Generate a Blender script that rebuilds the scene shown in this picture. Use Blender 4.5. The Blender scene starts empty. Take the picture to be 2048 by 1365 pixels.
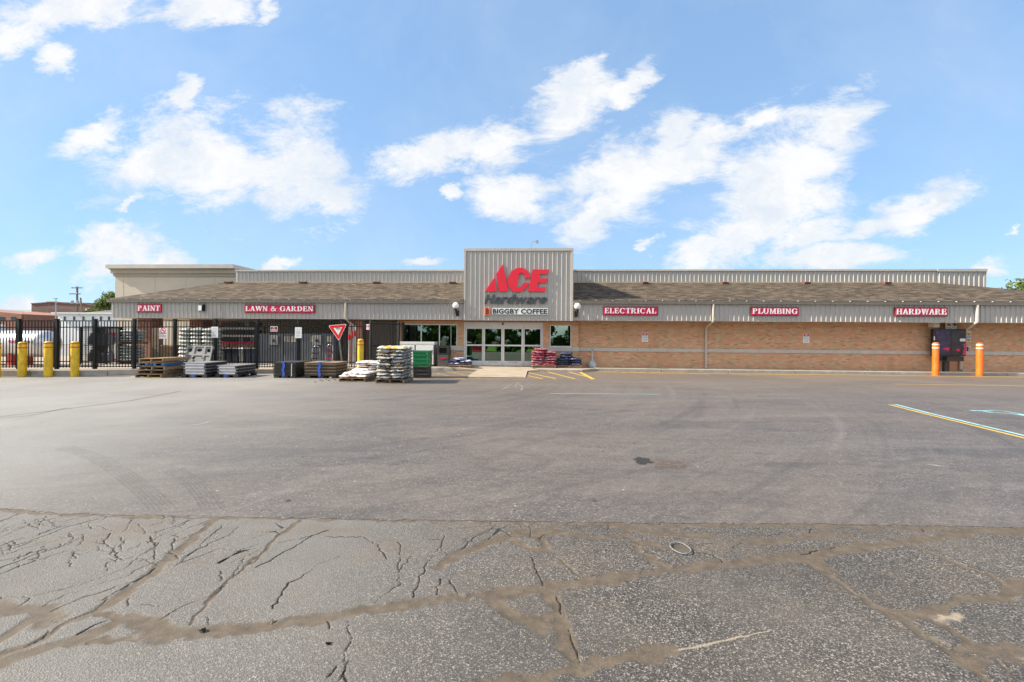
import bpy, bmesh, math, random
import numpy as np
from mathutils import Vector, Matrix

R = math.radians
C = bpy.context.scene.collection
SC = bpy.context.scene
random.seed(7)
RNG = np.random.default_rng(11)

# ------------------------------------------------------------------ camera
H_EYE, FPX, HOR = 1.6, 910.2, 674.5
YAW, ROLL = R(3.4), R(0.45)
Fv = Vector((-math.sin(YAW), math.cos(YAW), 0))
R0 = Vector((math.cos(YAW), math.sin(YAW), 0))
U0 = Vector((0, 0, 1))
Rv = R0 * math.cos(ROLL) + U0 * math.sin(ROLL)
Uv = U0 * math.cos(ROLL) - R0 * math.sin(ROLL)
CAM = Vector((0, 0, H_EYE))
cam = bpy.data.cameras.new('camera')
cam.sensor_width = 36.0
cam.sensor_fit = 'HORIZONTAL'
cam.lens = 36.0 * FPX / 2048.0
cam.shift_y = -(682.5 - HOR) / 2048.0
cam.clip_start, cam.clip_end = 0.05, 3000
cam_ob = bpy.data.objects.new('camera', cam)
C.objects.link(cam_ob)
m = Matrix((Rv, Uv, -Fv)).transposed().to_4x4()
m.translation = CAM
cam_ob.matrix_world = m
SC.camera = cam_ob

# ------------------------------------------------------------------ light, sky, exposure
SUN_EL = R(35)
SUN_DIR = Vector((-math.cos(SUN_EL), -0.115, math.sin(SUN_EL))).normalized()   # towards the sun
sun = bpy.data.lights.new('sun', 'SUN')
sun.energy, sun.angle, sun.color = 3.55, R(0.5), (1.0, 0.905, 0.775)
sun_ob = bpy.data.objects.new('sun', sun)
C.objects.link(sun_ob)
sun_ob.rotation_euler = SUN_DIR.to_track_quat('Z', 'Y').to_euler()

SC.view_settings.view_transform = 'Standard'
SC.view_settings.look = 'None'
SC.view_settings.gamma = 1.0
SC.view_settings.exposure = 1.55
SKY_STRENGTH = 0.10

def ray(px, py):
    return Fv + Rv * ((px - 1024) / FPX) + Uv * ((HOR - py) / FPX)
def at(px, py, Y):
    d = ray(px, py); return CAM + d * ((Y - CAM.y) / d.y)
def G(px, py, z=0.0):
    d = ray(px, py); return CAM + d * ((z - CAM.z) / d.z)
def dep(px, py, depth):
    return CAM + ray(px, py) * depth
def X_(px, Y, py=674.5):
    return at(px, py, Y).x
def Z_(px, py, Y):
    return at(px, py, Y).z

world = bpy.data.worlds.new("World")
SC.world = world
world.use_nodes = True
nt = world.node_tree
nt.nodes.clear()
def wn(t, **k):
    n = nt.nodes.new(t)
    for a, b in k.items(): setattr(n, a, b)
    return n
def wl(a, b): nt.links.new(a, b)
sky = wn('ShaderNodeTexSky', sky_type='NISHITA', sun_disc=False)
sky.sun_elevation = SUN_EL
sky.sun_rotation = math.atan2(SUN_DIR.x, SUN_DIR.y)
sky.air_density, sky.dust_density, sky.ozone_density, sky.altitude = 1.0, 0.0, 4.0, 100
tc = wn('ShaderNodeTexCoord')
sep = wn('ShaderNodeSeparateXYZ'); wl(tc.outputs['Generated'], sep.inputs[0])
ymax = wn('ShaderNodeMath', operation='MAXIMUM'); wl(sep.outputs[1], ymax.inputs[0]); ymax.inputs[1].default_value = 0.06
du = wn('ShaderNodeMath', operation='DIVIDE'); wl(sep.outputs[0], du.inputs[0]); wl(ymax.outputs[0], du.inputs[1])
dv = wn('ShaderNodeMath', operation='DIVIDE'); wl(sep.outputs[2], dv.inputs[0]); wl(ymax.outputs[0], dv.inputs[1])
uv = wn('ShaderNodeCombineXYZ'); wl(du.outputs[0], uv.inputs[0]); wl(dv.outputs[0], uv.inputs[1])
# wind-torn edges: displace the cloud plane by noise
def wnoise(scale, detail, rough, src=None, dist=0.0):
    n = wn('ShaderNodeTexNoise'); n.inputs['Scale'].default_value = scale
    n.inputs['Detail'].default_value = detail; n.inputs['Roughness'].default_value = rough
    n.inputs['Distortion'].default_value = dist
    wl(src or uv.outputs[0], n.inputs['Vector']); return n
strk = wn('ShaderNodeMapping'); strk.inputs['Rotation'].default_value = (0, 0, R(-32)); strk.inputs['Scale'].default_value = (.62, 1.35, 1); wl(uv.outputs[0], strk.inputs['Vector'])
wob = wnoise(4.5, 8, 0.66, strk.outputs[0])
wsub = wn('ShaderNodeVectorMath', operation='SUBTRACT'); wl(wob.outputs['Color'], wsub.inputs[0]); wsub.inputs[1].default_value = (.5, .5, .5)
wsc = wn('ShaderNodeVectorMath', operation='SCALE'); wl(wsub.outputs[0], wsc.inputs[0]); wsc.inputs['Scale'].default_value = 0.20
wad = wn('ShaderNodeVectorMath', operation='ADD'); wl(uv.outputs[0], wad.inputs[0]); wl(wsc.outputs[0], wad.inputs[1])
# clouds: where each bank hangs, as centre, half length, half height (photo pixels turned into directions) and tilt in degrees
BANKS = [(470, 325, 275, 100, -6), (620, 345, 105, 85, -10), (300, 325, 130, 62, 20), (585, 335, 150, 110, -20), (368, 205, 32, 50, 0), (190, 262, 95, 34, 15),
         (650, 390, 80, 55, -30), (265, 398, 34, 12, 15), (150, 15, 190, 52, 0), (20, 80, 100, 46, 10), (118, 124, 44, 36, 0), (420, 10, 120, 32, 0),
         (235, 492, 112, 66, 0), (60, 505, 66, 26, 8), (335, 520, 66, 46, 0), (30, 610, 90, 26, 0), (220, 540, 90, 30, 0),
         (860, 305, 150, 42, 14), (1010, 275, 110, 50, 14), (1140, 215, 105, 62, 48), (1250, 172, 62, 24, 30), (1165, 145, 48, 26, 35),
         (1010, 392, 88, 40, 0), (895, 385, 22, 14, 0), (1240, 350, 150, 88, 30), (1175, 440, 96, 52, 55), (1400, 300, 150, 46, 20), (1350, 265, 70, 46, 40),
         (1500, 250, 40, 22, 30), (1560, 365, 200, 100, 44), (1660, 255, 110, 52, 32), (1490, 465, 130, 62, 28), (1400, 510, 90, 34, 25), (1620, 470, 90, 32, 30),
         (1820, 412, 120, 36, 22), (1720, 452, 70, 24, 25), (1650, 522, 130, 30, 6), (850, 530, 48, 16, 5), (548, 526, 40, 14, 15), (1300, 497, 16, 10, 30),
         (2000, 528, 40, 22, 15), (528, 12, 22, 30, 70), (2045, 455, 12, 12, 0)]
prev = None
for (bx, by, rx, ry, an) in BANKS:
    d = ray(bx, by)
    mp = wn('ShaderNodeMapping', vector_type='TEXTURE')
    mp.inputs['Location'].default_value = (d.x / d.y, d.z / d.y, 0)
    mp.inputs['Rotation'].default_value = (0, 0, R(an))
    mp.inputs['Scale'].default_value = (rx * 1.20 / FPX, ry * 1.24 / FPX, 1)
    wl(wad.outputs[0], mp.inputs['Vector'])
    ln = wn('ShaderNodeVectorMath', operation='LENGTH'); wl(mp.outputs[0], ln.inputs[0])
    if prev is None: prev = ln.outputs['Value']
    else:
        mn = wn('ShaderNodeMath', operation='SMOOTH_MIN'); wl(prev, mn.inputs[0]); wl(ln.outputs['Value'], mn.inputs[1]); mn.inputs[2].default_value = 0.12
        prev = mn.outputs[0]
fb = wnoise(7.5, 14, 0.73, strk.outputs[0], dist=0.35)
fb2 = wnoise(2.6, 6, 0.6, dist=0.3)
def wm(op, a, b=None, c=None, clamp=False):
    n = wn('ShaderNodeMath', operation=op, use_clamp=clamp)
    for i, q in enumerate((a, b, c)):
        if q is None: continue
        if isinstance(q, (int, float)): n.inputs[i].default_value = q
        else: wl(q, n.inputs[i])
    return n.outputs[0]
body = wm('SUBTRACT', 1.0, prev)
dens = wm('ADD', body, wm('MULTIPLY', wm('SUBTRACT', fb.outputs['Fac'], 0.495), 2.5))
mr = wn('ShaderNodeMapRange', interpolation_type='SMOOTHSTEP'); wl(dens, mr.inputs[0])
mr.inputs[1].default_value, mr.inputs[2].default_value = -0.04, 0.68
front = wn('ShaderNodeMapRange'); wl(sep.outputs[1], front.inputs[0]); front.inputs[1].default_value, front.inputs[2].default_value = 0.08, 0.2
above = wn('ShaderNodeMapRange'); wl(sep.outputs[2], above.inputs[0]); above.inputs[1].default_value, above.inputs[2].default_value = -0.01, 0.03
cm = wm('MULTIPLY', wm('MULTIPLY', mr.outputs[0], front.outputs[0]), above.outputs[0])
veil = wn('ShaderNodeMapRange'); wl(fb2.outputs['Fac'], veil.inputs[0]); veil.inputs[1].default_value, veil.inputs[2].default_value = 0.42, 0.8
veil.inputs[3].default_value, veil.inputs[4].default_value = 0.0, 0.22
cm2 = wm('MAXIMUM', wm('MULTIPLY', cm, 0.97), wm('MULTIPLY', wm('MULTIPLY', veil.outputs[0], front.outputs[0]), above.outputs[0]))
skyg = wn('ShaderNodeMix', data_type='RGBA', blend_type='MULTIPLY'); skyg.inputs[0].default_value = 1.0
gam = wn('ShaderNodeGamma'); gam.inputs[1].default_value = 0.36; wl(sky.outputs[0], gam.inputs[0])
wl(gam.outputs[0], skyg.inputs[6]); skyg.inputs[7].default_value = (1.09, 1.49, 1.95, 1)
CLOUD = 0.338 / SKY_STRENGTH
cl = wn('ShaderNodeMix', data_type='RGBA'); wl(cm2, cl.inputs[0]); wl(skyg.outputs[2], cl.inputs[6])
ctone = wn('ShaderNodeMapRange', interpolation_type='SMOOTHSTEP'); wl(wnoise(5.0, 9, 0.7, wad.outputs[0]).outputs['Fac'], ctone.inputs[0]); ctone.inputs[1].default_value, ctone.inputs[2].default_value = 0.40, 0.66
ccol = wn('ShaderNodeMix', data_type='RGBA'); wl(ctone.outputs[0], ccol.inputs[0]); ccol.inputs[6].default_value = (CLOUD * 1.02, CLOUD * 1.02, CLOUD * 1.02, 1); ccol.inputs[7].default_value = (CLOUD * .80, CLOUD * .87, CLOUD * .96, 1)  # grey-blue mixed into the clouds as painted self-shadow
wl(ccol.outputs[2], cl.inputs[7])
bg = wn('ShaderNodeBackground'); bg.inputs['Strength'].default_value = SKY_STRENGTH
# bright cloud added in the unseen sky behind the viewpoint to lift the shaded front
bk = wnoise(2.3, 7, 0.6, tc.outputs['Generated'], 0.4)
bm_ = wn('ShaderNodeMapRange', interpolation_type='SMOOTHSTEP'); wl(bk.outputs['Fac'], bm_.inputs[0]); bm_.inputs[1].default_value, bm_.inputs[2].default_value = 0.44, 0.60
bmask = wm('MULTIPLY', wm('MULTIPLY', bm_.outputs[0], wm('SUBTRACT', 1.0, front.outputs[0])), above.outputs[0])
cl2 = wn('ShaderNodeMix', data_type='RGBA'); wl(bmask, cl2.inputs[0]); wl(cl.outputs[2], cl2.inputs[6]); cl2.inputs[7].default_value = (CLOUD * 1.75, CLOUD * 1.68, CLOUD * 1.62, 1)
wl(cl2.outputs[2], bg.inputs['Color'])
wo = wn('ShaderNodeOutputWorld'); wl(bg.outputs[0], wo.inputs[0])
world.cycles.sampling_method = 'MANUAL'
world.cycles.sample_map_resolution = 512

# ------------------------------------------------------------------ materials
MATS = {}
class NT:
    def __init__(s, name):
        s.m = bpy.data.materials.new(name); s.m.use_nodes = True
        s.t = s.m.node_tree; s.b = s.t.nodes['Principled BSDF']
    def n(s, t, **k):
        n = s.t.nodes.new(t)
        for a, b in k.items(): setattr(n, a, b)
        return n
    def l(s, a, b): s.t.links.new(a, b)
    def math(s, op, a, b=None, c=None, clamp=False):
        n = s.n('ShaderNodeMath', operation=op, use_clamp=clamp)
        for i, q in enumerate((a, b, c)):
            if q is None: continue
            if isinstance(q, (int, float)): n.inputs[i].default_value = q
            else: s.l(q, n.inputs[i])
        return n.outputs[0]
    def noise(s, scale, detail=3, rough=.55, vec=None, dist=0):
        n = s.n('ShaderNodeTexNoise'); n.inputs['Scale'].default_value = scale
        n.inputs['Detail'].default_value = detail; n.inputs['Roughness'].default_value = rough; n.inputs['Distortion'].default_value = dist
        if vec is not None: s.l(vec, n.inputs['Vector'])
        return n.outputs['Fac']
    def pos(s, scale=(1, 1, 1), obj=False, rot=0):
        if obj: src = s.n('ShaderNodeTexCoord').outputs['Object']
        else: src = s.n('ShaderNodeNewGeometry').outputs['Position']
        mp = s.n('ShaderNodeMapping'); mp.inputs['Scale'].default_value = scale; mp.inputs['Rotation'].default_value = (0, 0, rot)
        s.l(src, mp.inputs['Vector']); return mp.outputs[0]
    def rng(s, v, a, b, c=0., d=1., smooth=False):
        n = s.n('ShaderNodeMapRange', interpolation_type='SMOOTHSTEP' if smooth else 'LINEAR'); s.l(v, n.inputs[0])
        for i, q in enumerate((a, b, c, d)): n.inputs[i + 1].default_value = q
        return n.outputs[0]
    def mix(s, f, a, b, mode='MIX'):
        n = s.n('ShaderNodeMix', data_type='RGBA', blend_type=mode)
        if isinstance(f, (int, float)): n.inputs[0].default_value = f
        else: s.l(f, n.inputs[0])
        for i, q in ((6, a), (7, b)):
            if isinstance(q, tuple): n.inputs[i].default_value = (*q, 1) if len(q) == 3 else q
            else: s.l(q, n.inputs[i])
        return n.outputs[2]
    def ramp(s, v, stops):
        n = s.n('ShaderNodeValToRGB'); s.l(v, n.inputs[0])
        e = n.color_ramp.elements
        while len(e) < len(stops): e.new(0.5)
        for i, (p, c) in enumerate(stops): e[i].position = p; e[i].color = (*c, 1)
        return n.outputs[0]
    def bump(s, h, strength=.3, dist=.01):
        n = s.n('ShaderNodeBump'); n.inputs['Strength'].default_value = strength; n.inputs['Distance'].default_value = dist
        s.l(h, n.inputs['Height']); s.l(n.outputs[0], s.b.inputs['Normal'])
    def done(s, col=None, rough=.6, metal=0., spec=.5):
        if col is not None:
            if isinstance(col, tuple): s.b.inputs['Base Color'].default_value = (*col, 1)
            else: s.l(col, s.b.inputs['Base Color'])
        if isinstance(rough, (int, float)): s.b.inputs['Roughness'].default_value = rough
        else: s.l(rough, s.b.inputs['Roughness'])
        s.b.inputs['Metallic'].default_value = metal
        s.b.inputs['Specular IOR Level'].default_value = spec
        return s.m

def paint(name, col, rough=.5, var=.25, scale=6., metal=0., spec=.5, stretch=(1, 1, 1), chips=None):
    """a worn paint / plastic: colour broken by two scales of noise"""
    if name in MATS: return MATS[name]
    t = NT(name)
    f = t.noise(scale, 5, .6, t.pos(stretch)); g = t.noise(scale * 9, 3, .6, t.pos(stretch))
    a = t.mix(t.rng(f, .35, .7), tuple(c * (1 - var) for c in col), tuple(min(1, c * (1 + var * .5)) for c in col))
    a = t.mix(t.math('MULTIPLY', t.rng(g, .45, .75), min(.35, var * 2)), a, tuple(c * (1 - var) for c in col))
    if chips: a = t.mix(t.math('MULTIPLY', t.rng(t.noise(14, 7, .75, t.pos((1, 1, .7))), .60, .66), .8), a, chips)
    MATS[name] = t.done(a, t.rng(f, .3, .7, rough - .08, min(1, rough + .12)), metal, spec)
    return MATS[name]

def brick_mat(name, stops, mortar):
    t = NT(name)
    p = t.n('ShaderNodeNewGeometry').outputs['Position']
    sp = t.n('ShaderNodeSeparateXYZ'); t.l(p, sp.inputs[0])
    u = t.math('ADD', sp.outputs[0], sp.outputs[1])
    rowf = t.math('DIVIDE', sp.outputs[2], .067); row = t.math('FLOOR', rowf)
    off = t.math('MULTIPLY', t.math('MODULO', row, 2.0), .5)
    colf = t.math('ADD', t.math('DIVIDE', u, .205), off); col = t.math('FLOOR', colf)
    cv = t.n('ShaderNodeCombineXYZ'); t.l(col, cv.inputs[0]); t.l(row, cv.inputs[1])
    w = t.n('ShaderNodeTexWhiteNoise', noise_dimensions='2D'); t.l(cv.outputs[0], w.inputs['Vector'])
    c = t.ramp(w.outputs['Value'], stops)
    big = t.noise(.55, 4, .6, p); c = t.mix(t.rng(big, .4, .75, 0, .25), c, tuple(v * .72 for v in stops[2][1]))
    c = t.mix(t.rng(t.noise(1.3, 7, .7, t.pos((.7, .7, 1.1))), .57, .74, 0, .25), c, (.60, .50, .39)); c = t.mix(t.rng(t.noise(.9, 6, .7, t.pos((1.6, 1.6, .35))), .56, .74, 0, .5), c, tuple(v * .5 for v in stops[2][1]))
    fr = t.math('SUBTRACT', rowf, row); fc = t.math('SUBTRACT', colf, col)
    mk = t.math('MAXIMUM', t.math('LESS_THAN', fr, .15), t.math('LESS_THAN', fc, .05))
    c = t.mix(mk, c, mortar)
    t.bump(t.math('ADD', t.math('MULTIPLY', mk, -1.0), t.math('MULTIPLY', t.noise(60, 3, .6, p), .4)), .5, .008)
    return t.done(c, .85, 0, .25)
M_brick = brick_mat('brick', [(0, (.66, .24, .13)), (.25, (.58, .29, .15)), (.5, (.49, .32, .165)), (.75, (.65, .385, .225)), (1, (.36, .20, .115))], (.58, .46, .34))
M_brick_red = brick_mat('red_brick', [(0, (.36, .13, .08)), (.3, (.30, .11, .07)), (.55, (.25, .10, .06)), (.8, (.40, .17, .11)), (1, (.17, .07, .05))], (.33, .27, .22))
M_brick_far = brick_mat('old_brick', [(0, (.20, .12, .10)), (.3, (.17, .11, .09)), (.55, (.15, .10, .085)), (.8, (.22, .14, .115)), (1, (.10, .07, .06))], (.2, .16, .14))
M_soldier = paint('soldier_brick', (.52, .21, .09), .85, .45, 9., spec=.2, stretch=(2.0, 2.0, .3))
M_siding = paint('taupe_metal_siding', (.425, .40, .37), .42, .05, 1.3, stretch=(1, 1, .25))
M_trim = paint('taupe_metal_trim', (.48, .44, .39), .38, .10, 2.)
M_gutter = paint('brown_gutter', (.26, .23, .19), .4, .14, 3.)
M_downspout = paint('beige_downspout', (.52, .47, .40), .4, .10, 3.)
M_stucco = paint('tan_stucco', (.50, .455, .375), .9, .07, .8, spec=.2)
M_cornice = paint('dark_tan_cornice', (.36, .325, .265), .85, .10, 2., spec=.2)
M_ledge = paint('limestone', (.50, .465, .41), .8, .12, 3., spec=.25)
M_soffit = paint('cream_soffit', (.55, .48, .36), .7, .1, 2.)
M_alu = paint('white_aluminium', (.66, .65, .62), .35, .06, 3.)
M_concrete = paint('sidewalk_concrete', (.40, .35, .29), .85, .18, 2.2, spec=.25)
M_curb = paint('curb_concrete', (.36, .33, .28), .85, .25, 4., spec=.25)
M_apron = paint('apron_concrete', (.355, .295, .225), .85, .12, 1.6, spec=.25)
M_black = paint('black_metal', (.013, .014, .015), .5, .3, 8., spec=.3)
M_blackp = paint('black_plastic', (.025, .024, .023), .5, .35, 6.)
M_dark = paint('dark_interior', (.035, .03, .026), .9, .3, 2., spec=.1)
M_inner = paint('interior_drywall', (.30, .29, .27), .9, .1, 2.)
M_yellow = paint('yellow_bollard_paint', (.72, .46, .012), .45, .32, 9., stretch=(1, 1, .4), chips=(.34, .24, .09))
M_orange = paint('orange_bollard_sleeve', (.85, .155, .010), .42, .22, 9., stretch=(1, 1, .4), chips=(.50, .17, .07))
M_redtape = paint('red_tape', (.50, .05, .03), .4, .1, 6.)
M_white = paint('white_paint', (.78, .78, .76), .4, .06, 5.)
M_paper = paint('white_paper', (.70, .71, .70), .7, .08, 9.)
M_red = paint('sign_red', (.56, .010, .07), .4, .05, 3.)
M_signred = paint('traffic_red', (.66, .012, .012), .3, .05, 3.)
M_logo = paint('logo_red', (.70, .012, .035), .35, .04, 2.)
M_greytxt = paint('slate_grey_letters', (.052, .058, .068), .4, .08, 4.)
M_letter = paint('pale_lettering', (.76, .75, .77), .4, .05, 6.)
M_ink = paint('black_ink', (.012, .013, .018), .4, .1, 6.)
M_inkgrey = paint('grey_ink', (.22, .22, .24), .5, .1, 6.)
M_logo_orange = paint('logo_orange', (.72, .20, .055), .4, .06, 4.)
M_logo_brown = paint('logo_dark_red', (.20, .014, .010), .4, .06, 4.)
M_chrome = paint('bright_steel', (.62, .63, .64), .16, .08, 6., metal=1.)
M_galv = paint('galvanised_steel', (.40, .41, .42), .4, .2, 8., metal=.8)
M_post = paint('green_grey_post', (.11, .125, .10), .55, .3, 8.)
M_greyp = paint('grey_cabinet_steel', (.115, .125, .14), .45, .15, 3.)
M_tank = paint('white_tank_enamel', (.66, .66, .66), .2, .06, 2., metal=.35)
M_wood = paint('pallet_wood', (.30, .20, .115), .85, .4, 7., spec=.2, stretch=(.5, 4, 4))
M_wood2 = paint('weathered_pallet_wood', (.22, .17, .12), .88, .4, 7., spec=.2, stretch=(.5, 4, 4))
M_woodtan = paint('fresh_pallet_wood', (.46, .31, .175), .85, .3, 7., spec=.2, stretch=(.5, 4, 4))
M_woodyel = paint('yellow_painted_wood', (.50, .34, .03), .7, .3, 7., stretch=(.5, 4, 4))
M_blue = paint('blue_painted_wood', (.03, .12, .32), .6, .35, 8.)
M_strap = paint('blue_strap', (.03, .10, .48), .4, .2, 9.)
M_green = paint('green_plastic', (.010, .20, .065), .4, .15, 5.)
M_greendark = paint('dark_green_plastic', (.005, .09, .03), .5, .15, 5.)
M_greypl = paint('light_grey_plastic', (.52, .53, .56), .5, .12, 5.)
M_midgrey = paint('mid_grey_plastic', (.20, .20, .195), .55, .15, 5.)
M_pal_dark = paint('dark_plastic_pallet', (.04, .038, .03), .6, .3, 7.)
M_pal_brown = paint('dusty_brown_pallet', (.24, .17, .105), .85, .35, 8.)
M_rock = paint('tan_concrete_block', (.42, .33, .22), .9, .25, 6., spec=.2)
M_bark = paint('bark', (.10, .075, .055), .9, .3, 8., spec=.2, stretch=(1, 1, .3))
M_roofgrey = paint('grey_shingle', (.14, .14, .14), .9, .2, 6., spec=.2)
M_house = paint('white_siding', (.74, .76, .75), .6, .06, 3.)
M_winglass = paint('dark_window', (.04, .05, .06), .15, .3, 3.)
M_carred = paint('red_car_paint', (.45, .012, .018), .2, .05, 2.)
M_rubber = paint('rubber', (.02, .02, .02), .8, .2, 6.)
M_shelf = paint('tan_shelf_edge', (.42, .36, .26), .7, .15, 5.)
M_globe = paint('opal_glass', (.82, .81, .78), .25, .03, 5.)

def glass_mat(name, tint, refl):
    t = NT(name); t.t.nodes.remove(t.b)
    tr = t.n('ShaderNodeBsdfTransparent'); tr.inputs[0].default_value = (*tint, 1)
    gl = t.n('ShaderNodeBsdfGlossy'); gl.inputs['Roughness'].default_value = .012; gl.inputs[0].default_value = (.80, 1.0, .82, 1)
    lw = t.n('ShaderNodeFresnel'); lw.inputs['IOR'].default_value = 1.5
    f = t.math('ADD', lw.outputs[0], refl, clamp=True)
    mx = t.n('ShaderNodeMixShader'); t.l(f, mx.inputs[0]); t.l(tr.outputs[0], mx.inputs[1]); t.l(gl.outputs[0], mx.inputs[2])
    t.l(mx.outputs[0], t.t.nodes['Material Output'].inputs[0]); return t.m
M_glass = glass_mat('store_glass', (.30, .36, .32), .20)

def shingles():
    t = NT('roof_shingles')
    p = t.n('ShaderNodeNewGeometry').outputs['Position']
    sp = t.n('ShaderNodeSeparateXYZ'); t.l(p, sp.inputs[0])
    rf = t.math('DIVIDE', sp.outputs[1], .14); row = t.math('FLOOR', rf)
    cf = t.math('ADD', t.math('DIVIDE', sp.outputs[0], .3), t.math('MULTIPLY', row, .37)); col = t.math('FLOOR', cf)
    cv = t.n('ShaderNodeCombineXYZ'); t.l(col, cv.inputs[0]); t.l(row, cv.inputs[1])
    w = t.n('ShaderNodeTexWhiteNoise', noise_dimensions='2D'); t.l(cv.outputs[0], w.inputs['Vector'])
    c = t.ramp(w.outputs['Value'], [(0, (.034, .025, .017)), (.35, (.064, .048, .033)), (.7, (.100, .075, .051)), (1, (.15, .115, .078))])
    big = t.noise(.45, 5, .62, t.pos((1, .5, 1)))
    c = t.mix(t.rng(big, .4, .72, 0, .5), c, (.072, .060, .044))
    moss = t.noise(1.7, 6, .65, p); c = t.mix(t.rng(moss, .58, .75, 0, .5), c, (.15, .12, .075))
    edge = t.math('LESS_THAN', t.math('SUBTRACT', rf, row), .12)
    c = t.mix(t.math('MULTIPLY', edge, .45), c, (.06, .05, .04))
    t.bump(t.math('ADD', w.outputs['Value'], t.noise(90, 2, .6, p)), .5, .01)
    return t.done(c, .92, 0, .2)
M_shingle = shingles()

def lot_mat():
    """the newer asphalt: smooth, dusty, scuffed"""
    t = NT('sealed_asphalt'); p = t.pos()
    v = t.n('ShaderNodeTexVoronoi'); v.inputs['Scale'].default_value = 85; t.l(p, v.inputs['Vector'])
    sp = t.n('ShaderNodeSeparateColor'); t.l(v.outputs['Color'], sp.inputs[0])
    c = t.ramp(sp.outputs[0], [(0, (.064, .056, .050)), (.6, (.087, .076, .067)), (.9, (.128, .113, .099)), (1, (.30, .275, .245))])
    a = t.noise(.22, 6, .6, t.pos((.55, 1.25, 1), rot=R(8)), .4)
    c = t.mix(t.rng(a, .40, .62, 0, .8), c, (.128, .107, .090))
    s2 = t.noise(1.1, 6, .65, t.pos((.35, 1.6, 1), rot=R(-5)), .3)
    c = t.mix(t.rng(s2, .5, .70, 0, .6), c, (.162, .139, .118))
    s3 = t.noise(.8, 7, .7, t.pos((.45, 1.4, 1), rot=R(14)), .8)
    c = t.mix(t.rng(s3, .52, .68, 0, .7), c, (.058, .053, .050))
    # sweeping smears of turning traffic: noise drawn out along circles
    sx_ = t.n('ShaderNodeSeparateXYZ'); t.l(p, sx_.inputs[0])
    for cx_, cy_, sc_, am_ in ((-9.0, 17.0, 2.2, .55), (7.0, 1.0, 1.7, .45)):
        ddx, ddy = t.math('SUBTRACT', sx_.outputs[0], cx_), t.math('SUBTRACT', sx_.outputs[1], cy_)
        rr_ = t.math('SQRT', t.math('ADD', t.math('MULTIPLY', ddx, ddx), t.math('MULTIPLY', ddy, ddy))); th_ = t.math('ARCTAN2', ddy, ddx)
        vv = t.n('ShaderNodeCombineXYZ'); t.l(t.math('MULTIPLY', rr_, sc_), vv.inputs[0]); t.l(t.math('MULTIPLY', th_, 1.4), vv.inputs[1])
        sw = t.noise(1.0, 5, .7, vv.outputs[0], .2)
        c = t.mix(t.rng(sw, .54, .70, 0, am_), c, (.052, .048, .046)); c = t.mix(t.rng(sw, .42, .30, 0, am_ * .7), c, (.19, .168, .15))
    m1 = t.noise(5.5, 12, .80, t.pos((1, 1.2, 1), rot=R(20)))
    m2 = t.noise(34, 6, .75, p)
    gm = t.math('ADD', t.math('MULTIPLY', t.rng(m1, .3, .7, -.26, .26), 1.0), t.rng(m2, .3, .7, -.24, .24))
    gv = t.n('ShaderNodeCombineColor'); gk = t.math('ADD', 1.0, gm)
    for i_ in range(3): t.l(gk, gv.inputs[i_])
    c = t.mix(1.0, c, gv.outputs[0], 'MULTIPLY')
    # pale scuffs and grit
    q = t.noise(3.2, 8, .75, t.pos((.8, 3.0, 1), rot=R(10)), .2)
    c = t.mix(t.rng(q, .655, .73, 0, .7), c, (.36, .32, .285))
    sp2 = t.n('ShaderNodeTexVoronoi', feature='F1'); sp2.inputs['Scale'].default_value = 5.5; t.l(p, sp2.inputs['Vector'])
    sel = t.n('ShaderNodeSeparateColor'); t.l(sp2.outputs['Color'], sel.inputs[0])
    dot = t.math('MULTIPLY', t.math('LESS_THAN', sp2.outputs['Distance'], t.math('MULTIPLY', sel.outputs[1], .10)), t.math('GREATER_THAN', sel.outputs[0], .80))
    c = t.mix(dot, c, (.34, .32, .30))
    dk = t.math('MULTIPLY', t.math('LESS_THAN', sp2.outputs['Distance'], t.math('MULTIPLY', sel.outputs[2], .12)), t.math('LESS_THAN', sel.outputs[0], .06))
    c = t.mix(dk, c, (.03, .03, .03))
    # tan dust towards the shop front; pale asphalt and painted-in sun glare on the left
    xyz = t.n('ShaderNodeSeparateXYZ'); t.l(p, xyz.inputs[0])
    d1 = t.math('MULTIPLY', t.rng(xyz.outputs[1], 9, 22, 0, 1, True), t.rng(t.noise(.5, 5, .6, t.pos((.4, 1.5, 1))), .32, .6, .35, .85))
    c = t.mix(t.math('MULTIPLY', d1, .85), c, (.178, .138, .104))
    d2 = t.math('MULTIPLY', t.rng(t.math('ADD', xyz.outputs[0], t.math('MULTIPLY', xyz.outputs[1], .12)), -1.0, -9.0, 0, 1, True), t.rng(t.noise(.35, 5, .6, p), .3, .6, .5, .9))
    c = t.mix(d2, c, (.265, .252, .224))
    t.bump(t.math('ADD', v.outputs['Distance'], t.math('MULTIPLY', t.noise(160, 2, .5, p), .6)), .35, .006)
    return t.done(c, t.rng(a, .3, .7, .52, .70), 0, .5)
M_lot = lot_mat()

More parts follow.
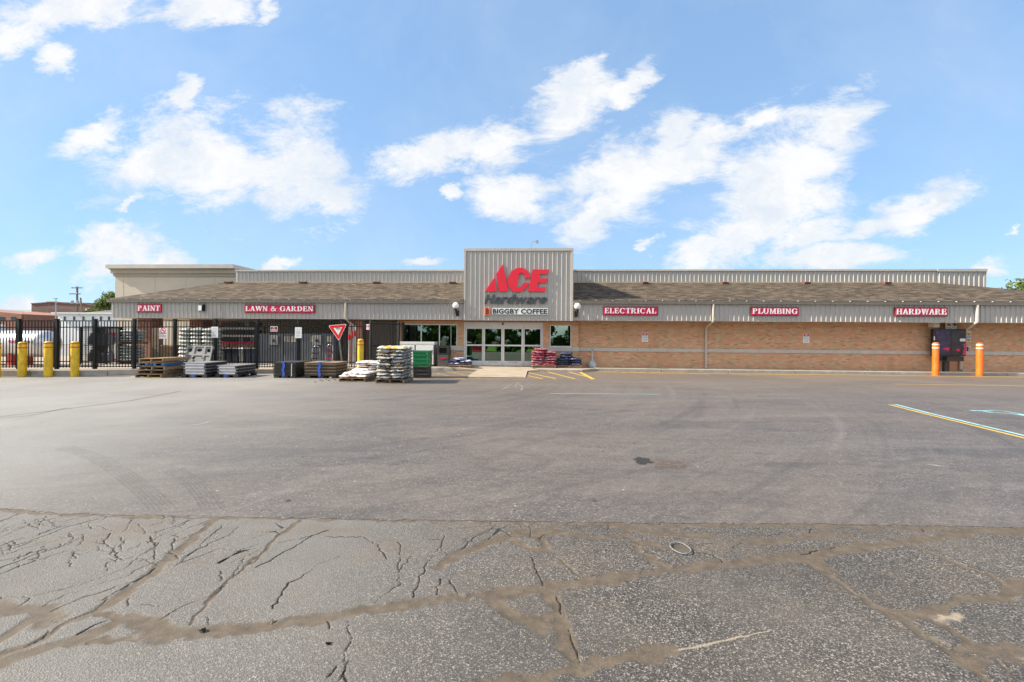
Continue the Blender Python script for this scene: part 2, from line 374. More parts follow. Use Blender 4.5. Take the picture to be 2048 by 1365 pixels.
def old_mat():
    """the old patched asphalt: open aggregate, attribute-driven dirt and cracks"""
    t = NT('old_asphalt'); p = t.pos()
    v = t.n('ShaderNodeTexVoronoi'); v.inputs['Scale'].default_value = 150; t.l(p, v.inputs['Vector'])
    sp = t.n('ShaderNodeSeparateColor'); t.l(v.outputs['Color'], sp.inputs[0])
    v2 = t.n('ShaderNodeTexVoronoi'); v2.inputs['Scale'].default_value = 78; t.l(p, v2.inputs['Vector'])
    sq = t.n('ShaderNodeSeparateColor'); t.l(v2.outputs['Color'], sq.inputs[0])
    c = t.ramp(sp.outputs[0], [(0, (.030, .027, .024)), (.5, (.052, .047, .041)), (.78, (.115, .105, .093)), (.92, (.20, .182, .158)), (1, (.33, .30, .265))])
    c = t.mix(t.math('MULTIPLY', t.math('GREATER_THAN', sq.outputs[0], .95), t.math('LESS_THAN', v2.outputs['Distance'], .42)), c, (.28, .255, .22))
    a = t.noise(1.1, 6, .65, p, .3)
    c = t.mix(t.rng(a, .44, .70, 0, .45), c, (.145, .127, .105))
    s3 = t.noise(.7, 5, .6, p); c = t.mix(t.rng(s3, .44, .66, 0, .6), c, (.050, .046, .043))
    xyz = t.n('ShaderNodeSeparateXYZ'); t.l(p, xyz.inputs[0])
    d2 = t.math('MULTIPLY', t.rng(xyz.outputs[0], .5, -2.2, 0, 1, True), t.rng(t.noise(.9, 5, .6, p), .3, .6, .40, .64))
    c = t.mix(d2, c, (.19, .182, .165))  # pale asphalt and sun glare on the left, put into the colour
    w1 = t.math('MULTIPLY', t.rng(t.noise(1.6, 7, .7, t.pos((.8, 1.5, 1))), .48, .66), t.rng(xyz.outputs[1], 2.6, 3.9, .25, 1.))
    c = t.mix(t.math('MULTIPLY', w1, .55), c, (.135, .102, .070))
    # oil spots
    v3 = t.n('ShaderNodeTexVoronoi'); v3.inputs['Scale'].default_value = 1.7; t.l(p, v3.inputs['Vector'])
    s4 = t.n('ShaderNodeSeparateColor'); t.l(v3.outputs['Color'], s4.inputs[0])
    oil = t.math('MULTIPLY', t.rng(t.math('ADD', v3.outputs['Distance'], t.math('MULTIPLY', t.noise(14, 3, .6, p), .08)), .10, .07, 0, 1), t.math('GREATER_THAN', s4.outputs[0], .72))
    c = t.mix(t.math('MULTIPLY', oil, .7), c, (.02, .02, .02))
    di = t.n('ShaderNodeAttribute', attribute_name='dirt').outputs['Fac']
    ck = t.n('ShaderNodeAttribute', attribute_name='crack').outputs['Fac']
    pl = t.n('ShaderNodeAttribute', attribute_name='pale').outputs['Fac']
    dn = t.noise(9, 7, .7, p)
    dcol = t.ramp(dn, [(.3, (.058, .044, .030)), (.5, (.096, .073, .049)), (.7, (.140, .108, .074))])
    grain = t.noise(120, 2, .6, p)
    dcol = t.mix(t.rng(grain, .45, .75, 0, .35), dcol, (.075, .062, .046))
    dj = t.math('ADD', t.math('MULTIPLY', t.math('SUBTRACT', t.noise(22, 8, .75, p), .5), 1.0), t.math('MULTIPLY', t.math('SUBTRACT', t.noise(7, 5, .7, p), .5), .75))
    df = t.rng(t.math('ADD', di, dj), .36, .60, 0, 1)
    df = t.math('MULTIPLY', df, t.rng(t.noise(6, 7, .75, p), .33, .60, .68, 1.0))
    c = t.mix(t.math('MULTIPLY', t.rng(t.math('ADD', pl, t.math('MULTIPLY', t.math('SUBTRACT', t.noise(16, 5, .7, p), .5), .9)), .45, .8), .75), c, (.34, .28, .20))
    c = t.mix(df, c, dcol)
    cf = t.rng(t.math('ADD', ck, t.math('MULTIPLY', t.math('SUBTRACT', t.noise(45, 5, .7, p), .5), .55)), .42, .60, 0, 1)
    c = t.mix(cf, c, (.024, .020, .016))
    hh = t.math('MULTIPLY', t.math('ADD', v.outputs['Distance'], t.math('MULTIPLY', v2.outputs['Distance'], .8)), t.math('SUBTRACT', 1.0, t.math('MULTIPLY', df, .85)))
    t.bump(t.math('ADD', hh, t.math('ADD', t.math('MULTIPLY', grain, .25), t.math('MULTIPLY', t.math('MULTIPLY', dn, df), .8))), .5, .0065)
    return t.done(c, .78, 0, .4)
M_old = old_mat()

def stripe_mat(name, col, wear=.5, strong=1.):
    """road paint, worn through to the asphalt in flecks"""
    t = NT(name); p = t.pos()
    w = t.noise(7, 8, .75, p); f = t.rng(w, wear - .04, wear + .05, 0, 1)
    g = t.noise(40, 4, .7, p); f = t.math('MULTIPLY', f, t.rng(g, .25, .42))
    c = t.mix(t.rng(t.noise(2, 4, .6, p), .3, .7), tuple(v * .75 for v in col), col)
    t.l(t.math('MULTIPLY', f, strong), t.b.inputs['Alpha']); return t.done(c, .75, 0, .3)
M_line = stripe_mat('yellow_line_paint', (.60, .39, .085), .33)
M_linefaded = stripe_mat('faded_yellow_line_paint', (.60, .38, .07), .49)
M_lineblue = stripe_mat('pale_blue_line_paint', (.30, .55, .60), .36)
M_linewhite = stripe_mat('chalky_scratch', (.42, .40, .36), .50, .65)
M_tyre = stripe_mat('tyre_rubber_mark', (.045, .044, .044), .44, .10)
M_joint = stripe_mat('dark_joint', (.04, .038, .036), .36, .7)

def leaf_mat(name, a, b, c):
    t = NT(name)
    p = t.n('ShaderNodeNewGeometry').outputs['Position']
    n1 = t.noise(.9, 4, .6, p)
    at_ = t.n('ShaderNodeNewGeometry').outputs['Random Per Island']
    col = t.ramp(at_, [(0, a), (.55, b), (1, c)])
    col = t.mix(t.rng(n1, .35, .7, 0, .5), col, a)
    t.b.inputs['Subsurface Weight'].default_value = 0
    tr = t.n('ShaderNodeBsdfTranslucent'); t.l(col, tr.inputs[0])
    mx = t.n('ShaderNodeMixShader'); mx.inputs[0].default_value = .35
    t.done(col, .55, 0, .3)
    t.l(t.b.outputs[0], mx.inputs[1]); t.l(tr.outputs[0], mx.inputs[2]); t.l(mx.outputs[0], t.t.nodes['Material Output'].inputs[0])
    return t.m
M_leaf = leaf_mat('leaves', (.045, .085, .018), (.075, .13, .026), (.12, .18, .04))
M_leaf2 = leaf_mat('bright_leaves', (.07, .115, .022), (.115, .165, .03), (.18, .23, .05))
M_grass = paint('lawn_grass', (.12, .25, .03), .9, .35, 3., spec=.1)
M_ground = paint('ground_soil', (.12, .11, .09), .95, .3, .6, spec=.1)

def bag_mat(name, base, pr, pr2, k=.5, sc=5., k2=.60):
    """a printed sack: film colour with printed panels, in the bag's own coordinates"""
    t = NT(name); p = t.pos((1.2, 1.6, 5), obj=True)
    oi = t.n('ShaderNodeObjectInfo').outputs['Random']
    ad = t.n('ShaderNodeVectorMath', operation='ADD'); t.l(p, ad.inputs[0])
    cv = t.n('ShaderNodeCombineXYZ'); t.l(t.math('MULTIPLY', oi, 37.0), cv.inputs[0]); t.l(t.math('MULTIPLY', oi, 11.0), cv.inputs[2]); t.l(cv.outputs[0], ad.inputs[1])
    n1 = t.noise(sc, 2, .5, ad.outputs[0]); n2 = t.noise(sc * 1.7, 2, .5, ad.outputs[0])
    c = t.mix(t.math('GREATER_THAN', n1, k), base, pr)
    c = t.mix(t.math('GREATER_THAN', n2, k2), c, pr2)
    cr = t.noise(9, 5, .6, ad.outputs[0]); t.bump(cr, .5, .03)
    return t.done(c, .38, 0, .5)
M_bag_soil = bag_mat('soil_sack_film', (.40, .41, .42), (.16, .18, .21), (.55, .36, .06), .50, 4.5)
M_bag_soil2 = bag_mat('soil_sack_film_dark', (.38, .40, .42), (.05, .055, .07), (.55, .38, .09), .48, 4.5)
M_bag_top = bag_mat('soil_sack_film_yellow', (.66, .66, .63), (.60, .38, .05), (.16, .26, .08), .50, 3.5)
M_bag_white = bag_mat('white_sack_film', (.74, .73, .71), (.68, .66, .63), (.40, .12, .10), .55, 3.)
M_bag_tan = bag_mat('kraft_paper_sack', (.60, .50, .36), (.66, .62, .54), (.42, .28, .14), .5, 3.)
M_bag_red = bag_mat('red_sack_film', (.29, .03, .045), (.36, .29, .33), (.06, .075, .17), .56, 5., .63)
M_bag_blue = bag_mat('blue_sack_film', (.024, .027, .042), (.045, .065, .17), (.36, .38, .44), .54, 5., .65)
M_bag_blue2 = bag_mat('salt_sack_film', (.60, .62, .68), (.05, .10, .36), (.07, .08, .12), .50, 4.5)
M_wrap = bag_mat('wrapped_white_sacks', (.36, .39, .38), (.22, .26, .25), (.42, .38, .30), .5, 4.)

# ------------------------------------------------------------------ mesh helpers
class MB:
    def __init__(s): s.v, s.f, s.mi, s.cur = [], [], [], 0
    def add(s, vs, fs):
        o = len(s.v); s.v += [tuple(v) for v in vs]; s.f += [tuple(i + o for i in f) for f in fs]; s.mi += [s.cur] * len(fs); return s
    def box(s, x0, x1, y0, y1, z0, z1):
        return s.add([(x0, y0, z0), (x1, y0, z0), (x1, y1, z0), (x0, y1, z0), (x0, y0, z1), (x1, y0, z1), (x1, y1, z1), (x0, y1, z1)],
                     [(0, 3, 2, 1), (4, 5, 6, 7), (0, 1, 5, 4), (1, 2, 6, 5), (2, 3, 7, 6), (3, 0, 4, 7)])
    def cbox(s, cx, cy, cz, sx, sy, sz): return s.box(cx - sx / 2, cx + sx / 2, cy - sy / 2, cy + sy / 2, cz - sz / 2, cz + sz / 2)
    def prism(s, pts, y0, y1):
        """polygon in XZ (counter-clockwise seen from -Y) extruded from y0 (front) to y1"""
        n = len(pts)
        return s.add([(x, y0, z) for x, z in pts] + [(x, y1, z) for x, z in pts],
                     [tuple(range(n)), tuple(range(2 * n - 1, n - 1, -1))] + [(i, i + n, (i + 1) % n + n, (i + 1) % n) for i in range(n)])
    def slab(s, pts, z0, z1):
        """polygon in XY (counter-clockwise from above) from z0 up to z1"""
        n = len(pts)
        return s.add([(x, y, z0) for x, y in pts] + [(x, y, z1) for x, y in pts],
                     [tuple(range(n - 1, -1, -1)), tuple(range(n, 2 * n))] + [(i, (i + 1) % n, (i + 1) % n + n, i + n) for i in range(n)])
    def tube(s, pts, r, n=8, cap=True):
        pts = [Vector(p) for p in pts]; rs = r if isinstance(r, (list, tuple)) else [r] * len(pts)
        vs, fs = [], []; ref = None
        for i, p in enumerate(pts):
            d = (pts[min(i + 1, len(pts) - 1)] - pts[max(i - 1, 0)]).normalized()
            if ref is None: ref = Vector((1, 0, 0)) if abs(d.x) < .9 else Vector((0, 1, 0))
            a = (ref - d * ref.dot(d)).normalized(); b = d.cross(a); ref = a
            vs += [p + (a * math.cos(k * 2 * math.pi / n) + b * math.sin(k * 2 * math.pi / n)) * rs[i] for k in range(n)]
        for i in range(len(pts) - 1):
            for k in range(n): fs.append((i * n + k, i * n + (k + 1) % n, (i + 1) * n + (k + 1) % n, (i + 1) * n + k))
        if cap: fs += [tuple(range(n - 1, -1, -1)), tuple(range((len(pts) - 1) * n, len(pts) * n))]
        return s.add(vs, fs)
    def lathe(s, prof, n=20, cx=0, cy=0):
        """profile of (radius, z) turned about the vertical through cx, cy"""
        vs, fs = [], []
        for r, z in prof: vs += [(cx + r * math.cos(k * 2 * math.pi / n), cy + r * math.sin(k * 2 * math.pi / n), z) for k in range(n)]
        for i in range(len(prof) - 1):
            for k in range(n): fs.append((i * n + k, i * n + (k + 1) % n, (i + 1) * n + (k + 1) % n, (i + 1) * n + k))
        fs += [tuple(range(n - 1, -1, -1)), tuple(range((len(prof) - 1) * n, len(prof) * n))]
        return s.add(vs, fs)
    def wall(s, X0, X1, z0, z1, Y, holes, deep):
        """a wall sheet facing -Y with rectangular openings (x0,x1,z0,z1) and their reveals"""
        xs = sorted({X0, X1, *[h[0] for h in holes], *[h[1] for h in holes]}); zs = sorted({z0, z1, *[h[2] for h in holes], *[h[3] for h in holes]})
        for i in range(len(xs) - 1):
            for j in range(len(zs) - 1):
                cx, cz = (xs[i] + xs[i + 1]) / 2, (zs[j] + zs[j + 1]) / 2
                if any(h[0] < cx < h[1] and h[2] < cz < h[3] for h in holes): continue
                s.add([(xs[i], Y, zs[j]), (xs[i + 1], Y, zs[j]), (xs[i + 1], Y, zs[j + 1]), (xs[i], Y, zs[j + 1])], [(0, 1, 2, 3)])
        for a, b, c, d in holes:
            for q in ([(a, c), (a, d)], [(a, d), (b, d)], [(b, d), (b, c)], [(b, c), (a, c)]):
                (p, r), (t, u) = q
                s.add([(p, Y, r), (t, Y, u), (t, Y + deep, u), (p, Y + deep, r)], [(0, 1, 2, 3)])
        return s
    def xf(s, M):
        s.v = [tuple(M @ Vector(v)) for v in s.v]; return s
    def build(s, name, mat, parent=None, world=True, smooth=False, bevel=0.):
        me = bpy.data.meshes.new(name)
        off = parent_origin(parent) if (parent is not None and world) else Vector((0, 0, 0))
        me.from_pydata([(v[0] - off.x, v[1] - off.y, v[2] - off.z) for v in s.v], [], s.f)
        for mt in (mat if isinstance(mat, (list, tuple)) else [mat]): me.materials.append(mt)
        if any(s.mi): me.polygons.foreach_set('material_index', s.mi)
        if smooth:
            me.polygons.foreach_set('use_smooth', [True] * len(me.polygons))
        me.update()
        o = bpy.data.objects.new(name, me); C.objects.link(o)
        if parent is not None: o.parent = parent
        if smooth == 'auto':
            md = o.modifiers.new('edges', 'EDGE_SPLIT'); md.split_angle = R(38)
        if bevel:
            md = o.modifiers.new('bevel', 'BEVEL'); md.width = bevel; md.segments = 2; md.limit_method = 'ANGLE'
        return o
def parent_origin(p):
    v = Vector((0, 0, 0))
    while p is not None: v += p.location; p = p.parent
    return v
def tag(o, label, cat, group=None, kind=None):
    o['label'] = label; o['category'] = cat
    if group: o['group'] = group
    if kind: o['kind'] = kind
    return o
def thing(name, label, cat, loc=(0, 0, 0), rz=0., group=None):
    o = bpy.data.objects.new(name, None); C.objects.link(o); o.empty_display_size = .2
    o.location = loc; o.rotation_euler = (0, 0, rz); return tag(o, label, cat, group)
def dup(o, parent=None):
    c = o.copy(); C.objects.link(c)
    if parent is not None: c.parent = parent
    for ch in list(o.children): dup(ch, c)
    return c
def sub(name, parent, mb, mat, **k): return mb.build(name, mat, parent, **k)
ORD = ['bottom', 'second', 'third', 'fourth', 'fifth', 'sixth', 'seventh', 'eighth', 'ninth', 'tenth', 'eleventh', 'twelfth']
# ------------------------------------------------------------------ lettering
def sans(mb, text, x0, x1, z0, z1, Y, deep, shear=0., bold=0., spacing=1.):
    """built-in sans letters fitted to a rectangle on a plane facing -Y"""
    cu = bpy.data.curves.new('letters', 'FONT'); cu.body = text; cu.size = 1; cu.shear = shear; cu.offset = bold
    cu.extrude = .02; cu.resolution_u = 4; cu.space_character = spacing
    ob = bpy.data.objects.new('letters', cu); C.objects.link(ob)
    dg = bpy.context.evaluated_depsgraph_get(); dg.update()
    me = bpy.data.meshes.new_from_object(ob.evaluated_get(dg))
    v = np.array([q.co[:] for q in me.vertices]); fs = [tuple(p.vertices) for p in me.polygons]
    bpy.data.objects.remove(ob); bpy.data.curves.remove(cu); bpy.data.meshes.remove(me)
    lo, hi = v.min(0), v.max(0)
    X = x0 + (v[:, 0] - lo[0]) / (hi[0] - lo[0]) * (x1 - x0); Z = z0 + (v[:, 1] - lo[1]) / (hi[1] - lo[1]) * (z1 - z0)
    D = np.where(v[:, 2] > 0, Y - deep, Y)
    mb.add(list(zip(X, D, Z)), fs); return mb

T_, H_, SF = .20, .085, .085      # stem, hairline, serif overhang of the slab-serif capitals
def glyph(ch):
    P = []
    def rect(x0, z0, x1, z1): P.append([(x0, z0), (x1, z0), (x1, z1), (x0, z1)])
    def line(x0, z0, x1, z1, w):      # a leg with horizontal ends
        P.append([(x0 - w / 2, z0), (x0 + w / 2, z0), (x1 + w / 2, z1), (x1 - w / 2, z1)] if z1 > z0 else [(x1 - w / 2, z1), (x1 + w / 2, z1), (x0 + w / 2, z0), (x0 - w / 2, z0)])
    def serif(x0, x1, z): rect(x0 - SF, z, x1 + SF, z + H_ * .8)
    def stem(x, w=T_, top=True, bot=True):
        rect(x, 0, x + w, 1)
        if bot: serif(x, x + w, 0)
        if top: serif(x, x + w, 1 - H_ * .8)
    def ring(cx, cz, rx, rz, a0, a1, t=T_, h=H_, n=16):
        for i in range(n):
            a, b = R(a0 + (a1 - a0) * i / n), R(a0 + (a1 - a0) * (i + 1) / n)
            o = lambda q: (cx + rx * math.cos(q), cz + rz * math.sin(q)); q_ = lambda q: (cx + (rx - t) * math.cos(q), cz + (rz - h) * math.sin(q))
            P.append([q_(a), o(a), o(b), q_(b)])
    w = .8
    if ch == 'I': stem(.1); w = .4
    elif ch == 'L': stem(.1); rect(.3, 0, .66, H_); P.append([(.58, 0), (.70, 0), (.70, .34), (.66, .34)]); w = .74
    elif ch in 'EF':
        stem(.1); rect(.3, 1 - H_, .64, 1); rect(.3, .47, .52, .47 + H_); rect(.50, .36, .55, .66); P.append([(.60, 1), (.60, .70), (.64, .70), (.68, 1)][::-1])
        if ch == 'E': rect(.3, 0, .66, H_); P.append([(.58, 0), (.72, 0), (.72, .32), (.68, .32)])
        w = .76
    elif ch == 'H': stem(.1); stem(.62); rect(.3, .46, .62, .46 + H_); w = .92
    elif ch == 'T': stem(.30, top=False); rect(.02, 1 - H_, .78, 1); rect(.02, .70, .07, 1); rect(.73, .70, .78, 1); w = .8
    elif ch == 'A':
        line(.14, 0, .42, 1, .10); line(.68, 0, .42, 1, .22); rect(.22, .30, .60, .30 + H_); serif(.09, .19, 0); serif(.57, .79, 0); w = .86
    elif ch == 'N':
        rect(.14, 0, .24, 1); P.append([(.62, 0), (.80, 0), (.28, 1), (.10, 1)]); rect(.70, 0, .80, 1); serif(.14, .24, 0); serif(.12, .2, 1 - H_ * .8); serif(.70, .80, 1 - H_ * .8); w = .92
    elif ch == 'M':
        rect(.14, 0, .23, 1); P.append([(.46, 0), (.56, 0), (.32, 1), (.12, 1)]); P.append([(.46, 0), (.54, 0), (.90, 1), (.80, 1)]); rect(.78, 0, .98, 1); serif(.14, .23, 0); serif(.78, .98, 0); serif(.12, .2, 1 - H_ * .8); serif(.82, .98, 1 - H_ * .8); w = 1.1
    elif ch == 'W':
        P.append([(.30, 0), (.42, 0), (.26, 1), (.04, 1)]); P.append([(.32, 0), (.40, 0), (.60, 1), (.50, 1)]); P.append([(.74, 0), (.86, 0), (.70, 1), (.48, 1)]); P.append([(.76, 0), (.84, 0), (1.08, 1), (.98, 1)])
        serif(.06, .24, 1 - H_ * .8); serif(.52, .66, 1 - H_ * .8); serif(.99, 1.06, 1 - H_ * .8); w = 1.12
    elif ch == 'U':
        rect(.1, .32, .3, 1); rect(.70, .32, .80, 1); serif(.1, .3, 1 - H_ * .8); serif(.70, .80, 1 - H_ * .8); ring(.45, .34, .35, .36, 180, 360, .16, .11); w = .92
    elif ch in 'PRB':
        stem(.1, top=False); rect(.02, 1 - H_, .42, 1); rect(.3, .46, .42, .46 + H_); ring(.40, .73, .33, .27, -90, 90)
        if ch == 'R': P.append([(.62, 0), (.86, 0), (.50, .50), (.36, .50)]); rect(.66, 0, .92, H_ * .8)
        if ch == 'B': rect(.3, 0, .42, H_); ring(.42, .27, .37, .28, -90, 90)
        w = .94 if ch == 'R' else .82
    elif ch == 'D': stem(.1, top=False); rect(.02, 1 - H_, .40, 1); rect(.3, 0, .40, H_); ring(.38, .5, .46, .5, -90, 90, .22); w = .92
    elif ch in 'CG':
        ring(.48, .5, .44, .52, 42, 318, .22); P.append([(.76, .66), (.84, .66), (.84, 1.0), (.80, 1.0)])
        if ch == 'G': rect(.68, .04, .86, .42); rect(.56, .42, .94, .42 + H_ * .8)
        w = .96
    elif ch == '&':
        ring(.36, .76, .22, .25, 0, 360, .11, .08); ring(.36, .28, .34, .29, 40, 360, .16, .09); P.append([(.72, 0), (.94, 0), (.40, .70), (.20, .70)]); P.append([(.62, .16), (.70, .16), (.86, .50), (.80, .50)]); rect(.70, .48, .94, .48 + H_ * .8); w = .98
    elif ch == ' ': w = .42
    return P, w
def serif_text(mb, text, x0, x1, z0, z1, Y, deep):
    x, polys = 0., []
    for ch in text:
        P, w = glyph(ch); polys += [[(px + x, pz) for px, pz in p] for p in P]; x += w + .04
    k = (x1 - x0) / x; h = z1 - z0
    for i, p in enumerate(polys):
        mb.prism([(x0 + px * k, z0 + pz * h) for px, pz in p], Y - deep - .0004 * (i % 14), Y + .002)
    return mb

# ------------------------------------------------------------------ ground
def fill(name, pts, z, mat, label, cat, thick=.0):
    mb = MB(); n = len(pts)
    mb.add([(p[0], p[1], z) for p in pts], [tuple(range(n))])
    return tag(mb.build(name, mat), label, cat, kind='structure')
def ribbon(mb, pts, w, z):
    """flat stripe along a ground polyline; w one width or one per point"""
    pts = [Vector((p[0], p[1])) for p in pts]; n = len(pts); ws = w if isinstance(w, list) else [w] * n
    vs = []
    for i, p in enumerate(pts):
        d = (pts[min(i + 1, n - 1)] - pts[max(i - 1, 0)]).normalized(); q = Vector((-d.y, d.x)) * ws[i] / 2
        vs += [(*(p + q), z), (*(p - q), z)]
    mb.add(vs, [(2 * i + 1, 2 * i + 3, 2 * i + 2, 2 * i) for i in range(n - 1)])
    return mb

# base terrain: one sheet to the horizon, falling away behind the camera
def zprof(y):
    t = min(1, max(0, (-3 - y) / 10)); return -1.4 * t * t * (3 - 2 * t)
mb = MB(); xs = [-1500, -300, -80, -30, -10, 10, 30, 80, 300, 1500]; ys = [-1500, -300, -100, -60, -30, -20, -13, -12, -11, -10, -9, -8, -7, -6, -5, -4, -3, 5, 60, 200, 2000]
for y in ys:
    for x in xs: mb.v.append((x, y, zprof(y) - .06))
nx = len(xs)
for j in range(len(ys) - 1):
    for i in range(nx - 1): mb.f.append((j * nx + i, j * nx + i + 1, (j + 1) * nx + i + 1, (j + 1) * nx + i)); mb.mi.append(0)
tag(mb.build('ground', M_ground, smooth=True), 'bare open ground around the hardware store and its lot', 'ground', kind='structure')
# asphalt and grass behind the camera (they show in the shop's glass)
mb = MB(); ysb = [-3.65, -3, -2.15]
for y in ysb: mb.v += [(-60, y, zprof(y) - .03), (60, y, zprof(y) - .03)]
for j in range(len(ysb) - 1): mb.f.append((2 * j, 2 * j + 1, 2 * j + 3, 2 * j + 2)); mb.mi.append(0)
tag(mb.build('road', M_lot, smooth=True), 'asphalt drive sloping away behind the viewpoint', 'road', kind='structure')
mb = MB(); yl_ = [-90, -13, -12, -11, -10, -9, -8, -7, -6, -5, -4, -3.6]
for y in yl_: mb.v += [(-120, y, zprof(y) + .03), (120, y, zprof(y) + .03)]
for j in range(len(yl_) - 1): mb.f.append((2 * j, 2 * j + 1, 2 * j + 3, 2 * j + 2)); mb.mi.append(0)
tag(mb.build('lawn', M_grass, smooth=True), 'mown lawn beyond the drive', 'lawn', kind='structure')

# the old cracked asphalt in front: one structured grid, fine where it is looked at closely
xs = np.unique(np.concatenate([np.linspace(-60, -6, 28), np.arange(-5.8, 5.8, .0062), np.linspace(6, 60, 28)]))
ys = np.unique(np.concatenate([np.linspace(-2.2, 1.2, 12), np.arange(1.25, 4.6, .0066), [4.62]]))
XX, YY = np.meshgrid(xs, ys); SH = XX.shape
dirt = np.zeros(SH); crack = np.zeros(SH); pale = np.zeros(SH)
def stroke(F, pts, hw, soft=.5, rough=.25, wig=.012, step=.04, seed=0):
    """paint a wandering band into field F: 1 on its middle, 0.5 at its rim, 0 outside"""
    rg = np.random.default_rng(seed); P = [np.array(p) for p in pts]; Q = [P[0]]; W = [0.]
    for a, b in zip(P[:-1], P[1:]):
        n = max(1, int(np.linalg.norm(b - a) / step))
        for i in range(1, n + 1):
            q = a + (b - a) * i / n
            Q.append(q + rg.normal(0, wig, 2) * (1 if i < n else .3))
    L = len(Q); hws = hw * (1 + rough * np.convolve(rg.normal(0, 1.6, L + 8), np.ones(5) / 5, 'same')[4:4 + L]); hws = np.maximum(hws, hw * .35)
    for i in range(L - 1):
        a, b = Q[i], Q[i + 1]; r = 2.2 * max(hws[i], hws[i + 1]) + .004
        i0, i1 = np.searchsorted(xs, min(a[0], b[0]) - r), np.searchsorted(xs, max(a[0], b[0]) + r)
        j0, j1 = np.searchsorted(ys, min(a[1], b[1]) - r), np.searchsorted(ys, max(a[1], b[1]) + r)
        if i1 <= i0 or j1 <= j0: continue
        X, Y = XX[j0:j1, i0:i1], YY[j0:j1, i0:i1]; d = b - a; LL = max(1e-9, d @ d)
        t = np.clip(((X - a[0]) * d[0] + (Y - a[1]) * d[1]) / LL, 0, 1)
        D = np.hypot(X - a[0] - t * d[0], Y - a[1] - t * d[1]); h = hws[i] + (hws[i + 1] - hws[i]) * t
        F[j0:j1, i0:i1] = np.maximum(F[j0:j1, i0:i1], np.clip(1 - .5 * D / h, 0, 1))
def Q_(q, pts):   # traced on the photograph's four foreground quarters, laid down on the ground plane
    return [tuple(G(512 * q + x / 3.8457, 1010 + y / 3.8457).xy) for x, y in pts]
q1, q2, q3, q4 = 0, 1, 2, 3
BANDS = [
 (q1, [(-250, 1290), (0, 1205), (150, 1150), (350, 1090), (600, 1030), (800, 950), (900, 895), (1000, 860), (1150, 910), (1250, 965), (1400, 975), (1600, 965), (1990, 935)], .040),
 (q1, [(1150, 915), (1250, 970), (1400, 980), (1600, 970), (1990, 940)], .050),
 (q2, [(0, 938), (300, 890), (600, 850), (900, 790), (1150, 765), (1500, 712), (1990, 655)], .047),
 (q3, [(0, 655), (230, 640), (400, 612), (700, 580), (950, 530), (1200, 490), (1600, 442), (1990, 405)], .040),
 (q3, [(230, 640), (400, 615), (700, 585)], .050),
 (q4, [(0, 420), (300, 385), (600, 330), (1000, 285), (1300, 240), (1600, 200), (1990, 190)], .048),
 (q1, [(-200, 770), (0, 790), (200, 795), (330, 830), (400, 880)], .050), (q1, [(330, 830), (230, 880), (150, 935), (50, 1000), (-60, 1070)], .045),
 (q1, [(-200, 1210), (0, 1160), (200, 1090), (330, 1020), (450, 930), (650, 855), (740, 805), (900, 725), (1050, 610), (1200, 500)], .030),
 (q1, [(1050, 610), (1200, 500), (1400, 330), (1550, 210), (1650, 105)], .040), (q1, [(1000, 860), (850, 850), (740, 815)], .040),
 (q1, [(700, 1045), (1000, 1015), (1150, 985)], .022), (q1, [(1150, 915), (1200, 985), (1280, 1005)], .045),
 (q2, [(1360, 470), (1550, 370), (1800, 270), (1990, 232)], .038), (q3, [(20, 195), (200, 205), (400, 212), (600, 250), (800, 242)], .040),
 (q1, [(-100, 20), (100, 45), (400, 60), (800, 80), (1650, 98), (1990, 92)], .030), (q2, [(0, 97), (1000, 115), (1990, 122)], .022),
 (q3, [(0, 122), (600, 130), (1200, 155), (1990, 142)], .040), (q4, [(0, 145), (600, 158), (1300, 172), (1990, 190)], .042),
 (q3, [(760, 160), (1100, 205), (1500, 235), (1990, 277)], .036), (q4, [(0, 292), (200, 262), (400, 225), (450, 185)], .040),
 (q3, [(850, 230), (1000, 290), (1150, 320), (1400, 328)], .034), (q3, [(960, 320), (1080, 430), (1200, 490)], .034),
 (q3, [(250, 640), (330, 760), (400, 950), (450, 1130), (500, 1240)], .042), (q3, [(500, 1240), (300, 1285), (0, 1340)], .028), (q2, [(1990, 1320), (1750, 1365)], .03),
 (q3, [(500, 1240), (750, 1190), (1000, 1150), (1240, 1105)], .032), (q3, [(1040, 1110), (1200, 1110)], .050),
 (q3, [(0, 830), (150, 885), (250, 850), (330, 830)], .030), (q3, [(0, 255), (130, 330), (270, 340)], .028), (q3, [(130, 205), (230, 270), (270, 340)], .05), (q3, [(180, 900), (220, 930)], .05),
 (q4, [(180, 410), (330, 440), (450, 520), (550, 590), (750, 730), (950, 850), (1150, 970), (1400, 1130), (1550, 1240), (1720, 1380)], .034),
 (q4, [(330, 400), (430, 480)], .075),
 (q4, [(960, 830), (1200, 842), (1300, 770), (1450, 722), (1800, 700), (1990, 660)], .046), (q4, [(1990, 605), (1880, 635)], .06),
 (q4, [(1130, 310), (1300, 380), (1500, 470), (1700, 530), (1880, 640)], .020),
 (q4, [(1280, 890), (1450, 990), (1640, 1110), (1990, 1125)], .030), (q4, [(1640, 1110), (1450, 1120), (1500, 1200)], .050), (q4, [(1640, 1120), (1990, 1130)], .045), (q4, [(1530, 1230), (1640, 1180)], .05),
]
for k, (q, p, hw) in enumerate(BANDS): stroke(dirt, Q_(q, p), hw, rough=.42, wig=.014, seed=k)
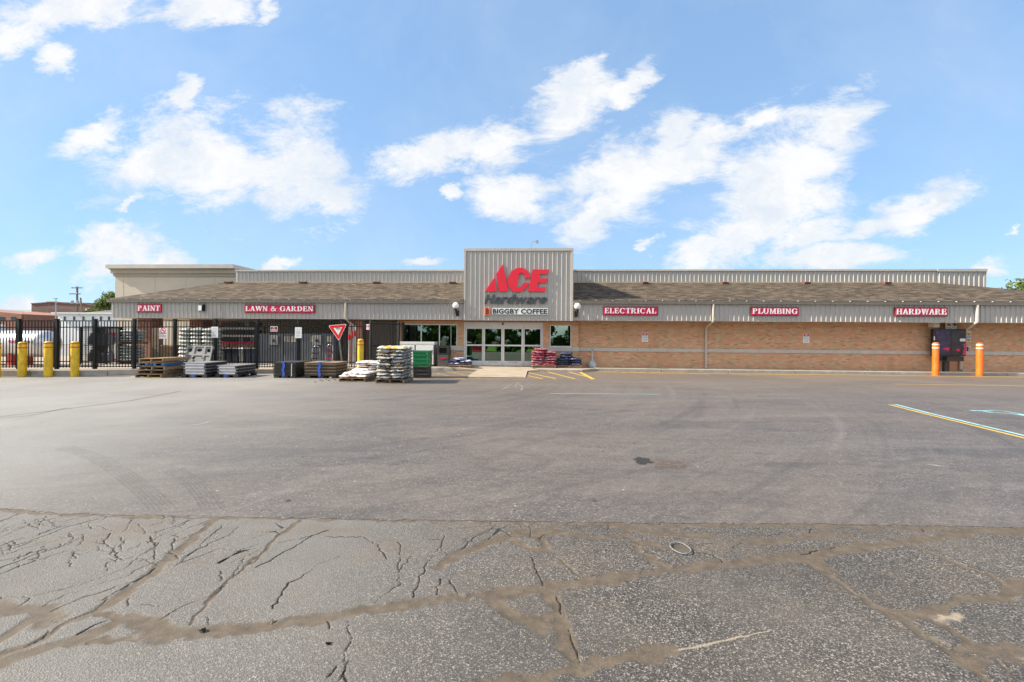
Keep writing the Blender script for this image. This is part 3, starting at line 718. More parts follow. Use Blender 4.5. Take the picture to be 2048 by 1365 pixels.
THIN = [  # dirt-filled narrow joints
 (q2, [(370, 95), (200, 210), (100, 300), (0, 420), (-30, 440)], .014), (q1, [(1969, 390), (1800, 540), (1650, 680), (1550, 800), (1470, 910)], .011),
 (q3, [(330, 400), (430, 470), (520, 550)], .010), (q3, [(1230, 370), (1330, 450)], .010), (q4, [(580, 190), (720, 300)], .010), (q4, [(1780, 1190), (1870, 1345)], .010),
 (q3, [(340, 690), (400, 830), (440, 950), (520, 1190)], .008), (q4, [(700, 170), (960, 255)], .012), (q3, [(1140, 150), (1240, 270)], .009), (q2, [(1780, 690), (1990, 850)], .03)]
for k, (q, p, hw) in enumerate(THIN): stroke(dirt, Q_(q, p), hw, rough=.4, wig=.008, seed=100 + k)
CRACKS = [
 (q2, [(650, 385), (480, 450), (350, 550), (250, 590), (200, 660), (130, 790)]), (q2, [(1210, 700), (1250, 590), (1290, 520), (1290, 470), (1420, 320), (1450, 230)]), (q2, [(1420, 320), (1470, 370)]),
 (q2, [(910, 755), (1000, 680), (1110, 610), (1095, 520), (1090, 460), (1110, 400)]), (q2, [(1110, 380), (1115, 310), (1090, 280)]), (q2, [(1580, 330), (1680, 240), (1800, 190), (1850, 150)]),
 (q2, [(0, 470), (130, 400), (300, 310), (430, 225), (560, 185)]), (q2, [(530, 235), (830, 240), (940, 310), (970, 350), (1010, 410)]), (q2, [(710, 890), (710, 970), (740, 1020), (680, 1170), (680, 1200)]),
 (q2, [(720, 1190), (690, 1260), (700, 1375)]), (q2, [(690, 1260), (610, 1375)]), (q2, [(550, 890), (565, 950)]), (q2, [(620, 1240), (550, 1320)]), (q2, [(1390, 680), (1420, 560)]), (q2, [(1490, 570), (1555, 675)]),
 (q2, [(1200, 380), (1110, 490)]), (q2, [(1880, 190), (1940, 150)]), (q2, [(180, 280), (430, 230)]), (q2, [(1330, 260), (1430, 260)]),
 (q1, [(-90, 280), (0, 250), (200, 160), (500, 120), (620, 90)]), (q1, [(-90, 360), (0, 330), (180, 290), (350, 230), (500, 170), (650, 130), (820, 90)]),
 (q1, [(-90, 510), (0, 480), (250, 380), (450, 320), (650, 240), (850, 220), (1000, 190), (1200, 210), (1400, 140), (1450, 110)]), (q1, [(-90, 560), (0, 525), (250, 430), (500, 350), (650, 340), (850, 350)]),
 (q1, [(240, 700), (400, 660), (600, 610), (800, 550), (960, 490), (1060, 400), (1180, 330)]), (q1, [(330, 770), (500, 690), (750, 610), (1010, 530), (1200, 430)]), (q1, [(390, 810), (600, 720), (800, 660), (1000, 590)]),
 (q1, [(160, 760), (240, 700), (100, 690), (0, 700)]), (q1, [(-50, 140), (150, 60)]), (q1, [(1300, 250), (1450, 180), (1620, 110)]), (q1, [(1150, 280), (1250, 230), (1480, 110)]), (q1, [(960, 190), (1010, 110)]),
 (q1, [(1340, 260), (1330, 320), (1280, 390)]), (q1, [(1160, 240), (1200, 330), (1190, 420)]), (q1, [(850, 210), (800, 290), (880, 350), (920, 410), (820, 440), (830, 510)]),
 (q1, [(1230, 870), (1450, 750), (1640, 690)]), (q1, [(1880, 400), (1830, 480), (1760, 550)]), (q1, [(1350, 470), (1500, 350), (1620, 240), (1720, 150), (1830, 110)]), (q1, [(1400, 440), (1700, 330), (1900, 350), (1990, 340)]),
 (q1, [(1590, 850), (1620, 910)]), (q1, [(990, 710), (980, 780)]), (q1, [(1090, 760), (1250, 770)]), (q1, [(1700, 500), (1690, 580)]), (q1, [(1640, 690), (1800, 545), (1990, 380)]), (q1, [(600, 985), (700, 930), (830, 880)]),
 (q1, [(1400, 410), (1600, 300), (1750, 240), (1830, 170)]), (q1, [(780, 730), (900, 660), (1050, 580), (1200, 480)]), (q1, [(400, 880), (560, 870), (740, 800), (830, 710)]), (q1, [(0, 1140), (200, 1080), (340, 1010), (380, 960)]),
 (q3, [(150, 400), (190, 500), (235, 610)]), (q3, [(650, 320), (850, 310)]), (q3, [(1320, 300), (1540, 285)]), (q3, [(1400, 340), (1550, 375), (1620, 430)]), (q3, [(740, 150), (740, 200)]), (q3, [(450, 180), (540, 155)]),
 (q3, [(1700, 320), (1770, 285)]), (q3, [(345, 700), (385, 825)]), (q3, [(430, 920), (470, 1050), (520, 1190)]), (q4, [(0, 235), (130, 205)]), (q4, [(325, 170), (320, 215)]), (q4, [(260, 370), (380, 340)]), (q4, [(490, 490), (640, 580)]),
 (q4, [(1180, 180), (1200, 205)]), (q4, [(480, 325), (520, 318)])]
for k, (q, p) in enumerate(CRACKS): stroke(crack, Q_(q, p), (.0041 if q else .0038), rough=.5, wig=.0065, step=.03, seed=300 + k)
# alligator cracking at the left: cell borders of a stretched cell pattern
def cells(p0, p1, n, sx, sy, rot, hw, seed):
    rg = np.random.default_rng(seed)
    a, b = np.array(G(*p0).xy), np.array(G(*p1).xy)
    i0, i1 = np.searchsorted(xs, min(a[0], b[0])), np.searchsorted(xs, max(a[0], b[0])); j0, j1 = np.searchsorted(ys, min(a[1], b[1])), np.searchsorted(ys, max(a[1], b[1]))
    X, Y = XX[j0:j1, i0:i1], YY[j0:j1, i0:i1]
    c, s = math.cos(rot), math.sin(rot)
    wx = .03 * np.sin(Y * 9 + seed); wy = .03 * np.sin(X * 8 + 1)
    U, V = ((X + wx) * c + (Y + wy) * s) / sx, (-(X + wx) * s + (Y + wy) * c) / sy
    S = rg.uniform([U.min(), V.min()], [U.max(), V.max()], (n, 2))
    d1 = np.full(U.shape, 9e9); d2 = np.full(U.shape, 9e9)
    for su, sv in S:
        d = np.hypot(U - su, V - sv); d2 = np.minimum(d2, np.maximum(d1, d)); d1 = np.minimum(d1, d)
    e = (d2 - d1) * .5 * min(sx, sy)
    ex = np.minimum.reduce([X - X.min(), X.max() - X, Y - Y.min(), Y.max() - Y]); fade = np.clip(ex / .25, 0, 1)
    gate = np.clip((np.sin(X * 3.1 + Y * 5.3 + seed) + np.sin(X * 6.7 - Y * 4.1) + 1.5) / 1.5, 0, 1)
    crack[j0:j1, i0:i1] = np.maximum(crack[j0:j1, i0:i1], np.clip(1 - .5 * e / (hw * np.clip(gate * fade, .01, 1)), 0, 1) * (gate * fade > .15))
rk = np.random.default_rng(17)
for k in range(80):      # short links that break the long cracks into blocks
    x, y = rk.uniform(-60, 1380), rk.uniform(100, 430)
    if y > 470 - .16 * x and x < 500: continue
    n = int(rk.integers(2, 5)); a = rk.choice([R(-20), R(-24), R(55), R(110), R(-60)]) + rk.normal(0, .35); pts = [(x, y)]
    for j in range(n): a += rk.normal(0, .5); x += 44 * math.cos(a); y += 26 * math.sin(a); pts.append((x, y))
    stroke(crack, Q_(q1, pts), .0027, rough=.6, wig=.010, step=.03, seed=900 + k)
for k in range(9):
    y0 = 120 + 42 * k + rk.uniform(-15, 15); L = rk.uniform(500, 1000); pts = [(-90 + L * j / 7, y0 - .33 * L * j / 7 * (1 - .03 * j) + rk.normal(0, 8)) for j in range(8)]
    stroke(crack, Q_(q1, [p for p in pts if p[1] > 75] or pts[:2]), .0036, rough=.6, wig=.012, step=.03, seed=990 + k)
cells((400, 1130), (640, 1032), 26, .30, .14, R(35), .0034, 5)
cells((860, 1090), (1110, 1040), 18, .25, .20, R(20), .0036, 8)
stroke(pale, Q_(q4, [(1300, 860), (1460, 845)]), .07, seed=1); stroke(pale, Q_(q4, [(1230, 735), (1310, 750)]), .02, seed=2); stroke(pale, Q_(q3, [(110, 360), (140, 355)]), .03, seed=3)
stroke(pale, Q_(q3, [(1240, 1105), (1400, 1088), (1700, 1020), (1990, 948)]), .008, rough=.5, wig=.004, seed=4); stroke(pale, Q_(q2, [(960, 640), (1040, 610)]), .03, seed=5)
for k, (q, p, hw) in enumerate(BANDS): stroke(pale, Q_(q, p), hw * 1.45, rough=.5, wig=.02, seed=500 + k)
pale *= .50; stroke(pale, Q_(q4, [(1300, 860), (1460, 845)]), .04, rough=.6, seed=1); stroke(pale, Q_(q3, [(1240, 1105), (1400, 1088), (1700, 1020), (1990, 948)]), .008, rough=.5, wig=.004, seed=4)
ss = lambda v, a, b: np.clip((v - a) / (b - a), 0, 1) ** 2 * (3 - 2 * np.clip((v - a) / (b - a), 0, 1))
ZZ = (-.005 * ss(dirt, .30, .85) - .010 * ss(crack, .45, .9) + .004 * np.sin(XX * 1.9 + 1) * np.sin(YY * 2.3) + .003 * np.sin(XX * 4.1)) * (1 - .85 * ss(YY, 3.5, 3.85)) - .006
nx, ny = SH[1], SH[0]
me = bpy.data.meshes.new('pavement')
me.vertices.add(nx * ny); me.vertices.foreach_set('co', np.stack([XX, YY, ZZ], -1).astype(np.float32).ravel())
ii = (np.arange(ny - 1)[:, None] * nx + np.arange(nx - 1)[None, :]).ravel()
quads = np.stack([ii, ii + 1, ii + nx + 1, ii + nx], -1).astype(np.int32)
me.loops.add(quads.size); me.loops.foreach_set('vertex_index', quads.ravel())
me.polygons.add(len(quads)); me.polygons.foreach_set('loop_start', np.arange(0, quads.size, 4, dtype=np.int32)); me.polygons.foreach_set('use_smooth', np.ones(len(quads), bool))
me.update(calc_edges=True); me.validate()
for nm, F in (('dirt', dirt), ('crack', crack), ('pale', pale)):
    at_ = me.attributes.new(nm, 'FLOAT', 'POINT'); at_.data.foreach_set('value', F.astype(np.float32).ravel())
me.materials.append(M_old)
pv = bpy.data.objects.new('pavement', me); C.objects.link(pv)
tag(pv, 'old cracked asphalt with dirt filled joints in the foreground', 'pavement', kind='structure')
del dirt, crack, pale, XX, YY, ZZ

# the newer asphalt: its ragged near edge laps over the old
edge = [(-900, 1000), (-300, 1010), (0, 1016), (120, 1026), (400, 1032), (700, 1038), (1024, 1042), (1300, 1046), (1500, 1046), (1800, 1050), (2048, 1055), (2400, 1060), (3000, 1066)]
rg = np.random.default_rng(4); near = []
for a, b in zip(edge[:-1], edge[1:]):
    n = 26
    for i in range(n):
        p = G(a[0] + (b[0] - a[0]) * i / n, a[1] + (b[1] - a[1]) * i / n); near.append((p.x, p.y + rg.normal(0, .010)))
mb = MB(); far_y = 60; pts = [(-80, near[0][1])] + near + [(80, near[-1][1])]
for x, y in pts: mb.v += [(x, y, -.003), (x, y, -.012), (x, far_y, -.003)]
for i in range(len(pts) - 1):
    a, b = 3 * i, 3 * i + 3
    mb.f += [(a, b, b + 2, a + 2), (a + 1, b + 1, b, a)]; mb.mi += [0, 0]
tag(mb.build('parking_lot', M_lot), 'wide grey asphalt parking lot in front of the hardware store', 'parking lot', kind='structure')

# painted marks
ZM = .0022
def mark(name, segs, w, mat, label, px=True, z=ZM):
    mb = MB()
    for k, s in enumerate(segs): ribbon(mb, [G(*p) for p in s] if px else s, w, z + .0006 * k)
    return tag(mb.build(name, mat), label, 'road marking', kind='structure')
mark('parking_line', [[(1779, 810), (1860, 830.5), (1950, 852.5), (2060, 879.5), (2300, 938)]], .085, M_line, 'long yellow parking stripe at the right edge of the lot')
mark('parking_line', [[(1790, 809.5), (1860, 827.5), (1950, 849), (2060, 875), (2300, 931)]], .085, M_lineblue, 'pale blue stripe running beside the yellow parking stripe', z=ZM + .004)
mark('parking_line', [[(1787, 768.6), (1900, 770.2), (2060, 772.6), (2300, 776)]], .10, M_line, 'thin yellow stripe across the lot in front of the orange bollards')
mark('parking_line', [[(1192, 744.2), (1300, 746.2), (1500, 748.6), (1700, 750.4), (1860, 752.4), (2060, 755), (2300, 758)]], .16, M_line, 'worn yellow stripe along the foot of the kerb on the right')
mark('parking_line', [[(1200, 741.8), (1250, 746)], [(1262, 743.4), (1330, 749)], [(1345, 744.5), (1420, 751)], [(1300, 746), (1360, 745)], [(1520, 747), (1600, 753.5)], [(1560, 755), (1618, 757.5)], [(1430, 746), (1500, 752)]], .11, M_linefaded, 'faded yellow hatching by the kerb below the electrical sign')
mark('hatch_marking', [[(1056, 746), (1112, 758)], [(1096, 744.5), (1150, 758.5)], [(1135, 744.3), (1176, 754.5)], [(1130, 744.6), (1195, 744.6)], [(1056, 752), (1085, 758.5)]], .10, M_line, 'yellow hatched stripes right of the entrance ramp')
mark('hatch_marking', [[(1161, 745.5), (1187, 759.5)]], .16, M_line, 'short thick yellow bar at the end of the hatched area', z=ZM + .004)
mark('hatch_marking', [[(893, 742.8), (960, 757)], [(930, 743.5), (975, 752.5)], [(862, 745), (930, 759)], [(900, 758.6), (1050, 759.6)]], .10, M_linefaded, 'yellow hatched stripes left of the entrance ramp')
mark('hatch_marking', [[(1100, 787.6), (1220, 788.6), (1322, 789.2)]], .05, M_lineblue, 'thin faded pale blue line on the asphalt before the entrance')
hs = MB()
for k, (pts, w) in enumerate([([(1940, 821.5), (1962, 821.8), (1985, 825.4)], .10), ([(1958, 822.4), (1985, 821.4), (2010, 823), (2034, 827.2), (2062, 832.5), (2100, 838)], .055), ([(1965, 824), (1985, 826.4), (2003, 826.8)], .05),
                              ([(2005, 827.2), (2020, 827.4), (2040, 831), (2070, 835)], .07), ([(2036, 829.5), (2075, 834)], .16), ([(2075, 832), (2120, 836), (2150, 846), (2110, 850), (2060, 842)], .07)]):
    ribbon(hs, [G(*p) for p in pts], w, ZM + .0006 * k)
tag(hs.build('wheelchair_marking', M_lineblue), 'pale blue wheelchair symbol painted on the asphalt at the right edge', 'road marking', kind='structure')
def arc_marks(pts, w, n, gap):
    mb = MB()
    P = [Vector(G(*p).xy) for p in pts]
    # resample smoothly
    out = []
    for i in range(len(P) - 1):
        p0, p1, p2, p3 = P[max(i - 1, 0)], P[i], P[i + 1], P[min(i + 2, len(P) - 1)]
        for k in range(10):
            t = k / 10; out.append(.5 * ((2 * p1) + (p2 - p0) * t + (2 * p0 - 5 * p1 + 4 * p2 - p3) * t * t + (3 * p1 - p0 - 3 * p2 + p3) * t ** 3))
    for j in range(n):
        o = (j - (n - 1) / 2) * gap
        Q = []
        for i, p in enumerate(out):
            d = (out[min(i + 1, len(out) - 1)] - out[max(i - 1, 0)]).normalized(); Q.append(p + Vector((-d.y, d.x)) * o)
        ribbon(mb, Q, w, ZM - .001 + .0003 * j)
    return mb
for k, (pts, nm) in enumerate([([(130, 895), (200, 920), (255, 955), (300, 992), (330, 1024)], 'curved ribbed tyre track near the left joint of the asphalt'),
                               ([(345, 940), (385, 965), (412, 995), (428, 1022)], 'short tyre track right of the curved one'),
                               ]):
    tag(arc_marks(pts, .022, 6, .034).build('tyre_mark', M_tyre), nm, 'tyre mark', kind='structure')
mark('seam', [[(-120, 842), (0, 834), (120, 820), (260, 802), (360, 783)]], .03, M_joint, 'dark long joint across the left of the lot')
mark('seam', [[(-60, 842), (60, 832), (135, 816)]], .025, M_joint, 'second dark joint across the left of the lot', z=ZM + .003)
mark('seam', [[(1018, 771), (1034, 766), (1046, 775), (1042, 781)], [(1034, 766), (1044, 764)], [(1005, 780), (1022, 770)], [(1034, 768), (1030, 775)]], .07, M_linewhite, 'pale chalky scratch on the asphalt before the door')
mark('scratch', [[(385, 853), (430, 842)]], .09, M_linewhite, 'pale chalky scrape on the left of the lot')
mark('scratch', [[(1762, 866), (1805, 874)]], .035, M_linewhite, 'thin chalky scratch near the parking stripe')
mark('scratch', [[(1855, 929), (1880, 933), (1895, 936)]], .06, M_linewhite, 'broad chalky scrape at the lower right of the lot')
def blob(name, px, py, rx, ry, mat, label, seed, z=ZM + .002):
    rg = np.random.default_rng(seed); c = G(px, py); n = 40; ph = rg.uniform(0, 6.28, 5)
    pts = []
    for k in range(n):
        a = 2 * math.pi * k / n; r = 1 + sum(.10 * math.sin((j + 2) * a + ph[j]) for j in range(5))
        pts.append((c.x + rx * r * math.cos(a), c.y + ry * r * math.sin(a)))
    return fill(name, pts, z, mat, label, 'stain')
M_stain = stripe_mat('oil_stain', (.03, .03, .03), .30, .62)
M_rust = stripe_mat('rusty_stain', (.17, .105, .08), .47, .40)
blob('stain', 1285, 922, .115, .16, M_stain, 'dark oval oil stain right of centre on the asphalt', 9)
blob('stain', 1335, 928, .20, .26, M_rust, 'rusty patch beside the dark oval oil stain', 2, ZM)
blob('stain', 576, 1002, .018, .03, M_stain, 'small dark drip on the smooth asphalt above the joint', 3)

# kerbs, pavements, ramp
SW = .12
Yw, Yb, Yf, Yp = 23.1, 22.93, 22.2, 26.9
xl, xr1 = X_(757, 21.2, 741), G(940, 742).x
xa0, xa1 = G(941, 750).x, G(1053, 750).x
xk0, xk1 = G(1055, 744, 0).x, G(1164, 744, 0).x
def walkway(name, pts, label, z=SW, mat=None):
    return tag(MB().slab(pts, -.05, z).build(name, mat or M_concrete, bevel=.02), label, 'pavement', kind='structure')
yl, yr = G(900, 741.5).y, G(1110, 744.6).y
walkway('sidewalk', [(xl, yl + .16), (xr1 - .75, yl + .16), (xr1 - .75, Yw), (xl, Yw)], 'concrete walkway under the three pane window')
walkway('sidewalk', [(xk0 + .55, yr + .16), (xk1, yr + .16), (xk1 + .75, 22.28), (40, 22.28), (40, Yw + .1), (xk0 + .55, Yw + .1)], 'long concrete walkway along the brick wall')
def kerb(name, pts, label):
    """kerb stones along a polyline: its left-hand side is the road"""
    mb = MB(); L = 0
    for a, b in zip(pts[:-1], pts[1:]):
        a, b = Vector(a), Vector(b); d = (b - a); n = max(1, round(d.length / 3.05)); u = d.normalized(); q = Vector((-u.y, u.x)) * .16
        for i in range(n):
            p0, p1 = a + d * (i / n) + u * .006, a + d * ((i + 1) / n) - u * .006
            mb.slab([tuple(p0), tuple(p1), tuple(p1 + q), tuple(p0 + q)], -.05, SW + .012)
    return tag(mb.build(name, M_curb, bevel=.025), label, 'kerb', kind='structure')
kerb('curb', [(xl, yl), (xr1 - .75, yl)], 'grey kerb stones below the window')
kerb('curb', [(xk0 + .55, yr), (xk1, yr), (xk1 + .75, 22.12), (40, 22.12)], 'grey kerb stones along the brick wall')
# flared ramp of pale concrete
mb = MB(); zt = SW + .005; y0, y1 = G(1000, 755.5).y, 22.75
mb.add([(xa0, y0, .012), (xa1, y0, .012), (xa1, yr, .05), (xa1, y1, zt), (xa0, y1, zt), (xa0, yl, .05)], [(0, 1, 2, 5), (5, 2, 3, 4)])
mb.add([(xa1, yr, .05), (xk0 + .55, yr, zt), (xk0 + .55, y1, zt), (xa1, y1, zt)], [(0, 1, 2, 3)])
mb.add([(xr1 - .75, yl, zt), (xa0, yl, .05), (xa0, y1, zt), (xr1 - .75, y1, zt)], [(0, 1, 2, 3)])
mb.add([(xa1, yr, .011), (xk0 + .55, yr, .011), (xk0 + .55, yr, zt), (xa1, yr, .05)], [(0, 1, 2, 3)])
mb.add([(xr1 - .75, yl, .011), (xa0, yl, .011), (xa0, yl, .05), (xr1 - .75, yl, zt)], [(0, 1, 2, 3)])
tag(mb.build('ramp', M_apron), 'pale concrete ramp leading up to the glass doors', 'ramp', kind='structure')
mark('hatch_marking', [[(xa0 + .05, y0 + 1.0), (xa1 - .1, y0 + .25)]], .10, M_linefaded, 'faded yellow stripe across the pale ramp', px=False, z=.034)
# ------------------------------------------------------------------ the hardware store
store = thing('hardware_store', 'long single storey brick hardware store with taupe metal fascia and raised centre tower', 'building', (0, Yw, 0))
PITCH = .221
def siding(X0, X1, z0, z1, Y, pitch=PITCH, deep=.12, x_start=None):
    """standing-seam sheet facing -Y"""
    mb = MB(); mb.box(X0, X1, Y, Y + deep, z0, z1)
    x = (X0 if x_start is None else x_start) + pitch * .5
    while x < X1 - .03:
        mb.add([(x - .032, Y, z0 + .004), (x - .013, Y - .040, z0 + .004), (x + .013, Y - .040, z0 + .004), (x + .032, Y, z0 + .004),
                (x - .032, Y, z1 - .004), (x - .013, Y - .040, z1 - .004), (x + .013, Y - .040, z1 - .004), (x + .032, Y, z1 - .004)],
               [(0, 1, 5, 4), (1, 2, 6, 5), (2, 3, 7, 6), (3, 2, 1, 0), (4, 5, 6, 7)])
        x += pitch
    return mb
zs_, ze = 2.44, 3.26
XL, XT0, XT1, XR = X_(223, Yf, 618), X_(929, Yf, 570), X_(1145.5, Yf, 570), 27.4
XB0, XB1 = X_(795, Yb, 690), X_(1157, Yb, 690)
sub('fascia', store, siding(XL, XT0 - .003, zs_, ze, Yf), M_siding); sub('fascia', store, siding(XT1 + .003, XR, zs_, ze, Yf), M_siding)
for q0, q1, q2 in ((XL, XL + .1, 27.4), (XR - .1, XR, 31)): sub('fascia_return', store, MB().box(q0, q1, Yf + .123, q2, zs_, ze), M_siding)
# bottom trim of the fascia
for q0, q1 in ((XL - .01, XT0 - .02), (XT1 + .02, XR)): sub('fascia_trim', store, MB().box(q0, q1, Yf - .045, Yf - .002, zs_ - .016, zs_ - .003), M_trim)
# tower
ztow = Z_(1037, 497.5, Yf)
mb = siding(XT0, XT1, zs_ - .04, ztow - .13, Yf - .03, .2215, .10)
tw = sub('tower', store, mb, M_siding)
mb = MB(); mb.box(XT0 + .004, XT1 - .004, Yf + .073, Yp + .35, 2.6, ztow - .15); sub('tower_side', store, mb, M_siding)
mb = MB(); mb.box(XT0 - .02, XT1 + .02, Yf - .085, Yp + .38, ztow - .127, ztow); mb.box(XT0 - .015, XT0 + .07, Yf - .08, Yf - .033, zs_ - .04, ztow - .13); mb.box(XT1 - .07, XT1 + .015, Yf - .08, Yf - .033, zs_ - .04, ztow - .13)
sub('tower_trim', store, mb, M_trim)
# parapet
zpt = Z_(700, 540.2, Yp); XP0, XP1, XP2 = X_(472, Yp, 550), X_(1970.5, Yp, 556), X_(1873, Yp, 556)
mb = siding(XP0, XP2, 4.5, zpt - .10, Yp, .2385)
sub('parapet', store, mb, M_siding)
mb = siding(XP2, XP1, 3.6, zpt - .10, Yp - .015, .262); sub('parapet', store, mb, M_siding)
mb = MB(); mb.box(XP0, XP2 - .002, Yp - .07, Yp + .2, zpt - .097, zpt); mb.box(XP2, XP1 + .04, Yp - .09, Yp + .2, zpt - .13, zpt + .012); sub('parapet_cap', store, mb, M_trim)
mb = MB(); mb.box(XP1 - .02, XP1 + .012, Yp - .06, Yp - .017, 3.8, zpt - .135); sub('parapet_corner_trim', store, mb, M_trim)
mb = MB(); mb.box(XP0 + .1, XP1 - .1, Yp + .125, 62, 0.0, 5.2); sub('rear_hall', store, mb, M_stucco)
# shingled roof
ye, zev, zrt = Yf - .11, 3.40, 4.83
xl1, xr1_ = X_(452, Yp, 566), X_(1873, Yp, 566)
rf = MB(); th = .05
def roofplane(a, b, c, d):
    n = (Vector(b) - Vector(a)).cross(Vector(d) - Vector(a)).normalized() * th
    V = [Vector(p) for p in (a, b, c, d)]; U = [p - n for p in V]
    rf.add(V + U, [(0, 1, 2, 3), (7, 6, 5, 4), (0, 4, 5, 1), (1, 5, 6, 2), (2, 6, 7, 3), (3, 7, 4, 0)])
eL, eR = XL - .13, XR + .12
roofplane((eL, ye, zev), (XT0 - .004, ye, zev), (XT0 - .004, Yp - .02, zrt), (xl1, Yp - .02, zrt))
roofplane((XT1 + .004, ye, zev), (eR, ye, zev), (xr1_, Yp - .02, zrt), (XT1 + .004, Yp - .02, zrt))
roofplane((eL, 30, zev), (eL, ye, zev), (xl1, Yp - .02, zrt), (xl1, 30, zrt))
roofplane((eR, ye, zev), (eR, 31.6, zev), (xr1_, 26.95, zrt), (xr1_, Yp - .02, zrt))
roof = sub('roof', store, rf, M_shingle)
M_ventred = paint('rust_red_vent', (.20, .085, .06), .6, .3, 9.)
for px in (457, 606, 753, 905, 1290, 1449, 1612, 1772):
    y = Yp - .42; z = zev + (zrt - zev) * (y - ye) / (Yp - .02 - ye); x = X_(px, y, 568)
    mb = MB(); mb.add([(x - .16, y - .16, z - .02), (x + .16, y - .16, z - .02), (x + .16, y + .2, z + .06), (x - .16, y + .2, z + .06), (x - .17, y - .19, z + .085), (x + .17, y - .19, z + .085), (x + .17, y + .2, z + .15), (x - .17, y + .2, z + .15)],
                      [(0, 1, 5, 4), (1, 2, 6, 5), (2, 3, 7, 6), (3, 0, 4, 7), (4, 5, 6, 7), (0, 3, 2, 1)])
    sub('roof_vent', roof, mb, M_ventred)
sub('roof_flashing', store, MB().box(xl1 + .1, XT0 - .01, Yp - .10, Yp - .045, zrt - .03, zrt + .03), M_shelf)
sub('roof_flashing', store, MB().box(XT1 + .01, xr1_ - .05, Yp - .10, Yp - .045, zrt - .03, zrt + .03), M_shelf)
# gutters with hanger straps
for a, b in ((eL - .02, XT0 - .03), (XT1 + .03, eR + .02)):
    mb = MB(); mb.prism([(a, 3.235), (b, 3.235), (b, 3.345), (a, 3.345)], ye - .03, Yf - .002); mb.prism([(a, 3.348), (b, 3.348), (b, 3.372), (a, 3.372)], ye - .055, ye - .02)
    g = sub('gutter', store, mb, M_gutter)
    x = a + .3
    while x < b: sub('gutter_strap', g, MB().box(x, x + .03, ye - .062, ye + .10, 3.374, 3.392), M_white); x += .78
def downspout(pts, w=.055):
    return sub('downspout', store, MB().tube(pts, w, 8), M_downspout, smooth='auto')
xd = X_(1427, Yf - .1, 620); downspout([(xd, Yf - .09, 3.24), (xd, Yf - .09, 2.50), (xd, Yf - .05, 2.42), (xd, Yw - .13, 2.17), (xd, Yw - .07, 2.08), (xd, Yw - .07, SW + .02)])
xd = X_(1955, Yf - .1, 620); xe = X_(1921.5, Yw - .07, 720); downspout([(xd, Yf - .09, 3.24), (xd, Yf - .09, 2.46), (xd - .04, Yf - .03, 2.40), (xe + .06, Yw - .12, 2.02), (xe, Yw - .07, 1.92), (xe, Yw - .07, SW + .10), (xe + .03, Yw - .22, SW + .05)], .062)
xd = X_(691, Yf - .1, 620); downspout([(xd, Yf - .09, 3.24), (xd, Yf - .09, 2.50), (xd + .02, Yf - .05, 2.42), (xd + .15, 22.62, 2.16), (xd + .16, 22.66, 2.08), (xd + .16, 22.66, .16)])
# brick: the entrance bay with its openings, and the blank wall to the right
def zz(px, py): return Z_(px, py, Yb)
wl_ = (X_(803, Yb, 670), X_(914.5, Yb, 670), zz(860, 693.5), zz(860, 648.5))
wr_ = (X_(1099.5, Yb, 670), X_(1143, Yb, 670), zz(1121, 694.5), zz(1121, 650))
dr_ = (X_(928, Yb, 690), X_(1086, Yb, 690), SW, zz(1005, 645))
ztop = 2.60
mb = MB(); mb.wall(XB0, XB1, 0, ztop, Yb, [wl_, wr_, dr_], .16); mb.add([(XB1, Yb, 0), (XB1, Yw + .1, 0), (XB1, Yw + .1, ztop), (XB1, Yb, ztop)], [(0, 1, 2, 3)])
mb.add([(XB0, 27.3, 0), (XB0, Yb, 0), (XB0, Yb, ztop), (XB0, 27.3, ztop)], [(0, 1, 2, 3)])
sub('entrance_wall', store, mb, M_brick)
mb = MB(); mb.box(XB0 - .006, XB1 + .006, Yb - .012, Yb - .0005, zz(1000, 643.6), zs_ + .1); sub('soldier_course', store, mb, M_soldier)
mb = MB(); mb.box(XB1 + .002, XR - .25, Yw, Yw + .3, 0, ztop); mb.box(XR - .55, XR - .25, Yw + .302, 31, 0, ztop); sub('brick_wall', store, mb, M_brick)
# limestone belt course in blocks
zb0, zb1 = Z_(1300, 704, Yw), Z_(1300, 697, Yw)
mb = MB(); x = XB1 + .006
while x < XR - .3:
    x2 = min(x + 1.47, XR - .26); mb.box(x, x2 - .008, Yw - .045, Yw - .001, zb0, zb1); x = x2
sub('belt_course', store, mb, M_ledge)
for a, b in ((XB0 - .02, dr_[0] - .004), (dr_[1] + .004, XB1 + .03)):
    mb = MB(); n = 3 if b - a > 2 else 2
    for i in range(n): mb.box(a + (b - a) * i / n, a + (b - a) * (i + 1) / n - .008, Yb - .05, Yb - .001, zb0 - .02, zb1 + .02)
    sub('window_ledge', store, mb, M_ledge)
mb = MB(); mb.box(XT1, XR - .1, Yf + .125, Yw - .003, zs_ + .03, zs_ + .07); mb.box(XB0, XT1 - .002, Yf + .125, Yb - .003, zs_ + .03, zs_ + .07); sub('soffit', store, mb, M_trim)
mb = MB(); mb.box(XL + .105, XB0 - .004, Yf + .125, 29.4, zs_ + .03, zs_ + .08); sub('canopy_soffit', store, mb, M_soffit)
# canopy: brick back wall and pillars
xq = X_(425, 27.3, 660)
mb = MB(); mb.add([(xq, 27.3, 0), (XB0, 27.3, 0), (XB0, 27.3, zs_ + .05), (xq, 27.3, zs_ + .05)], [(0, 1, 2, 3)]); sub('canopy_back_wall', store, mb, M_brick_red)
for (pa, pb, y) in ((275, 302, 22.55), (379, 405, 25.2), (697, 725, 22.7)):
    a, b = X_(pa, y, 690), X_(pb, y, 690); mb = MB(); mb.box(a, b, y, y + (b - a), 0.1, zs_ + .028); sub('brick_pillar', store, mb, M_brick_red)
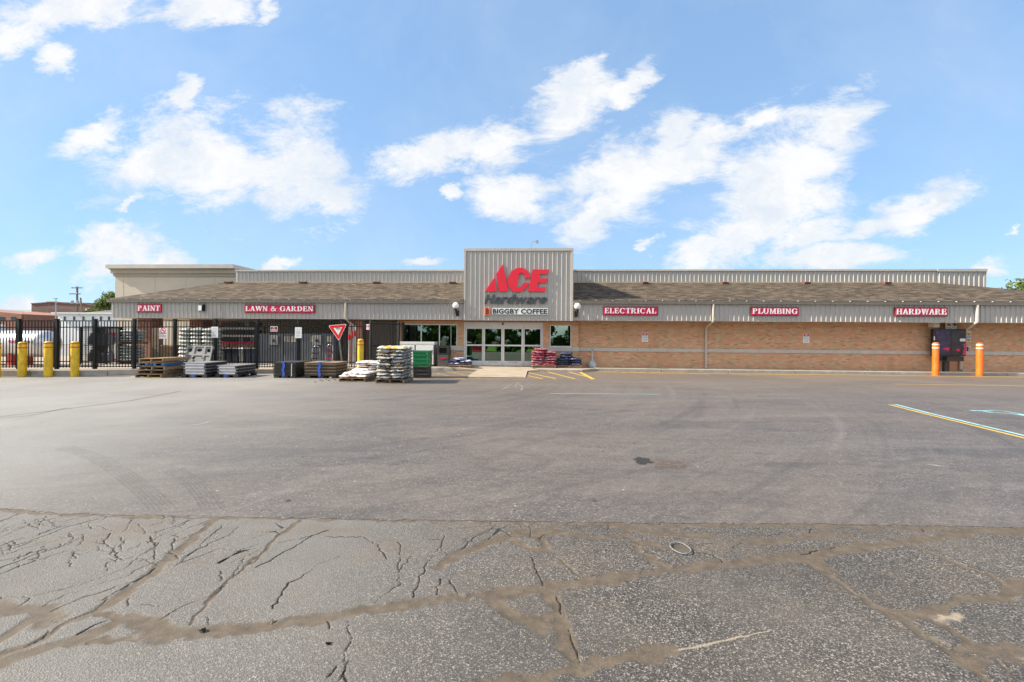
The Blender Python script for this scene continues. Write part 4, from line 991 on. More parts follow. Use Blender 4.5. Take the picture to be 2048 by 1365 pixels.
# shop interior seen through the glass
xi0, xi1 = XB0 + .2, XB1 + 4
mb = MB(); y0, y1 = Yb + .165, 34; mb.add([(xi0, y0, SW), (xi1, y0, SW), (xi1, y1, SW), (xi0, y1, SW), (xi0, y0, 2.9), (xi1, y0, 2.9), (xi1, y1, 2.9), (xi0, y1, 2.9)],
    [(0, 1, 2, 3), (7, 6, 5, 4), (2, 6, 7, 3), (0, 3, 7, 4), (1, 5, 6, 2)]); sub('shop_interior', store, mb, M_inner)
mb = MB(); rg = random.Random(5)
for i in range(7):
    x = xi0 + .8 + i * 1.75
    if abs(x - (dr_[0] + dr_[1]) / 2) < .9: continue
    mb.box(x, x + .5, y0 + 2.2, y0 + 6, SW + .01, 1.5)
sub('shop_shelves', store, mb, M_greyp)

def window(x0, x1, z0, z1, Y, mull, fw=.05, name='window', thin=()):
    mb = MB(); a, b = Y + .03, Y + .10
    mb.box(x0, x1, a, b, z0, z0 + fw); mb.box(x0, x1, a, b, z1 - fw, z1)
    for x in (x0, x1 - fw): mb.box(x, x + fw, a, b, z0 + fw + .0005, z1 - fw - .0005)
    for x in mull: mb.box(x - fw * .55, x + fw * .55, a, b, z0 + fw + .0005, z1 - fw - .0005)
    for x in thin: mb.box(x - .012, x + .012, a + .02, b - .01, z0 + fw + .0005, z1 - fw - .0005)
    w = sub(name, store, mb, M_alu, bevel=.004)
    xs_ = [x0] + list(mull) + [x1]
    for i in range(len(xs_) - 1):
        p = MB(); p.box(xs_[i] + fw * .6, xs_[i + 1] - fw * .6, Y + .06, Y + .066, z0 + fw * .9, z1 - fw * .9); sub('pane', w, p, M_glass)
    return w
window(wl_[0], wl_[1], wl_[2], wl_[3], Yb, [X_(842, Yb, 670), X_(878.5, Yb, 670)], thin=[X_(901.5, Yb, 670)])
window(wr_[0], wr_[1], wr_[2], wr_[3], Yb, [])
# sliding entrance doors
x0, x1, z0, z1 = dr_; zh = zz(1005, 654)
mb = MB(); mb.box(x0, x1, Yb - .03, Yb + .13, zh, z1 - .003); mb.box(x0, x0 + .05, Yb - .02, Yb + .12, z0, zh - .003); mb.box(x1 - .05, x1, Yb - .02, Yb + .12, z0, zh - .003)
ent = sub('entrance_door', store, mb, M_alu, bevel=.006)
zm0, zm1, zbot = zz(1005, 692.8), zz(1005, 689.8), zz(1005, 722.5)
cuts = [x0 + .055, X_(966.8, Yb, 690), X_(1005.5, Yb, 690), X_(1046, Yb, 690), x1 - .055]
for i in range(4):
    a, b = cuts[i] + .004, cuts[i + 1] - .004; y = Yb + (.01 if i in (1, 2) else .05); s = .075; mb = MB()
    mb.box(a, a + s, y, y + .045, z0 + .015, zh - .005); mb.box(b - s, b, y, y + .045, z0 + .015, zh - .005)
    mb.box(a + s + .0005, b - s - .0005, y, y + .045, zh - .11, zh - .005); mb.box(a + s + .0005, b - s - .0005, y, y + .045, zm0, zm1); mb.box(a + s + .0005, b - s - .0005, y, y + .045, z0 + .015, zbot)
    sub('door_leaf', ent, mb, M_alu, bevel=.004)
    p = MB(); p.box(a + s - .01, b - s + .01, y + .02, y + .026, zm1 - .01, zh - .10); sub('pane', ent, p, M_glass)
    p = MB(); p.box(a + s - .01, b - s + .01, y + .02, y + .026, zbot - .01, zm0 + .01); sub('pane', ent, p, M_glass)
    if i in (1, 2):
        t = MB(); xc = (a + b) / 2; sans(t, 'PUSH TO OPEN', xc - .22, xc + .22, zbot - .085, zbot - .045, y - .001, .003); sub('push_notice', ent, t, M_ink)
xm = cuts[2]; mb = MB(); mb.tube([(xm, Yb - .06, zh + .14), (xm, Yb - .0305, zh + .14)], .055, 14); sub('motion_sensor', ent, mb, M_blackp)
mb = MB(); mb.box(x0 + .09, x0 + .16, Yb - .032, Yb - .0305, zh + .08, zh + .10); sub('maker_plate', ent, mb, M_inkgrey)

# tan stucco building behind the left end
Ys = 27.5
sx0, sx1 = X_(230, Ys, 600), X_(472, Ys, 560); zc = [Z_(300, y, Ys) for y in (553.5, 548, 540.5, 538.5, 531)]
stb = thing('stucco_building', 'tan stucco building with stepped cornice rising behind the left end of the store', 'building', ((sx0 + sx1) / 2, Ys, 0))
mb = MB(); mb.box(sx0, sx1, Ys, 50, 0, zc[2]); sub('wall', stb, mb, M_stucco)
mb = MB()
for px in (247, 310, 372, 430): x = X_(px, Ys, 580); mb.box(x - .008, x + .008, Ys - .006, Ys - .0005, 0, zc[0] - .02)
sub('panel_joint', stb, mb, M_cornice)
mb = MB(); mb.box(sx0 - .07, sx1 + .03, Ys - .08, 50.1, zc[0], zc[1] - .003); mb.box(sx0 - .16, sx1 + .03, Ys - .17, 50.2, zc[1], zc[2] - .003); mb.box(sx0 - .22, sx1 + .03, Ys - .23, 50.3, zc[2], zc[3] - .003); sub('cornice', stb, mb, M_cornice)
mb = MB(); mb.box(sx0 - .33, sx1 + .05, Ys - .34, 50.4, zc[3], zc[4]); sub('cornice_cap', stb, mb, M_trim)

# ------------------------------------------------------------------ signs on the fascia
def sign_board(text, px0, px1, py0, py1, label):
    pc = (px0 + px1) / 2; Y = Yf - .042; tilt = math.tan(ROLL) * 0
    x0, x1, z0, z1 = X_(px0, Y, (py0 + py1) / 2), X_(px1, Y, (py0 + py1) / 2), Z_(pc, py1, Y), Z_(pc, py0, Y)
    t = thing('department_sign', label, 'sign', ((x0 + x1) / 2, Y, z0), group='red department signs on the fascia')
    mb = MB(); mb.box(x0, x1, Y - .05, Y, z0, z1); sub('board', t, mb, M_red, bevel=.004)
    e = .022; mb = MB(); mb.box(x0 - e, x1 + e, Y - .035, Y - .005, z0 - e, z0 - .001); mb.box(x0 - e, x1 + e, Y - .035, Y - .005, z1 + .001, z1 + e); mb.box(x0 - e, x0 - .001, Y - .035, Y - .005, z0, z1); mb.box(x1 + .001, x1 + e, Y - .035, Y - .005, z0, z1); sub('edge_trim', t, mb, M_logo_brown)
    mb = MB(); serif_text(mb, text, x0 + .045, x1 - .03, z0 + .065, z1 - .055, Y - .05, .012); sub('lettering', t, mb, M_letter)
sign_board('PAINT', 275.5, 323.5, 609.5, 624.5, 'red sign reading PAINT at the left end of the fascia')
sign_board('LAWN & GARDEN', 490.5, 629.5, 610.8, 625.4, 'long red sign reading LAWN & GARDEN over the fenced yard')
sign_board('ELECTRICAL', 1207, 1314, 614.5, 630, 'red sign reading ELECTRICAL right of the tower')
sign_board('PLUMBING', 1502, 1596, 615.2, 631, 'red sign reading PLUMBING on the right half of the fascia')
sign_board('HARDWARE', 1789, 1893, 616, 632.3, 'red sign reading HARDWARE above the menu board')
# raised letters on the tower; traced outlines get real thickness
Yt = Yf - .072
def tz(x, y): px, py = 900 + x / 6.827, 480 + y / 6.827; p = at(px, py, Yt - .05); return (p.x, p.z)
def tpoly(pts): return [tz(*p) for p in pts][::-1] if area(pts) > 0 else [tz(*p) for p in pts]
def area(p): return sum(p[i][0] * p[(i + 1) % len(p)][1] - p[(i + 1) % len(p)][0] * p[i][1] for i in range(len(p)))
logo = thing('store_logo_sign', 'large raised red and slate grey store name letters on the tower', 'sign', (*[0, Yt], 0)); logo.location = ((XT0 + XT1) / 2, Yt, 3.4)
mb = MB(); mb.prism(tpoly([(478, 706), (607, 516), (641, 706)]), Yt - .07, Yt)
mb.prism(tpoly([(632, 468), (725, 333), (796, 706), (672, 706)]), Yt - .07, Yt); sub('letter_a', logo, mb, M_logo)
mb = MB()
def ellp(cx, cy, rx, ry, sl, a): return (cx + rx * math.cos(a) + sl * ry * math.sin(a), cy - ry * math.sin(a))
outer = [ellp(940, 548, 150, 167, .12, R(a)) for a in range(12, 328, 8)]; 
inner_r = [(1026, 527), (1018, 480), (1000, 460), (975, 452), (950, 456), (928, 540), (908, 645), (945, 648), (975, 636), (995, 610), (1006, 588)]
n1 = len(outer)
poly = outer + [(1078, 588)] + inner_r[::-1] + [(1090, 527)]
mb.prism(tpoly(poly), Yt - .07, Yt); sub('letter_c', logo, mb, M_logo)
mb = MB(); mb.prism(tpoly([(1130, 405), (1356, 405), (1334, 468), (1224, 468), (1214, 527), (1330, 527), (1318, 586), (1204, 586), (1192, 648), (1308, 648), (1298, 706), (1065, 706)]), Yt - .07, Yt); sub('letter_e', logo, mb, M_logo)
def heavy(mb, text, x0, x1, z0, z1, Y, deep, shear):
    """heavy slanted lower-case letters from straight bars and ring pieces"""
    S, XH, P, x = .24, .72, [], 0.
    def rect(a, b, c, d): P.append([(x + a, b), (x + c, b), (x + c, d), (x + a, d)])
    def ring(cx, cz, rx, rz, a0, a1, t=S, h=.17, n=18):
        for i in range(n):
            a, b = R(a0 + (a1 - a0) * i / n), R(a0 + (a1 - a0) * (i + 1) / n)
            P.append([(x + cx + (rx - t) * math.cos(a), cz + (rz - h) * math.sin(a)), (x + cx + rx * math.cos(a), cz + rz * math.sin(a)), (x + cx + rx * math.cos(b), cz + rz * math.sin(b)), (x + cx + (rx - t) * math.cos(b), cz + (rz - h) * math.sin(b))])
    for ch in text:
        if ch == 'H': rect(0, 0, S, 1); rect(.58, 0, .58 + S, 1); rect(S, .40, .58, .60); w = .88
        elif ch == 'a': ring(.34, XH * .30, .32, XH * .31, 0, 360, .2, .13); rect(.44, 0, .68, XH * .62); ring(.36, XH * .62, .32, XH * .38, 0, 165, .22, .15); w = .74
        elif ch == 'r': rect(0, 0, S, XH); ring(.36, XH * .60, .30, XH * .40, 35, 170, .2, .17); w = .56
        elif ch == 'd': ring(.35, XH * .5, .35, XH * .51, 0, 360); rect(.47, 0, .47 + S, 1); w = .77
        elif ch == 'w':
            for a, c in ((0, .22), (.46, .22), (.46, .70), (.92, .70)): P.append([(x + c, 0), (x + c + .22, 0), (x + a + .22, XH), (x + a, XH)])
            w = 1.16
        elif ch == 'e': ring(.37, XH * .5, .37, XH * .51, 0, 318); rect(.12, XH * .40, .70, XH * .58); w = .78
        x += w
    k = (x1 - x0) / (x - .02 + shear * .3)
    for i, p in enumerate(P): mb.prism([(x0 + (px + pz * shear) * k, z0 + pz * (z1 - z0)) for px, pz in p], Y - deep - .0005 * (i % 23), Y + .002)
a, b = tz(470, 872), tz(1328, 748)
mb = MB(); heavy(mb, 'Hardware', a[0], b[0], a[1], b[1], Yt, .05, .26); sub('lower_lettering', logo, mb, M_greytxt)
cof = thing('coffee_sign', 'white coffee shop sign with black letters beside a small orange logo square', 'sign', (*[0, Yt], 0)); cof.location = ((XT0 + XT1) / 2, Yt, 2.6)
a, b = tz(574, 1018), tz(1336, 935); mb = MB(); mb.box(a[0], b[0], Yt - .04, Yt, a[1], b[1]); sub('panel', cof, mb, M_white, bevel=.004)
a, b = tz(582, 1009), tz(1326, 944); mb = MB(); sans(mb, 'BIGGBY COFFEE', a[0], b[0], a[1], b[1], Yt - .04, .01, bold=.03, spacing=1.05); sub('lettering', cof, mb, M_ink)
a, b = tz(471, 1031), tz(549, 922); mb = MB(); mb.box(a[0], b[0], Yt - .05, Yt, a[1], b[1]); sub('logo_square', cof, mb, M_logo_orange, bevel=.004)
a, b = tz(485, 1018), tz(533, 934); mb = MB(); sans(mb, 'B', a[0], b[0], a[1], b[1], Yt - .05, .008, bold=.06); sub('logo_letter', cof, mb, M_logo_brown)

# lamps on the fascia
def globe_lamp(px, py, label):
    Y = Yf - .26; p = at(px, py, Y); t = thing('globe_lamp', label, 'lamp', (p.x, Yf - .03, p.z - .45), group='globe lamps beside the tower'); s = 1 if px < 1000 else -1
    mb = MB(); mb.lathe([(.002, -.155)] + [(.155 * math.cos(R(a)), .155 * math.sin(R(a))) for a in range(-75, 90, 15)] + [(.002, .155)], 24); mb.v = [(v[0] + p.x, v[1] + Y, v[2] + p.z) for v in mb.v]
    sub('globe', t, mb, M_globe, smooth=True)
    mb = MB(); mb.lathe([(.085, -.145), (.085, -.18), (.05, -.2), (.05, -.26)], 16); mb.v = [(v[0] + p.x, v[1] + Y, v[2] + p.z) for v in mb.v]
    mb.tube([(p.x, Y, p.z - .25), (p.x, Y + .02, p.z - .36), (p.x + .03 * s, Yf - .12, p.z - .43), (p.x + .05 * s, Yf - .05, p.z - .40)], .028, 8); mb.box(p.x + .05 * s - .075, p.x + .05 * s + .075, Yf - .10, Yf - .034, p.z - .50, p.z - .22)
    sub('bracket', t, mb, M_black, bevel=.006)
globe_lamp(911.6, 611.6, 'white globe lamp on a black bracket left of the tower')
globe_lamp(1155, 613, 'white globe lamp on a black bracket right of the tower')
p = at(405, 616, Yf - .1); t = thing('wall_pack_light', 'black wall light with pale lens on the fascia between two red signs', 'lamp', (p.x, Yf - .033, p.z))
mb = MB(); mb.box(p.x - .12, p.x + .10, Yf - .2, Yf - .034, p.z - .17, p.z + .17); sub('housing', t, mb, M_black, bevel=.02)
mb = MB(); mb.box(p.x - .13, p.x + .04, Yf - .225, Yf - .201, p.z - .15, p.z + .10); sub('lens', t, mb, M_globe, bevel=.01)
a, b, c = at(408, 605, Yf - .05), at(441, 605, Yf - .05), at(443, 637, Yf - .05)
tag(MB().tube([(p.x, Yf - .055, p.z + .17), (a.x, Yf - .055, a.z - .02), (a.x + .05, Yf - .055, a.z), (b.x, Yf - .055, b.z), (c.x, Yf - .055, b.z - .08), (c.x, Yf - .055, c.z)], .014, 6).build('conduit', M_siding), 'thin painted conduit running from the wall light across the fascia', 'conduit')
p = at(1062, 497, Yf + .3); q = at(1075, 484.5, Yf + .3)
t = thing('gooseneck_light', 'small gooseneck floodlight curving up from the top of the tower', 'lamp', (p.x, Yf + .3, ztow))
h = q.z - ztow; mb = MB(); mb.tube([(p.x, Yf + .3, ztow - .01), (p.x, Yf + .3, ztow + h * .55), (p.x + .04, Yf + .3, ztow + h * .85), (p.x + .14, Yf + .3, ztow + h * 1.08), (p.x + .26, Yf + .3, ztow + h * 1.12)], .016, 6); sub('arm', t, mb, M_galv)
mb = MB(); mb.cbox(p.x + .30, Yf + .3, ztow + h * 1.1, .12, .12, .12); mb.cbox(p.x + .31, Yf + .3, ztow + h * 1.1 - .08, .16, .16, .035); sub('lamp_head', t, mb, M_galv, bevel=.01)

# small notices and wall signs
def wall_sign(px, py, Y, w, h, label, header, lines, grp=None, kind='parking_sign'):
    p = at(px, py, Y); t = thing(kind, label, 'sign', (p.x, Y, p.z - h / 2), group=grp)
    mb = MB(); mb.box(p.x - w / 2, p.x + w / 2, Y - .006, Y - .001, p.z - h / 2, p.z + h / 2); sub('plate', t, mb, M_white, bevel=.002)
    if header:
        mat, txt, k = header; mb = MB(); mb.box(p.x - w * .44, p.x + w * .44, Y - .009, Y - .0065, p.z + h * (.46 - k), p.z + h * .46); hd = sub('header', t, mb, mat)
        if txt: mb = MB(); sans(mb, txt, p.x - w * .17, p.x + w * .17, p.z + h * (.49 - k), p.z + h * .43, Y - .009, .002, bold=.03); sub('header_lettering', hd, mb, M_white)
    mb = MB()
    for (zc_, wf, hf, txt) in lines:
        sans(mb, txt, p.x - w * wf / 2, p.x + w * wf / 2, p.z + h * (zc_ - hf / 2), p.z + h * (zc_ + hf / 2), Y - .0065, .002, bold=.02)
    if lines: sub('lettering', t, mb, M_inkgrey)
    return t
LN = [(.16, .8, .09, 'PARKING'), (0.0, .7, .08, 'FIRE LANE'), (-.2, .8, .1, 'TOW AWAY'), (-.36, .6, .07, 'ZONE')]
wall_sign(1289.8, 675.3, Yw, .30, .46, 'small white sign with red header on the brick wall below ELECTRICAL', (M_red, 'NO', .22), LN, 'small parking signs on the brick wall')
wall_sign(1612.5, 677.0, Yw, .30, .46, 'small white sign with red header on the brick wall below PLUMBING', (M_red, 'NO', .22), LN, 'small parking signs on the brick wall')
def notice(px0, px1, py0, py1, mat, label, Y=Yb + .085):
    a, b = at(px0, py1, Y), at(px1, py0, Y); return tag(MB().box(a.x, b.x, Y, Y + .002, a.z, b.z).build('notice', mat), label, 'notice')
M_lime = paint('lime_paper', (.42, .62, .10), .7, .15, 9.); M_pinkp = paint('red_flyer', (.62, .10, .09), .7, .2, 9.); M_aqua = paint('pale_aqua_paper', (.50, .72, .62), .7, .1, 9.)
notice(864.5, 874, 664, 679.5, M_lime, 'lime green poster inside the three pane window')
notice(809.5, 815.5, 670, 680, M_pinkp, 'small red flyer inside the left pane of the wide window')
notice(879.5, 884, 680.5, 686, M_aqua, 'small pale note low in the wide window')
notice(990.5, 999, 663.5, 674, M_aqua, 'pale notice taped high on the left sliding door')
notice(990, 1001, 676, 685.5, M_lime, 'green notice taped low on the left sliding door')
notice(1029, 1039.5, 666.5, 683, M_aqua, 'large pale notice on the right sliding door')
notice(1013, 1021, 681, 687.5, M_aqua, 'small pale note at the edge of the right sliding door')
Y = Yb + .09; a, b = at(882, 661, Y), at(895, 653, Y); mb = MB(); sans(mb, 'OPEN', a.x, b.x, a.z, b.z, Y + .02, .02); tag(mb.build('neon_sign', M_inkgrey), 'unlit OPEN tube sign hanging inside the right pane of the wide window', 'sign')
# ------------------------------------------------------------------ fenced garden yard
FP = [(-190, 16.6, .23), (-114, 16.9, .23), (-38, 17.1, .23), (38, 17.3, .23), (114, 17.5, .23), (190, 17.75, .23), (269, 18.0, .22), (350, 18.45, .20), (431, 18.85, .18), (514, 19.2, .17), (597, 19.5, .16), (683, 19.8, .15), (729, 19.95, .15)]
posts = []
for px, d, z in FP:
    p = dep(px, 690, d); posts.append((p.x, p.y, z, H_EYE + (HOR + (px - 1024) * math.tan(ROLL) - 642.2) * d / FPX))
fence = thing('security_fence', 'long black steel picket fence with square posts enclosing the garden yard', 'fence', (posts[5][0], posts[5][1], .2))
for i, (x, y, z, ZF) in enumerate(posts):
    mb = MB(); s = .05 if i < len(posts) - 1 else .06; top = ZF + .05 - (0.05 if i == len(posts) - 1 else 0); mb.box(x - s, x + s, y - s, y + s, z, top); mb.box(x - s - .012, x + s + .012, y - s - .012, y + s + .012, top + .001, top + .03)
    sub('post', fence, mb, M_black)
for (a, b) in zip(posts[:-1], posts[1:]):
    A, B = Vector((a[0], a[1], 0)), Vector((b[0], b[1], 0)); u = (B - A).normalized(); L = (B - A).length; n = max(4, round(L / .105)); mb = MB(); v = Vector((-u.y, u.x, 0))
    z0 = max(a[2], b[2]) + .05; ZA, ZB = a[3], b[3]
    def bar(s0, s1, zl0, zl1, th, follow=False):
        p0, p1 = A + u * s0, A + u * s1; zt = lambda s: ZA + (ZB - ZA) * s / L
        V = []
        for j, z in enumerate((zl0, zl1)):
            for q, k, s in ((p0, -1, s0), (p1, -1, s1), (p1, 1, s1), (p0, 1, s0)): V.append((*(q + v * th * k).xy, z + zt(s) if follow or (z < 0 and j) else z))
        mb.add(V, [(0, 3, 2, 1), (4, 5, 6, 7), (0, 1, 5, 4), (1, 2, 6, 5), (2, 3, 7, 6), (3, 0, 4, 7)])
    for i in range(1, n): s = L * i / n; bar(s - .011, s + .011, z0, -.02, .011)
    for z in (0, -.245): bar(.055, L - .055, z - .018, z + .018, .02, True)
    for z in (z0 + .24, z0 + .04): bar(.055, L - .055, z - .018, z + .018, .02)
    sub('picket_panel', fence, mb, M_black)
# kerb wall under the left part of the fence, slab of the yard behind it
cx1 = G(277, 751).xy
cpts = [G(x, 753, 0).xy for x in (-500, -250, -120, 0, 60, 150)] + [G(215, 752.2).xy, Vector(cx1)]
mb = MB()
for a, b in zip(cpts[:-1], cpts[1:]):
    L = (b - a).length; n = max(1, round(L / 2.2)); u = (b - a).normalized(); q = Vector((-u.y, u.x)) * .62
    for i in range(n):
        p0, p1 = a + (b - a) * (i / n) + u * .006, a + (b - a) * ((i + 1) / n) - u * .006; mb.slab([tuple(p0), tuple(p1), tuple(p1 + q), tuple(p0 + q)], -.05, .235)
tag(mb.build('curb', M_curb, bevel=.03), 'high grey kerb wall under the left part of the black fence', 'kerb', kind='structure')
e0, e1 = posts[6], posts[-1]
yard = [(cx1[0] + .02, e0[1] - .25)] + [(p[0], p[1] - .14) for p in posts[7:]] + [(xl + .0, posts[-1][1] - .1), (xl, 22.9), (XB0, 22.9), (XB0, 28), (-75, 28), (-75, cpts[0].y + .7)] + [tuple(p + Vector((0, .63))) for p in cpts[:-1]]
tag(MB().slab(yard, -.05, .15).build('floor', M_apron), 'pale concrete floor of the fenced garden yard', 'yard floor', kind='structure')

# gate leaf folded back by the brick corner
def gate(px, py_top, Y, w, label, ang):
    x = X_(px, Y, 690); t = thing('yard_gate', label, 'gate', (x, Y, .15), ang)
    mb = MB()
    for a in (0, w): mb.box(a - .045, a + .045, -.045, .045, 0, 2.15)
    for z in (.08, 1.0, 2.0): mb.box(.046, w - .046, -.02, .02, z, z + .04)
    sub('gate_frame', t, mb, M_black, world=False)
    mb = MB(); n = int(w / .11)
    for i in range(1, n): mb.box(w * i / n - .011, w * i / n + .011, -.011, .011, .09, 2.1)
    sub('pickets', t, mb, M_black, world=False)
gate(741, 647, posts[-1][1] + .35, 1.7, 'black gate leaf swung open behind the fence corner post', R(62))
gate(786, 648, 22.6, .55, 'narrow black gate leaf standing beside the brick corner', R(-8))

# bollards
def bollard(px, py, top, label, mat, band, cat_group, bands, z0=0., Y=None, name='bollard'):
    g = G(px, py, z0) if Y is None else Vector((X_(px, Y, py), Y, z0))
    if Y is None: g.y -= .17; g.x = X_(px, g.y, py)
    h = Z_(px, top, g.y) - z0; r = .125
    t = thing(name, label, 'bollard', (g.x, g.y, z0), group=cat_group)
    mb = MB(); mb.lathe([(r, 0), (r, h - .09), (r * .93, h - .045), (r * .72, h - .015), (r * .4, h - .002), (.004, h)], 24); sub('sleeve', t, mb, mat, world=False, smooth='auto')
    for f in bands:
        mb = MB(); mb.lathe([(r + .001, h - f - .02), (r + .004, h - f - .019), (r + .004, h - f + .019), (r + .001, h - f + .02)], 24); sub('reflective_band', t, mb, band, world=False)
GY = 'yellow bollards along the fence'
bollard(-8, 753.4, 684, 'yellow bollard cut by the left edge of the photo', M_yellow, M_redtape, GY, (.07, .22))
bollard(44.5, 752.8, 684, 'leftmost whole yellow bollard in front of the black fence', M_yellow, M_redtape, GY, (.07, .22))
bollard(96.5, 752.8, 683, 'middle yellow bollard of the three in front of the black fence', M_yellow, M_redtape, GY, (.07, .22))
bollard(149.5, 752.6, 683, 'rightmost of the three yellow bollards in front of the kerb wall', M_yellow, M_redtape, GY, (.07, .22))
bollard(721, 738, 678.2, 'yellow bollard by the fence corner behind the white sacks', M_yellow, M_redtape, GY, (.09, .25), z0=.0, Y=posts[-1][1] - .6)
bollard(1871, 750.4, 685.2, 'orange bollard in front of the dark menu board', M_orange, M_white, 'orange bollards', (.10, .25))
bollard(1959.3, 751.4, 686, 'orange bollard standing right of the dark menu board', M_orange, M_white, 'orange bollards', (.10, .25))

# notices on the fence
def fence_plate(px0, px1, py0, py1, depth, label, what, tiltz=0.):
    a, b = dep(px0, py1, depth), dep(px1, py0, depth); w, h = b.x - a.x, b.z - a.z
    t = thing('fence_sign', label, 'sign', ((a.x + b.x) / 2, a.y, a.z))
    mb = MB(); mb.box(-w / 2, w / 2, -.008, 0, 0, h); sub('plate', t, mb, M_paper if what != 'red' else M_white, world=False)
    if what == 'smoke':
        mb = MB(); n = 20; r0, r1, cz = .085 * w / .33, .115 * w / .33, h * .77
        for k in range(n):
            q0, q1 = 2 * math.pi * k / n, 2 * math.pi * (k + 1) / n
            mb.prism([(r0 * math.cos(q0), cz + r0 * math.sin(q0)), (r1 * math.cos(q0), cz + r1 * math.sin(q0)), (r1 * math.cos(q1), cz + r1 * math.sin(q1)), (r0 * math.cos(q1), cz + r0 * math.sin(q1))], -.0105, -.0085)
        c = .707; mb.prism([(-r0 * c - .012, cz + r0 * c - .012), (r0 * c - .012, cz - r0 * c - .012), (r0 * c + .012, cz - r0 * c + .012), (-r0 * c + .012, cz + r0 * c + .012)], -.0125, -.0107); sub('prohibition_ring', t, mb, M_red, world=False)
        mb = MB(); mb.prism([(-.055, cz - .012), (.05, cz - .012), (.05, cz + .012), (-.055, cz + .012)], -.010, -.0086); sub('cigarette_symbol', t, mb, M_ink, world=False)
        mb = MB(); sans(mb, 'NO SMOKING', -w * .43, w * .43, h * .46, h * .55, -.0085, .002, bold=.03); sub('lettering', t, mb, M_ink, world=False)
        mb = MB(); sans(mb, 'FLAMMABLE GAS', -w * .42, w * .42, h * .30, h * .37, -.0085, .002); sans(mb, 'NO OPEN FLAMES', -w * .42, w * .42, h * .19, h * .26, -.0085, .002); sub('red_lettering', t, mb, M_red, world=False)
    elif what == 'paper':
        mb = MB()
        for k, z in enumerate((.80, .62, .52, .42, .26, .16)): mb.box(-w * .36, w * (.36 - .06 * (k % 3)), -.0095, -.0085, h * z, h * (z + .028))
        sub('print_lines', t, mb, M_inkgrey, world=False)
    else:
        mb = MB(); mb.box(-w * .43, w * .43, -.011, -.0085, h * .52, h * .90); sub('header', t, mb, M_ink, world=False)
        mb = MB(); mb.box(-w * .43, w * .43, -.011, -.0085, h * .10, h * .515); sub('red_panel', t, mb, M_red, world=False)
        mb = MB(); sans(mb, 'NO', -w * .16, w * .16, h * .58, h * .84, -.0111, .002, bold=.03); sans(mb, 'PARKING', -w * .34, w * .34, h * .2, h * .42, -.0111, .002, bold=.03); sub('lettering', t, mb, M_letter, world=False)
    return t
fence_plate(318.5, 335, 656.5, 678, 18.15, 'white no smoking sign with red ring wired to the fence', 'smoke')
fence_plate(423, 437, 654, 676, 18.7, 'white printed sheet on the fence post behind the leaning grey pallet', 'paper')
fence_plate(590, 604, 655, 676.5, 19.35, 'white printed sheet on the fence post left of the yield sign', 'paper')
fence_plate(541, 556, 653.2, 663.6, 19.2, 'small red and black sign on the fence between two white sheets', 'red')
t = fence_plate(732, 740, 649.3, 659.5, 19.8, 'small red sign with white border on the fence corner post', 'red'); t.rotation_euler.z = R(-24)

# yield sign leaning in its concrete block
Yy = G(684, 752).y
v0, v1, v2 = at(657, 651.5, Yy), at(694.5, 648.3, Yy), at(678.5, 682.5, Yy)
b0 = at(686.5, 743, Yy + .05)
ys = thing('yield_sign', 'red and white yield sign on a leaning green grey post', 'sign', (b0.x, Yy, .25))
def rtri(s, r=.12):
    c = (v0 + v1 + v2) / 3; P = [c + (q - c) * s for q in (v0, v2, v1)]; out = []
    for i in range(3):
        p, a, b = P[i], P[i - 1], P[(i + 1) % 3]
        for k in range(5):
            q = k / 4; e0_, e1_ = p + (a - p) * r, p + (b - p) * r; out.append(((1 - q) ** 2 * e0_ + 2 * q * (1 - q) * p + q * q * e1_))
    return [(q.x, q.z) for q in out]
yo = Yy - .03
mb = MB(); mb.prism(rtri(1.0), yo - .004, yo); sub('white_edge', ys, mb, M_white)
mb = MB(); mb.prism(rtri(.935), yo - .006, yo - .0042); sub('red_field', ys, mb, M_signred)
mb = MB(); mb.prism(rtri(.46, .06), yo - .008, yo - .0062); sub('white_field', ys, mb, M_paper)
c = (v0 + v1 + v2) / 3; w = (v1 - v0).length
mb = MB(); sans(mb, 'YIELD', -.135 * w, .135 * w, -.05 * w, .05 * w, 0, .002, bold=.01); mb.xf(Matrix.Translation((c.x + .005, yo - .0085, c.z + .085 * w)) @ Matrix.Rotation(-math.atan2(v1.z - v0.z, v1.x - v0.x), 4, 'Y')); sub('lettering', ys, mb, M_ink)
mb = MB(); mb.cbox((v0.x + v1.x) / 2, yo - .008, (v0.z + v1.z) / 2 - .045, .05, .004, .02); sub('sticker', ys, mb, M_logo_orange)
top = at(675.5, 651, Yy + .01); mb = MB(); mb.tube([(b0.x + .02, b0.y, b0.z - .25), (b0.x, b0.y - .02, b0.z), (top.x, Yy + .004, top.z)], .036, 6); sub('post', ys, mb, M_post)

class RG:
    """reproducible jitter"""
    def __init__(s, k): s.r = random.Random(k)
    def __call__(s, a): return s.r.uniform(-a, a)
